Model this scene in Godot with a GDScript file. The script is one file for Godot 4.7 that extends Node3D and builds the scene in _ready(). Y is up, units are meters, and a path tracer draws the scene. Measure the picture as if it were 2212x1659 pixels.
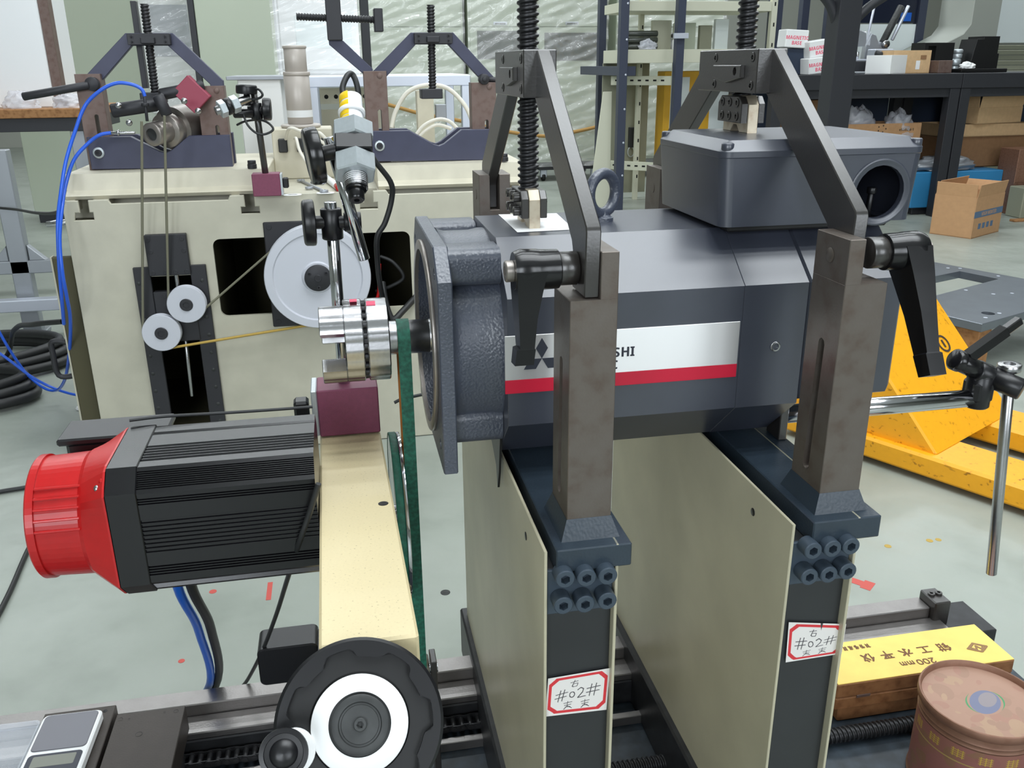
extends Node3D

# Workshop with a belt-drive balancing machine carrying a servo motor. Units are metres, y is up, the floor is y = 0.


class MB:
	# collects triangles of one mesh; counter-clockwise seen from outside
	var V := PackedVector3Array()
	var N := PackedVector3Array()
	var U := PackedVector2Array()
	var I := PackedInt32Array()
	var t := Transform3D.IDENTITY

	func tri(a: Vector3, b: Vector3, c: Vector3, na: Vector3, nb: Vector3, nc: Vector3, ua := Vector2.ZERO, ub := Vector2.ZERO, uc := Vector2.ZERO) -> void:
		var k := V.size()
		V.append(t * a)
		V.append(t * b)
		V.append(t * c)
		N.append((t.basis * na).normalized())
		N.append((t.basis * nb).normalized())
		N.append((t.basis * nc).normalized())
		U.append(ua)
		U.append(ub)
		U.append(uc)
		I.append_array([k, k + 2, k + 1])

	func quad(a: Vector3, b: Vector3, c: Vector3, d: Vector3) -> MB:
		var n := (b - a).cross(c - a)
		if n.length_squared() < 1e-18:
			n = (c - a).cross(d - a)
		n = n.normalized()
		tri(a, b, c, n, n, n, Vector2(0, 1), Vector2(1, 1), Vector2(1, 0))
		tri(a, c, d, n, n, n, Vector2(0, 1), Vector2(1, 0), Vector2(0, 0))
		return self

	func quadn(a: Vector3, b: Vector3, c: Vector3, d: Vector3, na: Vector3, nb: Vector3, nc: Vector3, nd: Vector3) -> void:
		tri(a, b, c, na, nb, nc)
		tri(a, c, d, na, nc, nd)

	func box(x0: float, x1: float, y0: float, y1: float, z0: float, z1: float, b := 0.0) -> MB:
		var c := Vector3(x0 + x1, y0 + y1, z0 + z1) / 2
		var h := Vector3(absf(x1 - x0), absf(y1 - y0), absf(z1 - z0)) / 2
		b = minf(b, minf(h.x, minf(h.y, h.z)) * 0.9)
		for ax in 3:
			var e := Vector3.ZERO
			e[ax] = 1
			var u := Vector3.ZERO
			u[(ax + 1) % 3] = 1
			var w := Vector3.ZERO
			w[(ax + 2) % 3] = 1
			var hu: Vector3 = u * (h[(ax + 1) % 3] - b)
			var hw: Vector3 = w * (h[(ax + 2) % 3] - b)
			for s in [1.0, -1.0]:
				var o: Vector3 = c + e * s * h[ax]
				if s > 0:
					quad(o - hu - hw, o + hu - hw, o + hu + hw, o - hu + hw)
				else:
					quad(o - hu - hw, o - hu + hw, o + hu + hw, o + hu - hw)
			if b > 0:
				# edges along axis ax
				var L: Vector3 = e * (h[ax] - b)
				for s1 in [1.0, -1.0]:
					for s2 in [1.0, -1.0]:
						var p1: Vector3 = c + u * s1 * h[(ax + 1) % 3] + hw * s2
						var p2: Vector3 = c + hu * s1 + w * s2 * h[(ax + 2) % 3]
						if s1 * s2 > 0:
							quad(p1 - L, p2 - L, p2 + L, p1 + L)
						else:
							quad(p1 - L, p1 + L, p2 + L, p2 - L)
		if b > 0:
			for sx in [1.0, -1.0]:
				for sy in [1.0, -1.0]:
					for sz in [1.0, -1.0]:
						var i := Vector3(sx * (h.x - b), sy * (h.y - b), sz * (h.z - b)) + c
						var px := i + Vector3(sx * b, 0, 0)
						var py := i + Vector3(0, sy * b, 0)
						var pz := i + Vector3(0, 0, sz * b)
						var n := Vector3(sx, sy, sz).normalized()
						if sx * sy * sz > 0:
							tri(px, py, pz, n, n, n)
						else:
							tri(px, pz, py, n, n, n)
		return self

	static func area(p: PackedVector2Array) -> float:
		var s := 0.0
		for i in p.size():
			s += p[i].cross(p[(i + 1) % p.size()])
		return s / 2

	static func inset(p: PackedVector2Array, d: float) -> PackedVector2Array:
		# p counter-clockwise; moves every edge inwards by d
		var r := PackedVector2Array()
		var n := p.size()
		for i in n:
			var e0 := (p[i] - p[(i + n - 1) % n]).normalized()
			var e1 := (p[(i + 1) % n] - p[i]).normalized()
			var m0 := Vector2(-e0.y, e0.x)
			var m1 := Vector2(-e1.y, e1.x)
			var k := (m0 + m1).normalized()
			r.append(p[i] + k * d / maxf(k.dot(m0), 0.35))
		return r

	func wall(p: PackedVector2Array, q: PackedVector2Array, z0: float, z1: float, inside := false) -> void:
		# side band from outline p at z0 to outline q at z1 (p counter-clockwise)
		var n := p.size()
		for i in n:
			var j := (i + 1) % n
			var e := (p[j] - p[i]).normalized()
			var ea := (p[i] - p[(i + n - 1) % n]).normalized()
			var eb := (p[(j + 1) % n] - p[j]).normalized()
			var nn := Vector2(e.y, -e.x)
			var na := nn
			var nb := nn
			if ea.dot(e) > 0.8:
				na = (nn + Vector2(ea.y, -ea.x)).normalized()
			if eb.dot(e) > 0.8:
				nb = (nn + Vector2(eb.y, -eb.x)).normalized()
			var sl := 0.0
			if p != q:
				sl = ((q[i] - p[i]).dot(nn)) / (z1 - z0)
			var a := Vector3(na.x, na.y, -sl)
			var b := Vector3(nb.x, nb.y, -sl)
			if inside:
				quadn(Vector3(p[j].x, p[j].y, z0), Vector3(p[i].x, p[i].y, z0), Vector3(q[i].x, q[i].y, z1), Vector3(q[j].x, q[j].y, z1), -b, -a, -a, -b)
			else:
				quadn(Vector3(p[i].x, p[i].y, z0), Vector3(p[j].x, p[j].y, z0), Vector3(q[j].x, q[j].y, z1), Vector3(q[i].x, q[i].y, z1), a, b, b, a)

	func cap(p: PackedVector2Array, z: float, up: bool) -> void:
		var ix := Geometry2D.triangulate_polygon(p)
		var n := Vector3(0, 0, 1 if up else -1)
		for k in range(0, ix.size(), 3):
			var a := p[ix[k]]
			var b := p[ix[k + 1]]
			var c := p[ix[k + 2]]
			if ((b - a).cross(c - a) > 0) != up:
				var s := b
				b = c
				c = s
			tri(Vector3(a.x, a.y, z), Vector3(b.x, b.y, z), Vector3(c.x, c.y, z), n, n, n)

	static func bridged(o: PackedVector2Array, holes: Array) -> PackedVector2Array:
		for hh in holes:
			var hp: PackedVector2Array = hh
			var bi := 0
			var bj := 0
			var bd := 1e9
			for i in o.size():
				for j in hp.size():
					var d := o[i].distance_squared_to(hp[j])
					if d < bd:
						bd = d
						bi = i
						bj = j
			var r := PackedVector2Array()
			for i in bi + 1:
				r.append(o[i])
			for k in hp.size() + 1:
				r.append(hp[(bj - k + hp.size() * 2) % hp.size()])
			for i in range(bi, o.size()):
				r.append(o[i])
			o = r
		return o

	func ext(poly, z0: float, z1: float, bev := 0.0, holes := [], blind := 0.0) -> MB:
		# straight prism of an outline between z0 and z1, with holes right through (or to depth blind from z1)
		var p := PackedVector2Array(poly)
		if area(p) < 0:
			p.reverse()
		var hs := []
		for h in holes:
			var q := PackedVector2Array(h)
			if area(q) < 0:
				q.reverse()
			hs.append(q)
		var a := p if bev == 0 else inset(p, bev)
		cap(bridged(a, hs), z1, true)
		cap(bridged(a, hs if blind == 0 else []), z0, false)
		if bev > 0:
			wall(a, p, z0, z0 + bev)
			wall(p, p, z0 + bev, z1 - bev)
			wall(p, a, z1 - bev, z1)
		else:
			wall(p, p, z0, z1)
		for q in hs:
			wall(q, q, z1 - blind if blind > 0 else z0, z1, true)
			if blind > 0:
				cap(q, z1 - blind, true)
		return self

	func ext_x(poly, x0: float, x1: float, bev := 0.0, holes := []) -> MB:
		# outline in (z, y), extruded along x
		var s := t
		t = s * Transform3D(Basis(Vector3(0, 0, 1), Vector3(0, 1, 0), Vector3(-1, 0, 0)), Vector3.ZERO)
		ext(poly, -x1, -x0, bev, holes)
		t = s
		return self

	func ext_y(poly, y0: float, y1: float, bev := 0.0, holes := []) -> MB:
		# outline in (x, z), extruded along y
		var s := t
		t = s * Transform3D(Basis(Vector3(1, 0, 0), Vector3(0, 0, 1), Vector3(0, -1, 0)), Vector3.ZERO)
		ext(poly, -y1, -y0, bev, holes)
		t = s
		return self

	static func frame(a: Vector3, b: Vector3) -> Transform3D:
		# +y runs from a to b
		var y := (b - a).normalized()
		var x := y.cross(Vector3(0, 0, 1))
		if x.length() < 0.05:
			x = y.cross(Vector3(1, 0, 0))
		x = x.normalized()
		return Transform3D(Basis(x, y, x.cross(y)), a)

	func lathe(a: Vector3, b: Vector3, prof: Array, seg := 24, a0 := 0.0, a1 := TAU) -> MB:
		# profile of (radius, height) listed from the bottom outwards and up, turned about the axis a -> b
		var s := t
		t = s * frame(a, b)
		var m := prof.size() - 1
		var ns := []
		for i in m:
			var d: Vector2 = prof[i + 1] - prof[i]
			ns.append(Vector2(d.y, -d.x).normalized())
		for i in m:
			var p: Vector2 = prof[i]
			var q: Vector2 = prof[i + 1]
			if p.distance_to(q) < 1e-7:
				continue
			var n0: Vector2 = ns[i]
			var n1: Vector2 = ns[i]
			if i > 0 and ns[i - 1].dot(ns[i]) > 0.7:
				n0 = (ns[i] + ns[i - 1]).normalized()
			if i < m - 1 and ns[i + 1].dot(ns[i]) > 0.7:
				n1 = (ns[i] + ns[i + 1]).normalized()
			for k in seg:
				var f0 := a0 + (a1 - a0) * k / seg
				var f1 := a0 + (a1 - a0) * (k + 1) / seg
				var u := Vector3(cos(f0), 0, -sin(f0))
				var v := Vector3(cos(f1), 0, -sin(f1))
				var A := u * p.x + Vector3(0, p.y, 0)
				var B := v * p.x + Vector3(0, p.y, 0)
				var C := v * q.x + Vector3(0, q.y, 0)
				var D := u * q.x + Vector3(0, q.y, 0)
				var nA := u * n0.x + Vector3(0, n0.y, 0)
				var nB := v * n0.x + Vector3(0, n0.y, 0)
				var nC := v * n1.x + Vector3(0, n1.y, 0)
				var nD := u * n1.x + Vector3(0, n1.y, 0)
				if p.x > 1e-6:
					tri(A, B, C, nA, nB, nC)
				if q.x > 1e-6:
					tri(A, C, D, nA, nC, nD)
		t = s
		return self

	func cyl(a: Vector3, b: Vector3, r: float, bev := 0.0, seg := 20) -> MB:
		var L := a.distance_to(b)
		if bev > 0:
			return lathe(a, b, [Vector2(0, 0), Vector2(r - bev, 0), Vector2(r, bev), Vector2(r, L - bev), Vector2(r - bev, L), Vector2(0, L)], seg)
		return lathe(a, b, [Vector2(0, 0), Vector2(r, 0), Vector2(r, L), Vector2(0, L)], seg)

	func ring(a: Vector3, b: Vector3, r0: float, r1: float, bev := 0.0, seg := 32) -> MB:
		var L := a.distance_to(b)
		return lathe(a, b, [Vector2(r0, 0), Vector2(r1 - bev, 0), Vector2(r1, bev), Vector2(r1, L - bev), Vector2(r1 - bev, L), Vector2(r0, L), Vector2(r0, 0)], seg)

	func ball(c: Vector3, r: float, seg := 20) -> MB:
		var pr := []
		for i in 11:
			var f := -PI / 2 + PI * i / 10
			pr.append(Vector2(maxf(r * cos(f), 0.0), r + r * sin(f)))
		return lathe(c - Vector3(0, r, 0), c + Vector3(0, r, 0), pr, seg)

	func tube(pts: Array, r: float, seg := 10, closed := false) -> MB:
		var n := pts.size()
		var rings := []
		var norms := []
		var x := Vector3.ZERO
		for i in n:
			var d: Vector3
			if closed:
				d = pts[(i + 1) % n] - pts[(i + n - 1) % n]
			else:
				d = pts[mini(i + 1, n - 1)] - pts[maxi(i - 1, 0)]
			d = d.normalized()
			if x == Vector3.ZERO:
				x = d.cross(Vector3(0, 1, 0.013))
				if x.length() < 0.1:
					x = d.cross(Vector3(1, 0, 0))
			x = (x - d * x.dot(d)).normalized()
			var y := d.cross(x)
			var rg := []
			var ng := []
			for k in seg:
				var f := TAU * k / seg
				var u: Vector3 = x * cos(f) + y * sin(f)
				rg.append(pts[i] + u * r)
				ng.append(u)
			rings.append(rg)
			norms.append(ng)
		for i in (n if closed else n - 1):
			var j := (i + 1) % n
			for k in seg:
				var l := (k + 1) % seg
				quadn(rings[i][k], rings[i][l], rings[j][l], rings[j][k], norms[i][k], norms[i][l], norms[j][l], norms[j][k])
		if not closed:
			for e in [0, n - 1]:
				var d2: Vector3 = (pts[0] - pts[1]) if e == 0 else (pts[n - 1] - pts[n - 2])
				d2 = d2.normalized()
				for k in seg:
					var l := (k + 1) % seg
					if e == 0:
						tri(pts[e], rings[e][l], rings[e][k], d2, d2, d2)
					else:
						tri(pts[e], rings[e][k], rings[e][l], d2, d2, d2)
		return self

	func thread(a: Vector3, b: Vector3, r0: float, r1: float, pitch: float, seg := 20) -> MB:
		# helical trapezoid thread between root r0 and crest r1
		var s := t
		t = s * frame(a, b)
		var L := a.distance_to(b)
		var steps := int(ceil(L / pitch * 8))
		var rad := func(y: float, f: float) -> float:
			var q := fposmod(y / pitch - f / TAU, 1.0)
			var w := clampf((0.5 - absf(q - 0.5)) * 5.0 - 0.7, 0.0, 1.0)
			return r0 + (r1 - r0) * w
		for i in steps:
			var y0 := L * i / steps
			var y1 := L * (i + 1) / steps
			for k in seg:
				var f0 := TAU * k / seg
				var f1 := TAU * (k + 1) / seg
				var pts := []
				var nn := []
				for c in [[f0, y0], [f1, y0], [f1, y1], [f0, y1]]:
					var rr: float = rad.call(c[1], c[0])
					var dr: float = (rad.call(c[1] + pitch * 0.06, c[0]) - rad.call(c[1] - pitch * 0.06, c[0])) / (pitch * 0.12)
					var u := Vector3(cos(c[0]), 0, -sin(c[0]))
					pts.append(u * rr + Vector3(0, c[1], 0))
					nn.append(u - Vector3(0, dr, 0))
				quadn(pts[0], pts[1], pts[2], pts[3], nn[0], nn[1], nn[2], nn[3])
		t = s
		cyl(a, a + (b - a).normalized() * 0.0005, r0, 0.0, seg)
		cyl(b - (b - a).normalized() * 0.0005, b, r0, 0.0, seg)
		return self

	func sheet(nu: int, nv: int, f: Callable, th := 0.002) -> MB:
		# a curved sheet f(u, v) with thickness th
		var g := []
		for i in nu + 1:
			var row := []
			for j in nv + 1:
				row.append(f.call(float(i) / nu, float(j) / nv))
			g.append(row)
		var nr := []
		for i in nu + 1:
			var row := []
			for j in nv + 1:
				var du: Vector3 = g[mini(i + 1, nu)][j] - g[maxi(i - 1, 0)][j]
				var dv: Vector3 = g[i][mini(j + 1, nv)] - g[i][maxi(j - 1, 0)]
				row.append(du.cross(dv).normalized())
			nr.append(row)
		for i in nu:
			for j in nv:
				quadn(g[i][j], g[i + 1][j], g[i + 1][j + 1], g[i][j + 1], nr[i][j], nr[i + 1][j], nr[i + 1][j + 1], nr[i][j + 1])
				if th > 0:
					quadn(g[i][j] - nr[i][j] * th, g[i][j + 1] - nr[i][j + 1] * th, g[i + 1][j + 1] - nr[i + 1][j + 1] * th, g[i + 1][j] - nr[i + 1][j] * th, -nr[i][j], -nr[i][j + 1], -nr[i + 1][j + 1], -nr[i + 1][j])
		return self

	func mesh() -> ArrayMesh:
		var a := []
		a.resize(Mesh.ARRAY_MAX)
		a[Mesh.ARRAY_VERTEX] = V
		a[Mesh.ARRAY_NORMAL] = N
		a[Mesh.ARRAY_TEX_UV] = U
		a[Mesh.ARRAY_INDEX] = I
		var am := ArrayMesh.new()
		am.add_surface_from_arrays(Mesh.PRIMITIVE_TRIANGLES, a)
		return am


var M := {}
var base_of := {}


func mb() -> MB:
	return MB.new()


func circ(c: Vector2, r: float, n := 24) -> PackedVector2Array:
	var p := PackedVector2Array()
	for i in n:
		p.append(c + Vector2.from_angle(TAU * i / n) * r)
	return p


func rrect(x0: float, x1: float, y0: float, y1: float, r: float, n := 5) -> PackedVector2Array:
	var p := PackedVector2Array()
	for q in [[x1 - r, y0 + r, -PI / 2], [x1 - r, y1 - r, 0.0], [x0 + r, y1 - r, PI / 2], [x0 + r, y0 + r, PI]]:
		for i in n + 1:
			p.append(Vector2(q[0], q[1]) + Vector2.from_angle(q[2] + PI / 2 * i / n) * r)
	return p


func spl(pts: Array, n := 8, closed := false) -> Array:
	# Catmull-Rom through the points
	var r := []
	var m := pts.size()
	for i in (m if closed else m - 1):
		var p0: Vector3 = pts[(i + m - 1) % m] if closed else pts[maxi(i - 1, 0)]
		var p1: Vector3 = pts[i]
		var p2: Vector3 = pts[(i + 1) % m]
		var p3: Vector3 = pts[(i + 2) % m] if closed else pts[mini(i + 2, m - 1)]
		for k in n:
			r.append(p1.cubic_interpolate(p2, p0, p3, float(k) / n))
	if not closed:
		r.append(pts[m - 1])
	return r


func named(n: Node3D, called: String, parent: Node) -> void:
	n.name = called
	var k := 1
	while parent == self and has_node(NodePath(n.name)):
		n.name = "%s_%03d" % [called, k]
		k += 1
	parent.add_child(n, true)


func thing(called: String, label: String, category: String, at := Vector3.ZERO, group := "") -> Node3D:
	var o := Node3D.new()
	named(o, called, self)
	o.position = at
	base_of[o] = at
	o.set_meta("label", label)
	o.set_meta("category", category)
	if group:
		o.set_meta("group", group)
	return o


func part(parent: Node3D, called: String, m, mat: Material) -> MeshInstance3D:
	# the mesh holds world positions; the node undoes the position of its thing
	var o := MeshInstance3D.new()
	o.mesh = m.mesh() if m is MB else m
	o.material_override = null
	if o.mesh is ArrayMesh:
		for i in o.mesh.get_surface_count():
			o.mesh.surface_set_material(i, mat)
	else:
		o.mesh.material = mat
	named(o, called, parent)
	if base_of.has(parent):
		o.position = -base_of[parent]
	return o


func solo(called: String, label: String, category: String, m: MB, mat: Material, group := "", kind := "") -> MeshInstance3D:
	var o := part(self, called, m, mat)
	o.set_meta("label", label)
	o.set_meta("category", category)
	if group:
		o.set_meta("group", group)
	if kind:
		o.set_meta("kind", kind)
	return o


func shell(called: String, label: String, category: String, m: MB, mat: Material) -> MeshInstance3D:
	return solo(called, label, category, m, mat, "", "structure")


func dup(o: Node3D, move: Vector3, label: String, turn := 0.0) -> Node3D:
	var c: Node3D = o.duplicate()
	var called := String(o.name).rstrip("0123456789").trim_suffix("_")
	c.name = "tmp_copy"
	named(c, called, self)
	c.position = o.position + move
	c.rotation.y += turn
	c.set_meta("label", label)
	return c


func noise_tex(freq: float, ramp: Array, sz := 256, octaves := 4, as_normal := false, seed_ := 1, kind := FastNoiseLite.TYPE_SIMPLEX_SMOOTH) -> NoiseTexture2D:
	var n := FastNoiseLite.new()
	n.noise_type = kind
	n.frequency = freq
	n.fractal_octaves = octaves
	n.seed = seed_
	var t := NoiseTexture2D.new()
	t.noise = n
	t.width = sz
	t.height = sz
	t.seamless = true
	t.as_normal_map = as_normal
	if as_normal:
		t.bump_strength = 6.0
	elif ramp:
		var g := Gradient.new()
		g.offsets = PackedFloat32Array(ramp.map(func(r): return r[0]))
		g.colors = PackedColorArray(ramp.map(func(r): return r[1]))
		t.color_ramp = g
	return t


func col(r: int, g: int, b: int) -> Color:
	return Color8(r, g, b)


func mat(called: String, c: Color, rough := 0.5, metal := 0.0, tex: Texture2D = null, scale := 4.0, nrm: Texture2D = null, nscale := 0.3, spec := 0.5) -> StandardMaterial3D:
	var m := StandardMaterial3D.new()
	m.resource_name = called
	m.albedo_color = c
	m.roughness = rough
	m.metallic = metal
	m.metallic_specular = spec
	if tex:
		m.albedo_texture = tex
	if nrm:
		m.normal_enabled = true
		m.normal_texture = nrm
		m.normal_scale = nscale
	if tex or nrm:
		m.uv1_triplanar = true
		m.uv1_world_triplanar = true
		m.uv1_scale = Vector3.ONE * scale
	M[called] = m
	return m


func lettering(parent: Node3D, words: String, at: Basis, pos: Vector3, height: float, m: Material, called := "lettering", font := "Droid Sans", squeeze := 1.0) -> MeshInstance3D:
	# raised print: height is that of the capitals, pos the middle of the line
	var tm := TextMesh.new()
	var f := SystemFont.new()
	f.font_names = PackedStringArray([font])
	f.font_weight = 700
	tm.font = f
	tm.text = words
	tm.font_size = 32
	tm.pixel_size = height / 23.0
	tm.depth = 0.0006
	tm.curve_step = 4.0
	var o := part(parent, called, tm, m)
	o.transform = Transform3D(at * Basis.from_scale(Vector3(squeeze, 1, 1)), pos - (base_of[parent] if base_of.has(parent) else Vector3.ZERO))
	return o


func stroke(im: Image, pts: Array, w: float, c: Color) -> void:
	# a pen line in pixels of the picture
	for i in pts.size() - 1:
		var a: Vector2 = pts[i]
		var b: Vector2 = pts[i + 1]
		var n := int(a.distance_to(b) / 0.7) + 1
		for k in n + 1:
			var p := a.lerp(b, float(k) / n)
			im.fill_rect(Rect2i(int(p.x - w / 2), int(p.y - w / 2), maxi(1, int(w)), maxi(1, int(w))), c)


func disc(im: Image, c: Vector2, rx: float, ry: float, turn: float, colr: Color) -> void:
	var r := maxf(rx, ry)
	for y in range(int(c.y - r), int(c.y + r) + 1):
		for x in range(int(c.x - r), int(c.x + r) + 1):
			if x < 0 or y < 0 or x >= im.get_width() or y >= im.get_height():
				continue
			var d := (Vector2(x, y) - c).rotated(-turn)
			if (d.x / rx) * (d.x / rx) + (d.y / ry) * (d.y / ry) <= 1.0:
				im.set_pixel(x, y, colr)


func print_mat(called: String, im: Image, rough := 0.6, metal := 0.0) -> StandardMaterial3D:
	im.generate_mipmaps()
	var m := StandardMaterial3D.new()
	m.resource_name = called
	m.albedo_texture = ImageTexture.create_from_image(im)
	m.roughness = rough
	m.metallic = metal
	M[called] = m
	return m


func hexa(r: float, turn := 0.0) -> PackedVector2Array:
	var p := PackedVector2Array()
	for i in 6:
		p.append(Vector2.from_angle(TAU * i / 6 + turn) * r)
	return p


func screw_head(m: MB, a: Vector3, dir: Vector3, r: float, h: float, seg := 20) -> MB:
	# socket head cap screw standing on a, pointing along dir
	var s := m.t
	var f := MB.frame(a, a + dir)
	m.t = s * f * Transform3D(Basis(Vector3(1, 0, 0), Vector3(0, 0, -1), Vector3(0, 1, 0)), Vector3.ZERO)
	m.ext(circ(Vector2.ZERO, r, seg), 0.0, h, r * 0.1, [hexa(r * 0.52)], h * 0.55)
	m.t = s
	return m


func hex_nut(m: MB, a: Vector3, b: Vector3, r: float, hole := 0.0, turn := 0.0) -> MB:
	var s := m.t
	m.t = s * MB.frame(a, b) * Transform3D(Basis(Vector3(1, 0, 0), Vector3(0, 0, -1), Vector3(0, 1, 0)), Vector3.ZERO)
	m.ext(hexa(r, turn), 0.0, a.distance_to(b), r * 0.07, [circ(Vector2.ZERO, hole, 20)] if hole > 0 else [])
	m.t = s
	return m


func _ready() -> void:
	var cam := Camera3D.new()
	cam.name = "camera"
	cam.fov = 47.06
	cam.near = 0.02
	cam.far = 100.0
	cam.position = Vector3(0, 1.2, 0)
	cam.rotation_order = EULER_ORDER_YXZ
	cam.rotation_degrees = Vector3(-19.934, -10.915, -0.501)
	cam.current = true
	add_child(cam)
	var env := Environment.new()
	env.background_mode = Environment.BG_COLOR
	env.background_color = Color(0.5, 0.52, 0.54)
	env.tonemap_mode = Environment.TONE_MAPPER_LINEAR
	env.tonemap_exposure = 0.95
	env.sdfgi_enabled = true
	env.ssao_enabled = true
	env.ssil_enabled = true
	var we := WorldEnvironment.new()
	we.name = "world_environment"
	we.environment = env
	add_child(we)
	build_materials()
	# rows of fluorescent strips under the ceiling
	for q in [[-12.0, 24.0, "at the back wall"], [-8.4, 32.0, "over the wrapped cabinets"], [-5.0, 19.0, "over the black workbenches"]]:
		ceiling_lamp(Vector3(2.0, 4.6, q[0]), 13.0, 0.3, q[1], q[2])
	for q in [[-2.6, 5.0, "over the cream machine"], [-1.4, 4.2, "over the two stands"], [-0.8, 4.4, "over the cream arm"], [-0.2, 4.0, "over the handwheel"], [0.5, 3.0, "over the viewer"]]:
		ceiling_lamp(Vector3(1.3, 4.6, q[0]), 3.6, 0.26, q[1], q[2])
	# daylight through two windows behind the viewer
	for x in [-3.4, -1.5, 2.15, 3.75]:
		window_light(x)
	build_room()
	build_bed()
	build_stands()
	build_motor()
	build_clamps()
	build_drive()
	build_small_front()
	build_rear_machine()
	build_rear_clamps()
	build_left_side()
	build_back_row()
	build_racks()
	build_bench()
	build_floor_right()


func ceiling_lamp(at: Vector3, length: float, width: float, energy: float, place: String) -> void:
	var o := thing("ceiling_lamp", "long white fluorescent strip lamp under the ceiling " + place, "lamp", at, "ceiling strip lamps")
	part(o, "lamp_housing", mb().box(at.x - length / 2, at.x + length / 2, at.y, at.y + 0.08, at.z - width / 2 - 0.03, at.z + width / 2 + 0.03, 0.01), M.white)
	part(o, "lamp_diffuser", mb().box(at.x - length / 2 + 0.02, at.x + length / 2 - 0.02, at.y - 0.02, at.y + 0.001, at.z - width / 2, at.z + width / 2, 0.004), M.lamp_glow)
	var l := AreaLight3D.new()
	l.name = "area_light"
	l.area_size = Vector2(length, width)
	l.light_energy = energy
	l.light_color = Color(0.96, 0.985, 1.0)
	l.area_range = 40.0
	l.shadow_enabled = true
	o.add_child(l)
	l.position = Vector3(0, -0.03, 0)
	l.rotation_degrees = Vector3(-90, 0, 0)


func window_light(x: float) -> void:
	var o := Node3D.new()
	named(o, {-3.4: "window_1", -1.5: "window_2", 2.15: "window_3", 3.75: "window_4"}[x], self)
	o.set_meta("kind", "structure")
	o.set_meta("label", "tall bright window in the wall behind the viewer, %s of four" % {-3.4: "first", -1.5: "second", 2.15: "third", 3.75: "last"}[x])
	o.position = Vector3(x, 1.3, 4.99)
	var y0 := 1.3
	var y1 := 3.9
	part(o, "pane", mb().box(-0.6, 0.6, 0.0, y1 - y0, -0.004, 0.006), M.window_glow)
	for q in [[-0.66, -0.6, -0.06, y1 - y0 + 0.06], [0.6, 0.66, -0.06, y1 - y0 + 0.06], [-0.6, 0.6, -0.06, 0.0], [-0.6, 0.6, y1 - y0, y1 - y0 + 0.06], [-0.6, 0.6, 1.3, 1.34]]:
		part(o, "window_frame", mb().box(q[0], q[1], q[2], q[3], -0.03, 0.008, 0.002), M.white)
	var l := AreaLight3D.new()
	l.name = "area_light"
	l.area_size = Vector2(1.2, y1 - y0)
	l.light_energy = 9.0 if x < 0.0 else 5.5
	l.light_color = Color(0.94, 0.97, 1.0)
	l.area_range = 40.0
	l.shadow_enabled = true
	o.add_child(l)
	l.position = Vector3(0, (y1 - y0) / 2, -0.035)


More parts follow.
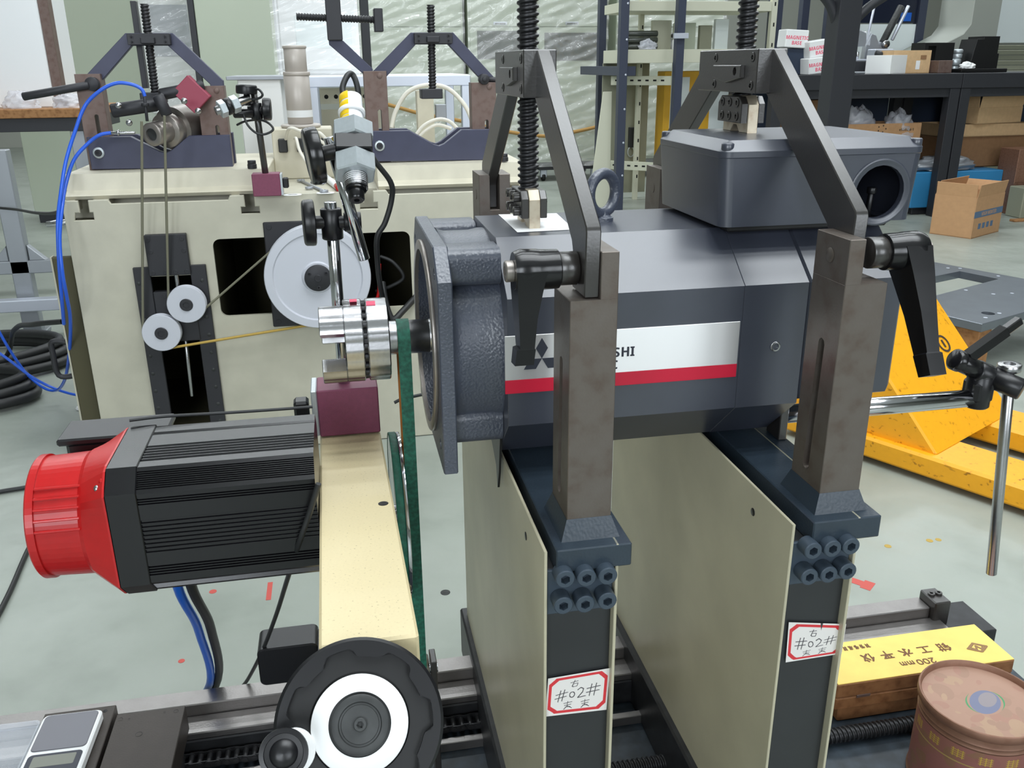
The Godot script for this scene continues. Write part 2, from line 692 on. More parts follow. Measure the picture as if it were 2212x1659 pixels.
func build_materials() -> void:
	var g := func(a: float, b: float) -> Array: return [[0.0, Color(a, a, a)], [1.0, Color(b, b, b)]]
	var soft := noise_tex(0.02, g.call(0.93, 1.0), 256, 5, false, 3)
	var strong := noise_tex(0.025, g.call(0.62, 1.0), 256, 5, false, 7)
	var speck := noise_tex(0.08, [[0.0, Color(0.4, 0.36, 0.32)], [0.1, Color(0.85, 0.83, 0.8)], [0.16, Color(0.98, 0.98, 0.98)], [1.0, Color(1, 1, 1)]], 512, 3, false, 11)
	var cast_n := noise_tex(0.06, [], 256, 4, true, 5)
	var fine_n := noise_tex(0.2, [], 256, 2, true, 6)
	var wrinkle_n := noise_tex(0.014, [], 512, 4, true, 8)
	var wear := noise_tex(0.018, [[0.0, Color(0.25, 0.18, 0.1)], [0.12, Color(0.6, 0.5, 0.36)], [0.2, Color(0.97, 0.96, 0.94)], [1.0, Color(1, 1, 1)]], 512, 6, false, 21)
	var floor_t := noise_tex(0.012, [[0.0, Color(0.88, 0.89, 0.88)], [0.4, Color(0.96, 0.965, 0.96)], [1.0, Color(1, 1, 1)]], 512, 6, false, 31)
	var rust := noise_tex(0.02, [[0.0, Color(0.88, 0.83, 0.8)], [0.45, Color(0.97, 0.96, 0.95)], [1.0, Color(1, 1, 1)]], 256, 5, false, 33)
	var grain := noise_tex(0.03, [[0.0, Color(0.72, 0.66, 0.6)], [0.5, Color(0.92, 0.9, 0.88)], [1.0, Color(1, 1, 1)]], 256, 5, false, 35)
	mat("floor", col(160, 166, 158), 0.36, 0.0, floor_t, 0.45, cast_n, 0.05)
	mat("wall", col(166, 168, 160), 0.8)
	mat("white", col(235, 236, 236), 0.5)
	mat("white_gloss", col(238, 240, 242), 0.25)
	mat("ceiling", col(200, 202, 200), 0.9)
	var lg := mat("lamp_glow", col(255, 255, 255), 0.5)
	lg.emission_enabled = true
	lg.emission = Color(0.96, 0.985, 1.0)
	lg.emission_energy_multiplier = 2.0
	var wg := mat("window_glow", col(255, 255, 255), 0.5)
	wg.emission_enabled = true
	wg.emission = Color(0.94, 0.97, 1.0)
	wg.emission_energy_multiplier = 2.0
	# foreground machine
	mat("motor_grey", col(60, 64, 76), 0.33, 0.0, soft, 3.0, null, 0.3, 0.72)
	mat("cast_grey", col(70, 76, 90), 0.36, 0.0, soft, 5.0, fine_n, 0.12, 0.7)
	mat("dark_grey", col(72, 74, 74), 0.5, 0.2, strong, 6.0)
	mat("machined", col(156, 149, 143), 0.32, 0.7, soft, 7.0)
	mat("column_steel", col(112, 105, 99), 0.42, 0.5, rust, 6.0, fine_n, 0.02)
	mat("black_steel", col(46, 43, 41), 0.3, 0.0, soft, 6.0, fine_n, 0.015, 0.72)
	mat("thread_steel", col(58, 58, 60), 0.38, 0.6, soft, 8.0)
	mat("beam_blue", col(48, 60, 71), 0.33, 0.0, soft, 5.0, fine_n, 0.03)
	mat("core_black", col(44, 46, 48), 0.42, 0.0, soft, 3.0)
	mat("bolt_blue", col(62, 74, 86), 0.4, 0.1)
	mat("panel_cream", col(196, 190, 164), 0.38, 0.0, soft, 1.5)
	mat("panel_edge", col(205, 206, 182), 0.6)
	mat("bed_black", col(50, 51, 54), 0.45, 0.1, strong, 4.0)
	mat("bed_blue", col(55, 66, 76), 0.42, 0.1, strong, 4.0)
	mat("rail_steel", col(150, 146, 144), 0.34, 0.85, soft, 5.0, fine_n, 0.03)
	mat("plate_dark", col(66, 60, 56), 0.45, 0.4, soft, 6.0, fine_n, 0.03)
	mat("black_plastic", col(18, 18, 20), 0.22)
	mat("black_satin", col(20, 20, 23), 0.34)
	mat("black_matt", col(14, 14, 15), 0.5)
	mat("void", col(10, 10, 9), 0.8)
	mat("chrome", col(205, 206, 210), 0.1, 1.0)
	mat("steel_bright", col(188, 188, 190), 0.24, 1.0, soft, 30.0, fine_n, 0.1)
	mat("steel_zinc", col(200, 208, 212), 0.34, 0.55, soft, 30.0)
	mat("brass_steel", col(206, 196, 176), 0.36, 0.6, rust, 12.0)
	mat("arm_cream", col(222, 206, 164), 0.42, 0.0, speck, 7.0)
	mat("purple", col(128, 62, 88), 0.5, 0.0, soft, 20.0, fine_n, 0.15)
	mat("red", col(188, 24, 26), 0.3, 0.0, soft, 10.0)
	mat("servo_black", col(15, 15, 18), 0.24, 0.0, soft, 8.0)
	mat("belt_green", col(40, 120, 98), 0.6, 0.0, strong, 20.0)
	mat("belt_orange", col(170, 108, 44), 0.7)
	mat("paper", col(238, 238, 238), 0.8)
	mat("paint_red", col(190, 60, 66), 0.6)
	mat("paint_pink", col(236, 90, 120), 0.5)
	mat("yellow", col(240, 200, 20), 0.45)
	mat("logo_dark", col(44, 48, 60), 0.5)
	mat("logo_red", col(200, 24, 56), 0.4)
	var br := mat("brushed", col(235, 235, 235), 0.42, 0.85)
	br.anisotropy_enabled = true
	br.anisotropy = -0.75
	# rear machine and surroundings
	mat("rear_cream", col(198, 194, 176), 0.45, 0.0, soft, 1.5)
	mat("rear_top", col(212, 206, 186), 0.45, 0.0, soft, 2.0)
	mat("rear_inside", col(80, 76, 54), 0.8)
	mat("rear_blue", col(64, 66, 88), 0.45, 0.1, soft, 3.0)
	mat("rear_brown", col(116, 98, 92), 0.5, 0.3, rust, 5.0)
	mat("pulley", col(205, 207, 216), 0.5, 0.1)
	mat("rail_black", col(48, 48, 52), 0.5, 0.2)
	mat("cord", col(120, 118, 100), 0.8)
	mat("cord_yellow", col(190, 158, 80), 0.8)
	mat("tube_blue", col(42, 96, 214), 0.3)
	mat("cable_blue", col(24, 92, 190), 0.35)
	mat("cable_black", col(36, 37, 38), 0.5)
	mat("cable_white", col(228, 224, 212), 0.5)
	mat("cabinet", col(184, 192, 174), 0.5)
	mat("cabinet_dark", col(60, 64, 58), 0.25)
	mat("frame_blue", col(52, 58, 76), 0.45)
	mat("frame_black", col(42, 43, 48), 0.5)
	mat("shelf_cream", col(204, 204, 184), 0.55)
	mat("wall_panel", col(146, 147, 128), 0.7)
	mat("alu", col(205, 210, 222), 0.38, 0.5)
	mat("alu_grey", col(160, 164, 170), 0.4, 0.5)
	mat("cab_yellow", col(214, 164, 44), 0.5)
	mat("jack_yellow", col(250, 176, 30), 0.4, 0.0, wear, 3.2)
	mat("plate_grey", col(128, 134, 142), 0.3, 0.6, soft, 1.5)
	mat("wood", col(176, 130, 84), 0.7, 0.0, grain, 4.0)
	mat("wood_dark", col(150, 104, 66), 0.6, 0.0, grain, 5.0)
	mat("box_yellow", col(246, 212, 112), 0.5, 0.0, soft, 3.0)
	mat("cardboard", col(196, 152, 110), 0.8, 0.0, soft, 4.0)
	mat("cardboard_dark", col(150, 112, 78), 0.8, 0.0, soft, 4.0)
	mat("cardboard_pale", col(216, 180, 136), 0.8, 0.0, soft, 4.0)
	mat("blue_box", col(46, 126, 176), 0.5)
	mat("blue_dark", col(40, 52, 72), 0.5)
	mat("machine_green", col(150, 154, 146), 0.5)
	mat("board_white", col(226, 234, 234), 0.4)
	mat("can_rust", col(140, 104, 86), 0.5, 0.35, rust, 9.0)
	mat("rope", col(168, 130, 74), 0.9)
	mat("beige", col(206, 200, 180), 0.5)
	mat("print_dark", col(60, 50, 44), 0.8)
	mat("print_blue", col(88, 112, 140), 0.8)
	mat("print_purple", col(120, 60, 120), 0.8)
	mat("bracket_red", col(150, 60, 80), 0.5)
	var film := mat("film", Color(1, 1, 1, 0.24), 0.12)
	film.transparency = BaseMaterial3D.TRANSPARENCY_ALPHA
	var bag := mat("clear_bag", Color(0.95, 0.96, 1.0, 0.35), 0.15, 0.0, null, 9.0, wrinkle_n, 1.2)
	bag.transparency = BaseMaterial3D.TRANSPARENCY_ALPHA
	var glass := mat("clear_plastic", Color(0.9, 0.92, 0.95, 0.25), 0.08)
	glass.transparency = BaseMaterial3D.TRANSPARENCY_ALPHA
	mat("tube_grey", col(186, 178, 170), 0.35, 0.1)
	mat("lcd", col(120, 122, 112), 0.3)
	mat("tray_grey", col(112, 112, 118), 0.35, 0.6)
	mat("screen_dark", col(24, 30, 48), 0.3)
	mat("red_paint_spot", col(196, 84, 76), 0.6)
	mat("ochre_spot", col(180, 150, 70), 0.6)


func build_room() -> void:
	shell("floor", "grey green epoxy floor of the workshop, scuffed and glossy", "floor", mb().box(-8, 14, -0.2, 0, -16, 5), M.floor)
	shell("ceiling", "pale ceiling of the workshop hall above", "ceiling", mb().box(-8, 14, 5.2, 5.4, -16, 5), M.ceiling)
	shell("wall_back", "pale green back wall of the workshop hall", "wall", mb().box(-8, 14, 0, 5.2, -16.2, -16), M.wall)
	shell("wall_front", "pale green wall of the hall behind the viewer", "wall", mb().box(-8, 14, 0, 5.2, 5, 5.2), M.wall)
	shell("wall_left", "pale green side wall on the left of the hall", "wall", mb().box(-8.2, -8, 0, 5.2, -16.2, 5.2), M.wall)
	shell("wall_right", "pale green side wall on the right of the hall", "wall", mb().box(14, 14.2, 0, 5.2, -16.2, 5.2), M.wall)


func frustum(m: MB, x0: float, x1: float, z0: float, z1: float, y0: float, y1: float, ins: float) -> void:
	var a := [Vector3(x0, y0, z1), Vector3(x1, y0, z1), Vector3(x1, y0, z0), Vector3(x0, y0, z0)]
	var b := [Vector3(x0 + ins, y1, z1 - ins), Vector3(x1 - ins, y1, z1 - ins), Vector3(x1 - ins, y1, z0 + ins), Vector3(x0 + ins, y1, z0 + ins)]
	for i in 4:
		var j := (i + 1) % 4
		m.quad(a[i], a[j], b[j], b[i])


func build_bed() -> void:
	var o := thing("machine_bed", "dark blue-black machine bed with steel rails running under the two support stands", "machine bed", Vector3(0, 0, -1.0))
	var x0 := -0.95
	var x1 := 1.06
	part(o, "bed_body", mb().box(x0, x1, 0.0, 0.236, -1.20, -0.62, 0.004), M.bed_blue)
	part(o, "bed_riser", mb().box(x0, x1, 0.236, 0.278, -1.19, -1.10, 0.002), M.bed_black)
	part(o, "rear_rail", mb().box(x0, 0.955, 0.278, 0.309, -1.176, -1.142, 0.0015), M.rail_steel)
	part(o, "rail", mb().box(x0, 0.97, 0.278, 0.29, -1.141, -1.102, 0.0015), M.rail_steel)
	part(o, "rack_strip", mb().box(x0, 0.9, 0.236, 0.252, -1.062, -1.05, 0.001), M.rail_steel)
	part(o, "front_rail", mb().box(x0, 1.0, 0.236, 0.262, -0.70, -0.66, 0.0015), M.rail_steel)
	var lb := mb().box(0.955, 0.985, 0.278, 0.325, -1.175, -1.13, 0.002)
	screw_head(lb, Vector3(0.963, 0.325, -1.155), Vector3.UP, 0.006, 0.004)
	screw_head(lb, Vector3(0.977, 0.325, -1.155), Vector3.UP, 0.006, 0.004)
	part(o, "end_block", lb, M.black_steel)
	var ls := thing("lead_screw", "black threaded lead screw lying along the bed beside the yellow box", "lead screw", Vector3(0.4, 0.25, -0.955))
	part(ls, "thread", mb().thread(Vector3(0.3, 0.25, -0.952), Vector3(1.0, 0.25, -0.952), 0.0085, 0.0115, 0.0072, 16), M.thread_steel)
	part(ls, "end_bearing", mb().box(1.0, 1.03, 0.236, 0.272, -0.975, -0.93, 0.002), M.black_steel)
	part(ls, "end_bearing", mb().box(0.275, 0.3, 0.236, 0.272, -0.975, -0.93, 0.002), M.black_steel)
	# roller chain lying along the bed
	var ch := thing("roller_chain", "black oily roller chain lying along the bed behind the handwheel", "chain", Vector3(-0.1, 0.25, -1.082))
	var n := 0
	var x := -0.42
	while x < 0.2:
		var link := mb()
		for w in [-0.0095, 0.0095]:
			var pl := PackedVector2Array()
			for k in 9:
				pl.append(Vector2(x + 0.0127 + 0.0052 * cos(-PI / 2 + PI * k / 8), 0.2585 + 0.0052 * sin(-PI / 2 + PI * k / 8)))
			for k in 9:
				pl.append(Vector2(x + 0.0052 * cos(PI / 2 + PI * k / 8), 0.2585 + 0.0052 * sin(PI / 2 + PI * k / 8)))
			var dz := 0.0018 if n % 2 == 0 else 0.0
			link.ext(pl, -1.082 + w + signf(w) * dz - 0.0008, -1.082 + w + signf(w) * dz + 0.0008)
		link.cyl(Vector3(x, 0.2585, -1.095), Vector3(x, 0.2585, -1.069), 0.0042, 0.0, 10)
		part(ch, "chain_link", link, M.thread_steel)
		x += 0.0127
		n += 1


func sticker_mat(called: String, second: bool) -> StandardMaterial3D:
	var im := Image.create(320, 240, true, Image.FORMAT_RGBA8)
	im.fill(col(232, 228, 224))
	var red := col(214, 52, 60)
	var fr := [Vector2(52, 18), Vector2(270, 18), Vector2(304, 50), Vector2(304, 190), Vector2(270, 222), Vector2(52, 222), Vector2(16, 190), Vector2(16, 50), Vector2(52, 18)]
	stroke(im, fr, 15, red)
	var ink := col(70, 66, 70)
	# hash, zero, two, hash
	for s in [[[72, 92], [60, 160]], [[92, 90], [80, 158]], [[48, 116], [108, 108]], [[44, 140], [102, 132]], [[232, 80], [222, 146]], [[256, 78], [246, 146]], [[208, 104], [276, 94]], [[206, 126], [272, 118]]]:
		stroke(im, [Vector2(s[0][0], s[0][1]), Vector2(s[1][0], s[1][1])], 4, ink)
	var ring := []
	for k in 13:
		ring.append(Vector2(132 + 13 * cos(TAU * k / 12), 128 + 17 * sin(TAU * k / 12)))
	stroke(im, ring, 4, ink)
	stroke(im, [Vector2(160, 104), Vector2(176, 92), Vector2(190, 102), Vector2(186, 120), Vector2(162, 150), Vector2(202, 144)], 4, ink)
	# upper and lower handwritten characters
	for s in [[[120, 52], [158, 46]], [[142, 40], [128, 76]], [[132, 62], [158, 60]], [[158, 60], [154, 78]], [[132, 62], [132, 80]], [[132, 80], [154, 78]]]:
		stroke(im, [Vector2(s[0][0], s[0][1]), Vector2(s[1][0], s[1][1])], 3, ink)
	for ox in [92, 182]:
		for s in [[[0, 10], [42, 4]], [[20, 0], [18, 26]], [[4, 22], [38, 18]], [[18, 26], [2, 44]], [[20, 26], [42, 40]], [[8, 32], [34, 30]]]:
			stroke(im, [Vector2(s[0][0] + ox, s[0][1] + 166), Vector2(s[1][0] + ox, s[1][1] + 166)], 3, ink)
	if second:
		for k in 14:
			im.fill_rect(Rect2i(176 + k / 2, k * 3, 14 - k, 3), col(60, 60, 62))
	var m := print_mat(called, im, 0.5)
	return m


func make_stand(xc: float, pl: float, pr: float, s: float, bolts: Array, stick: Array, label: String, second: bool) -> void:
	var o := thing("support_stand", label, "support stand", Vector3(xc, 0.236, -0.9875), "bearing support stands on the bed")
	part(o, "base_block", mb().box(pl - 0.009, pr + 0.009, 0.2355, 0.325, -1.285, -0.74, 0.003), M.bed_black)
	part(o, "core", mb().box(pl + 0.003, pr - 0.003, 0.325, 0.753, -1.24, -0.702, 0.001), M.core_black)
	var side := PackedVector2Array([Vector2(-0.6925, 0.2365), Vector2(-0.6925, 0.777), Vector2(-1.262, 0.777), Vector2(-1.262, 0.325), Vector2(-0.739, 0.325), Vector2(-0.739, 0.2365)])
	for e in [[pl, pl + 0.003], [pr - 0.003, pr]]:
		var p := part(o, "side_panel", mb().ext_x(side, e[0], e[1], 0.0006), M.panel_cream)
		part(p, "panel_screw", mb().cyl(Vector3(e[0] - 0.0006, 0.748, -0.775), Vector3(e[0] + 0.0005, 0.748, -0.775), 0.0045, 0.0003, 12), M.black_satin)
	part(o, "bolt_plate", mb().box(pl + 0.0035, pr - 0.0035, 0.705, 0.7535, -0.7015, -0.6975, 0.001), M.bolt_blue)
	for b in bolts:
		part(o, "bolt", screw_head(mb(), Vector3(b.x, b.y, -0.6978), Vector3(0, 0, 1), 0.0092, 0.0165), M.bolt_blue)
	part(o, "cross_beam", mb().box(xc - 0.0365, xc + 0.0365, 0.753, 0.777, -1.283, -0.692, 0.0012), M.beam_blue)
	var q := part(o, "paper_label", mb().quad(stick[3], stick[2], stick[1], stick[0]), sticker_mat("sticker_two" if second else "sticker_one", second))
	q.set_meta("label", "white paper label with red border and handwriting")
	# front post: slotted lower part and a tall half, with a flared weld at its foot
	var slot := PackedVector2Array()
	for k in 9:
		slot.append(Vector2(-0.7415 + 0.0055 * cos(PI * k / 8), 0.944 + 0.0055 * sin(PI * k / 8)))
	for k in 9:
		slot.append(Vector2(-0.7445 + 0.0055 * cos(PI + PI * k / 8), 0.815 + 0.0055 * sin(PI + PI * k / 8)))
	var fp := mb()
	fp.ext_x(PackedVector2Array([Vector2(-0.771, 0.777), Vector2(-0.713, 0.777), Vector2(-0.713, 1.008), Vector2(-0.771, 1.008)]), xc - 0.0215, xc + 0.0215, 0.0006, [slot])
	var h0 := xc + s * 0.0055
	var h1 := xc + s * 0.0215
	fp.box(minf(h0, h1), maxf(h0, h1), 1.0075, 1.0495, -0.771, -0.713, 0.0006)
	part(o, "front_post", fp, M.column_steel)
	var pin := part(o, "pivot_pin", mb().cyl(Vector3(h1, 1.03, -0.744), Vector3(h1 + s * 0.0008, 1.03, -0.744), 0.007, 0.0004, 18), M.column_steel)
	pin.set_meta("label", "flush round pin in the post head")
	var w := mb()
	frustum(w, xc - 0.0285, xc + 0.0285, -0.778, -0.706, 0.777, 0.797, 0.0068)
	part(o, "weld", w, M.beam_blue)
	# rear post with a slot open at the top
	var rp := mb()
	rp.ext(PackedVector2Array([Vector2(xc - 0.0215, 0.777), Vector2(xc + 0.0215, 0.777), Vector2(xc + 0.0215, 1.0595), Vector2(xc + 0.0065, 1.0595), Vector2(xc + 0.0065, 1.012), Vector2(xc - 0.0065, 1.012), Vector2(xc - 0.0065, 1.0595), Vector2(xc - 0.0215, 1.0595)]), -1.263, -1.204, 0.0006)
	part(o, "rear_post", rp, M.column_steel)
	part(o, "pivot_pin", mb().cyl(Vector3(xc - 0.022, 1.03, -1.233), Vector3(xc + 0.022, 1.03, -1.233), 0.007, 0.0, 18), M.column_steel)
	var w2 := mb()
	frustum(w2, xc - 0.0285, xc + 0.0285, -1.27, -1.197, 0.777, 0.797, 0.0068)
	part(o, "weld", w2, M.beam_blue)


func build_stands() -> void:
	make_stand(0.2105, 0.1625, 0.2345, 1.0, [Vector2(0.1787, 0.724), Vector2(0.1998, 0.7227), Vector2(0.2214, 0.7232), Vector2(0.1801, 0.7523), Vector2(0.2005, 0.7512), Vector2(0.221, 0.7505)], [Vector3(0.1686, 0.6298, -0.6995), Vector3(0.2322, 0.6324, -0.6995), Vector3(0.2298, 0.5817, -0.6995), Vector3(0.166, 0.584, -0.6995)], "cream and black support stand under the motor flange, its paper label lower than the other's", false)
	make_stand(0.469, 0.4105, 0.483, -1.0, [Vector2(0.4283, 0.7226), Vector2(0.4492, 0.7225), Vector2(0.4696, 0.7236), Vector2(0.4289, 0.7517), Vector2(0.4495, 0.7517), Vector2(0.4693, 0.7519)], [Vector3(0.4221, 0.6592, -0.6995), Vector3(0.4881, 0.6475, -0.6995), Vector3(0.4876, 0.6106, -0.6995), Vector3(0.4238, 0.6093, -0.6995)], "cream and black support stand at the terminal box end, beside the yellow box", true)


func octagon(zf: float, yt: float, yb: float, c0: float, c1: float, cz: float) -> PackedVector2Array:
	var zr := -0.985 * 2 - zf
	return PackedVector2Array([Vector2(zf - cz, yt), Vector2(zf, yt - c0), Vector2(zf, yb + c1), Vector2(zf - cz, yb), Vector2(zr + cz, yb), Vector2(zr, yb + c1), Vector2(zr, yt - c0), Vector2(zr + cz, yt)])


func build_motor() -> void:
	var ax := Vector3(0, 0.904, -0.985)
	var o := thing("electric_motor", "large grey octagonal electric motor on the two stands, terminal box on top", "electric motor", Vector3(0.33, 0.783, -0.985))
	# flange plate with chamfered corners, bolt holes and a raised ring round a recess
	var fl := PackedVector2Array([Vector2(-0.887, 1.0265), Vector2(-0.856, 0.996), Vector2(-0.856, 0.786), Vector2(-1.114, 0.786), Vector2(-1.114, 0.996), Vector2(-1.083, 1.0265)])
	var f := mb()
	var rec := circ(Vector2(-0.985, 0.904), 0.1, 40)
	f.ext_x(fl, 0.09, 0.1055, 0.0012, [rec, circ(Vector2(-0.88, 1.0), 0.0065, 12), circ(Vector2(-0.88, 0.812), 0.0065, 12), circ(Vector2(-1.09, 0.998), 0.0065, 12), circ(Vector2(-1.09, 0.812), 0.0065, 12)])
	f.lathe(Vector3(0.1045, ax.y, ax.z), Vector3(0.09, ax.y, ax.z), [Vector2(0.1, 0.0), Vector2(0, 0.0)], 40)
	part(o, "flange_plate", f, M.cast_grey)
	part(o, "spigot_ring", mb().ring(Vector3(0.0905, ax.y, ax.z), Vector3(0.0855, ax.y, ax.z), 0.1, 0.111, 0.001, 56), M.machined)
	var rc := mb()
	rc.lathe(Vector3(0.1036, ax.y, ax.z), Vector3(0.09, ax.y, ax.z), [Vector2(0.1, 0.0), Vector2(0.05, 0.0), Vector2(0.04, 0.006), Vector2(0.022, 0.006), Vector2(0.0, 0.006)], 48)
	part(o, "recess_face", rc, M.dark_grey)
	# cast bell between flange and body: a barrel with four corner lugs
	var bell := mb()
	bell.lathe(Vector3(0.105, ax.y, ax.z), Vector3(0.16, ax.y, ax.z), [Vector2(0.0, 0.0), Vector2(0.1235, 0.0), Vector2(0.121, 0.004), Vector2(0.1195, 0.01), Vector2(0.1195, 0.04), Vector2(0.1215, 0.05), Vector2(0.1215, 0.0545), Vector2(0.0, 0.055)], 56)
	for sz in [1.0, -1.0]:
		for sy in [1.0, -1.0]:
			var lug := rrect(-0.028, 0.026, -0.019, 0.019, 0.011, 5)
			var pz := PackedVector2Array()
			for p in lug:
				pz.append(Vector2(ax.z + sz * 0.082, ax.y + sy * (0.1 if sy > 0 else 0.076)) + p)
			bell.ext_x(pz, 0.105, 0.159)
	part(o, "end_bell", bell, M.cast_grey)
	# body: chamfered box in two lengths and a shallower end cover
	var oc := octagon(-0.85, 1.0285, 0.783, 0.0515, 0.0555, 0.063)
	part(o, "body", mb().ext_x(oc, 0.1595, 0.4165, 0.0004), M.motor_grey)
	var oc2 := octagon(-0.8496, 1.0287, 0.7828, 0.0515, 0.0555, 0.063)
	part(o, "body", mb().ext_x(oc2, 0.4165, 0.4905, 0.0004), M.motor_grey)
	var en := mb()
	var oc3 := PackedVector2Array([Vector2(-0.913, 1.028), Vector2(-0.8502, 0.977), Vector2(-0.8502, 0.85), Vector2(-0.853, 0.842), Vector2(-0.862, 0.838), Vector2(-1.108, 0.838), Vector2(-1.117, 0.842), Vector2(-1.12, 0.85), Vector2(-1.12, 0.977), Vector2(-1.057, 1.028)])
	en.ext_x(oc3, 0.4912, 0.606, 0.004)
	part(o, "end_cover", en, M.motor_grey)
	var pk := PackedVector2Array([Vector2(-0.985, 0.79), Vector2(-0.94, 0.783), Vector2(-0.913, 0.765), Vector2(-0.905, 0.74), Vector2(-0.895, 0.765), Vector2(-0.885, 0.81)])
	part(o, "seal_strip", mb().ext_x(pk, 0.1565, 0.159), M.black_satin)
	var th := mb().ring(Vector3(0.4576, 0.9072, -0.8494), Vector3(0.4576, 0.9072, -0.8482), 0.0038, 0.0058, 0.0003, 18)
	part(o, "tapped_hole", th, M.steel_bright)
	# shaft
	var sh := mb()
	sh.lathe(Vector3(0.11, ax.y, ax.z), Vector3(-0.02, ax.y, ax.z), [Vector2(0, 0), Vector2(0.024, 0.0), Vector2(0.024, 0.008), Vector2(0.0195, 0.009), Vector2(0.0195, 0.0175), Vector2(0.0192, 0.018), Vector2(0.0192, 0.0185), Vector2(0.0195, 0.019), Vector2(0.0195, 0.068), Vector2(0.0, 0.068)], 40)
	part(o, "shaft", sh, M.steel_bright)
	# eye bolt
	var ey := mb()
	var rg := []
	var ec := Vector3(0.2985, 1.0595, -0.988)
	for k in 32:
		rg.append(ec + (Vector3(0.84, 0, -0.545).normalized() * cos(TAU * k / 32) + Vector3.UP * sin(TAU * k / 32)) * 0.0225)
	ey.tube(rg, 0.0064, 12, true)
	ey.lathe(Vector3(ec.x, 1.0285, ec.z), Vector3(ec.x, 1.04, ec.z), [Vector2(0, 0), Vector2(0.013, 0), Vector2(0.013, 0.004), Vector2(0.0075, 0.007), Vector2(0.0065, 0.0115), Vector2(0, 0.0115)], 20)
	part(o, "eye_bolt", ey, M.cast_grey)
	# terminal box: drafted walls, chamfered cover with four screws, cable hole
	var tb := mb()
	var zc := -0.972
	var xc := 0.509
	var wo := MB.new()
	var lo := rrect(-0.112, 0.112, -0.094, 0.094, 0.012)
	var hi := rrect(-0.1165, 0.1165, -0.0965, 0.0965, 0.012)
	wo.t = Transform3D(Basis(Vector3(1, 0, 0), Vector3(0, 0, -1), Vector3(0, 1, 0)), Vector3(xc, 0, zc))
	# side walls with a round opening in the front are made as separate plates
	wo.cap(lo, 1.0345, false)
	# every side but the front, which is a plate of its own with the cable hole cut through it
	for i in lo.size() - 1:
		var e0 := (lo[i + 1] - lo[i]).normalized()
		var nn := Vector3(e0.y, -e0.x, 0.0)
		var na := nn
		var nb := nn
		if i > 0 and (lo[i] - lo[i - 1]).normalized().dot(e0) > 0.8:
			na = (nn + Vector3((lo[i] - lo[i - 1]).normalized().y, -(lo[i] - lo[i - 1]).normalized().x, 0)).normalized()
		if i < lo.size() - 2 and (lo[i + 2] - lo[i + 1]).normalized().dot(e0) > 0.8:
			nb = (nn + Vector3((lo[i + 2] - lo[i + 1]).normalized().y, -(lo[i + 2] - lo[i + 1]).normalized().x, 0)).normalized()
		wo.quadn(Vector3(lo[i].x, lo[i].y, 1.0345), Vector3(lo[i + 1].x, lo[i + 1].y, 1.0345), Vector3(hi[i + 1].x, hi[i + 1].y, 1.106), Vector3(hi[i].x, hi[i].y, 1.106), na, nb, nb, na)
	var fr := Transform3D(Basis(Vector3(1, 0, 0), Vector3(0, 0.0715, 0.0025).normalized(), Vector3(0, -0.0025, 0.0715).normalized()), Vector3(xc, 1.0345, zc + 0.094))
	var keep := wo.t
	wo.t = fr
	wo.ext(PackedVector2Array([Vector2(-0.1, 0), Vector2(0.1, 0), Vector2(0.1045, 0.07155), Vector2(-0.1045, 0.07155)]), -0.004, 0.0, 0.0, [circ(Vector2(0.0685, 0.0315), 0.0287, 40)])
	wo.t = keep
	var body := part(o, "terminal_box", wo, M.motor_grey)
	var hc := Vector2(0.5775, 1.066)
	var rim := mb()
	rim.t = fr
	rim.lathe(Vector3(0.0685, 0.0315, -0.001), Vector3(0.0685, 0.0315, 1.0), [Vector2(0.0362, 0.0), Vector2(0.0362, 0.0022), Vector2(0.0354, 0.0028), Vector2(0.0335, 0.0028), Vector2(0.0318, 0.0016), Vector2(0.0288, 0.0014), Vector2(0.0286, -0.006)], 48)
	part(body, "hole_rim", rim, M.motor_grey)
	var tm := mb().cyl(Vector3(0.578, 1.036, -0.895), Vector3(0.5795, 1.066, -0.895), 0.0032, 0.0005, 12)
	tm.cyl(Vector3(0.5795, 1.062, -0.895), Vector3(0.5798, 1.069, -0.895), 0.0052, 0.0006, 12)
	part(body, "terminal_stud", tm, M.black_satin)
	var cv := mb()
	cv.t = wo.t
	var c0 := rrect(-0.1175, 0.1175, -0.0975, 0.0975, 0.013)
	var c1 := rrect(-0.1165, 0.1165, -0.0965, 0.0965, 0.012)
	var c2 := rrect(-0.1045, 0.1045, -0.0845, 0.0845, 0.004)
	cv.wall(c1, c0, 1.106, 1.107)
	cv.wall(c0, c0, 1.107, 1.113)
	cv.wall(c0, c1, 1.113, 1.114)
	cv.wall(c1, c2, 1.114, 1.1235)
	cv.cap(c2, 1.1235, true)
	var cover := part(o, "box_cover", cv, M.motor_grey)
	for sx in [-1.0, 1.0]:
		for sz in [-1.0, 1.0]:
			part(cover, "cover_screw", mb().cyl(Vector3(xc + sx * 0.1085, 1.112, zc + sz * 0.0885), Vector3(xc + sx * 0.1085, 1.1215, zc + sz * 0.0885), 0.0066, 0.001, 16), M.motor_grey)
	part(o, "gasket", mb().box(0.41, 0.6, 1.027, 1.035, -1.055, -0.889, 0.002), M.black_matt)
	# name plate, its print and the seal sheet on top
	var np := part(o, "name_plate", mb().box(0.1565, 0.4140, 0.8905, 0.9385, -0.8502, -0.8487, 0.0003), M.brushed)
	part(o, "red_stripe", mb().box(0.1565, 0.4140, 0.8755, 0.8905, -0.8502, -0.8487, 0.0003), M.logo_red)
	var lg := mb()
	var lc := Vector2(0.1955, 0.9125)
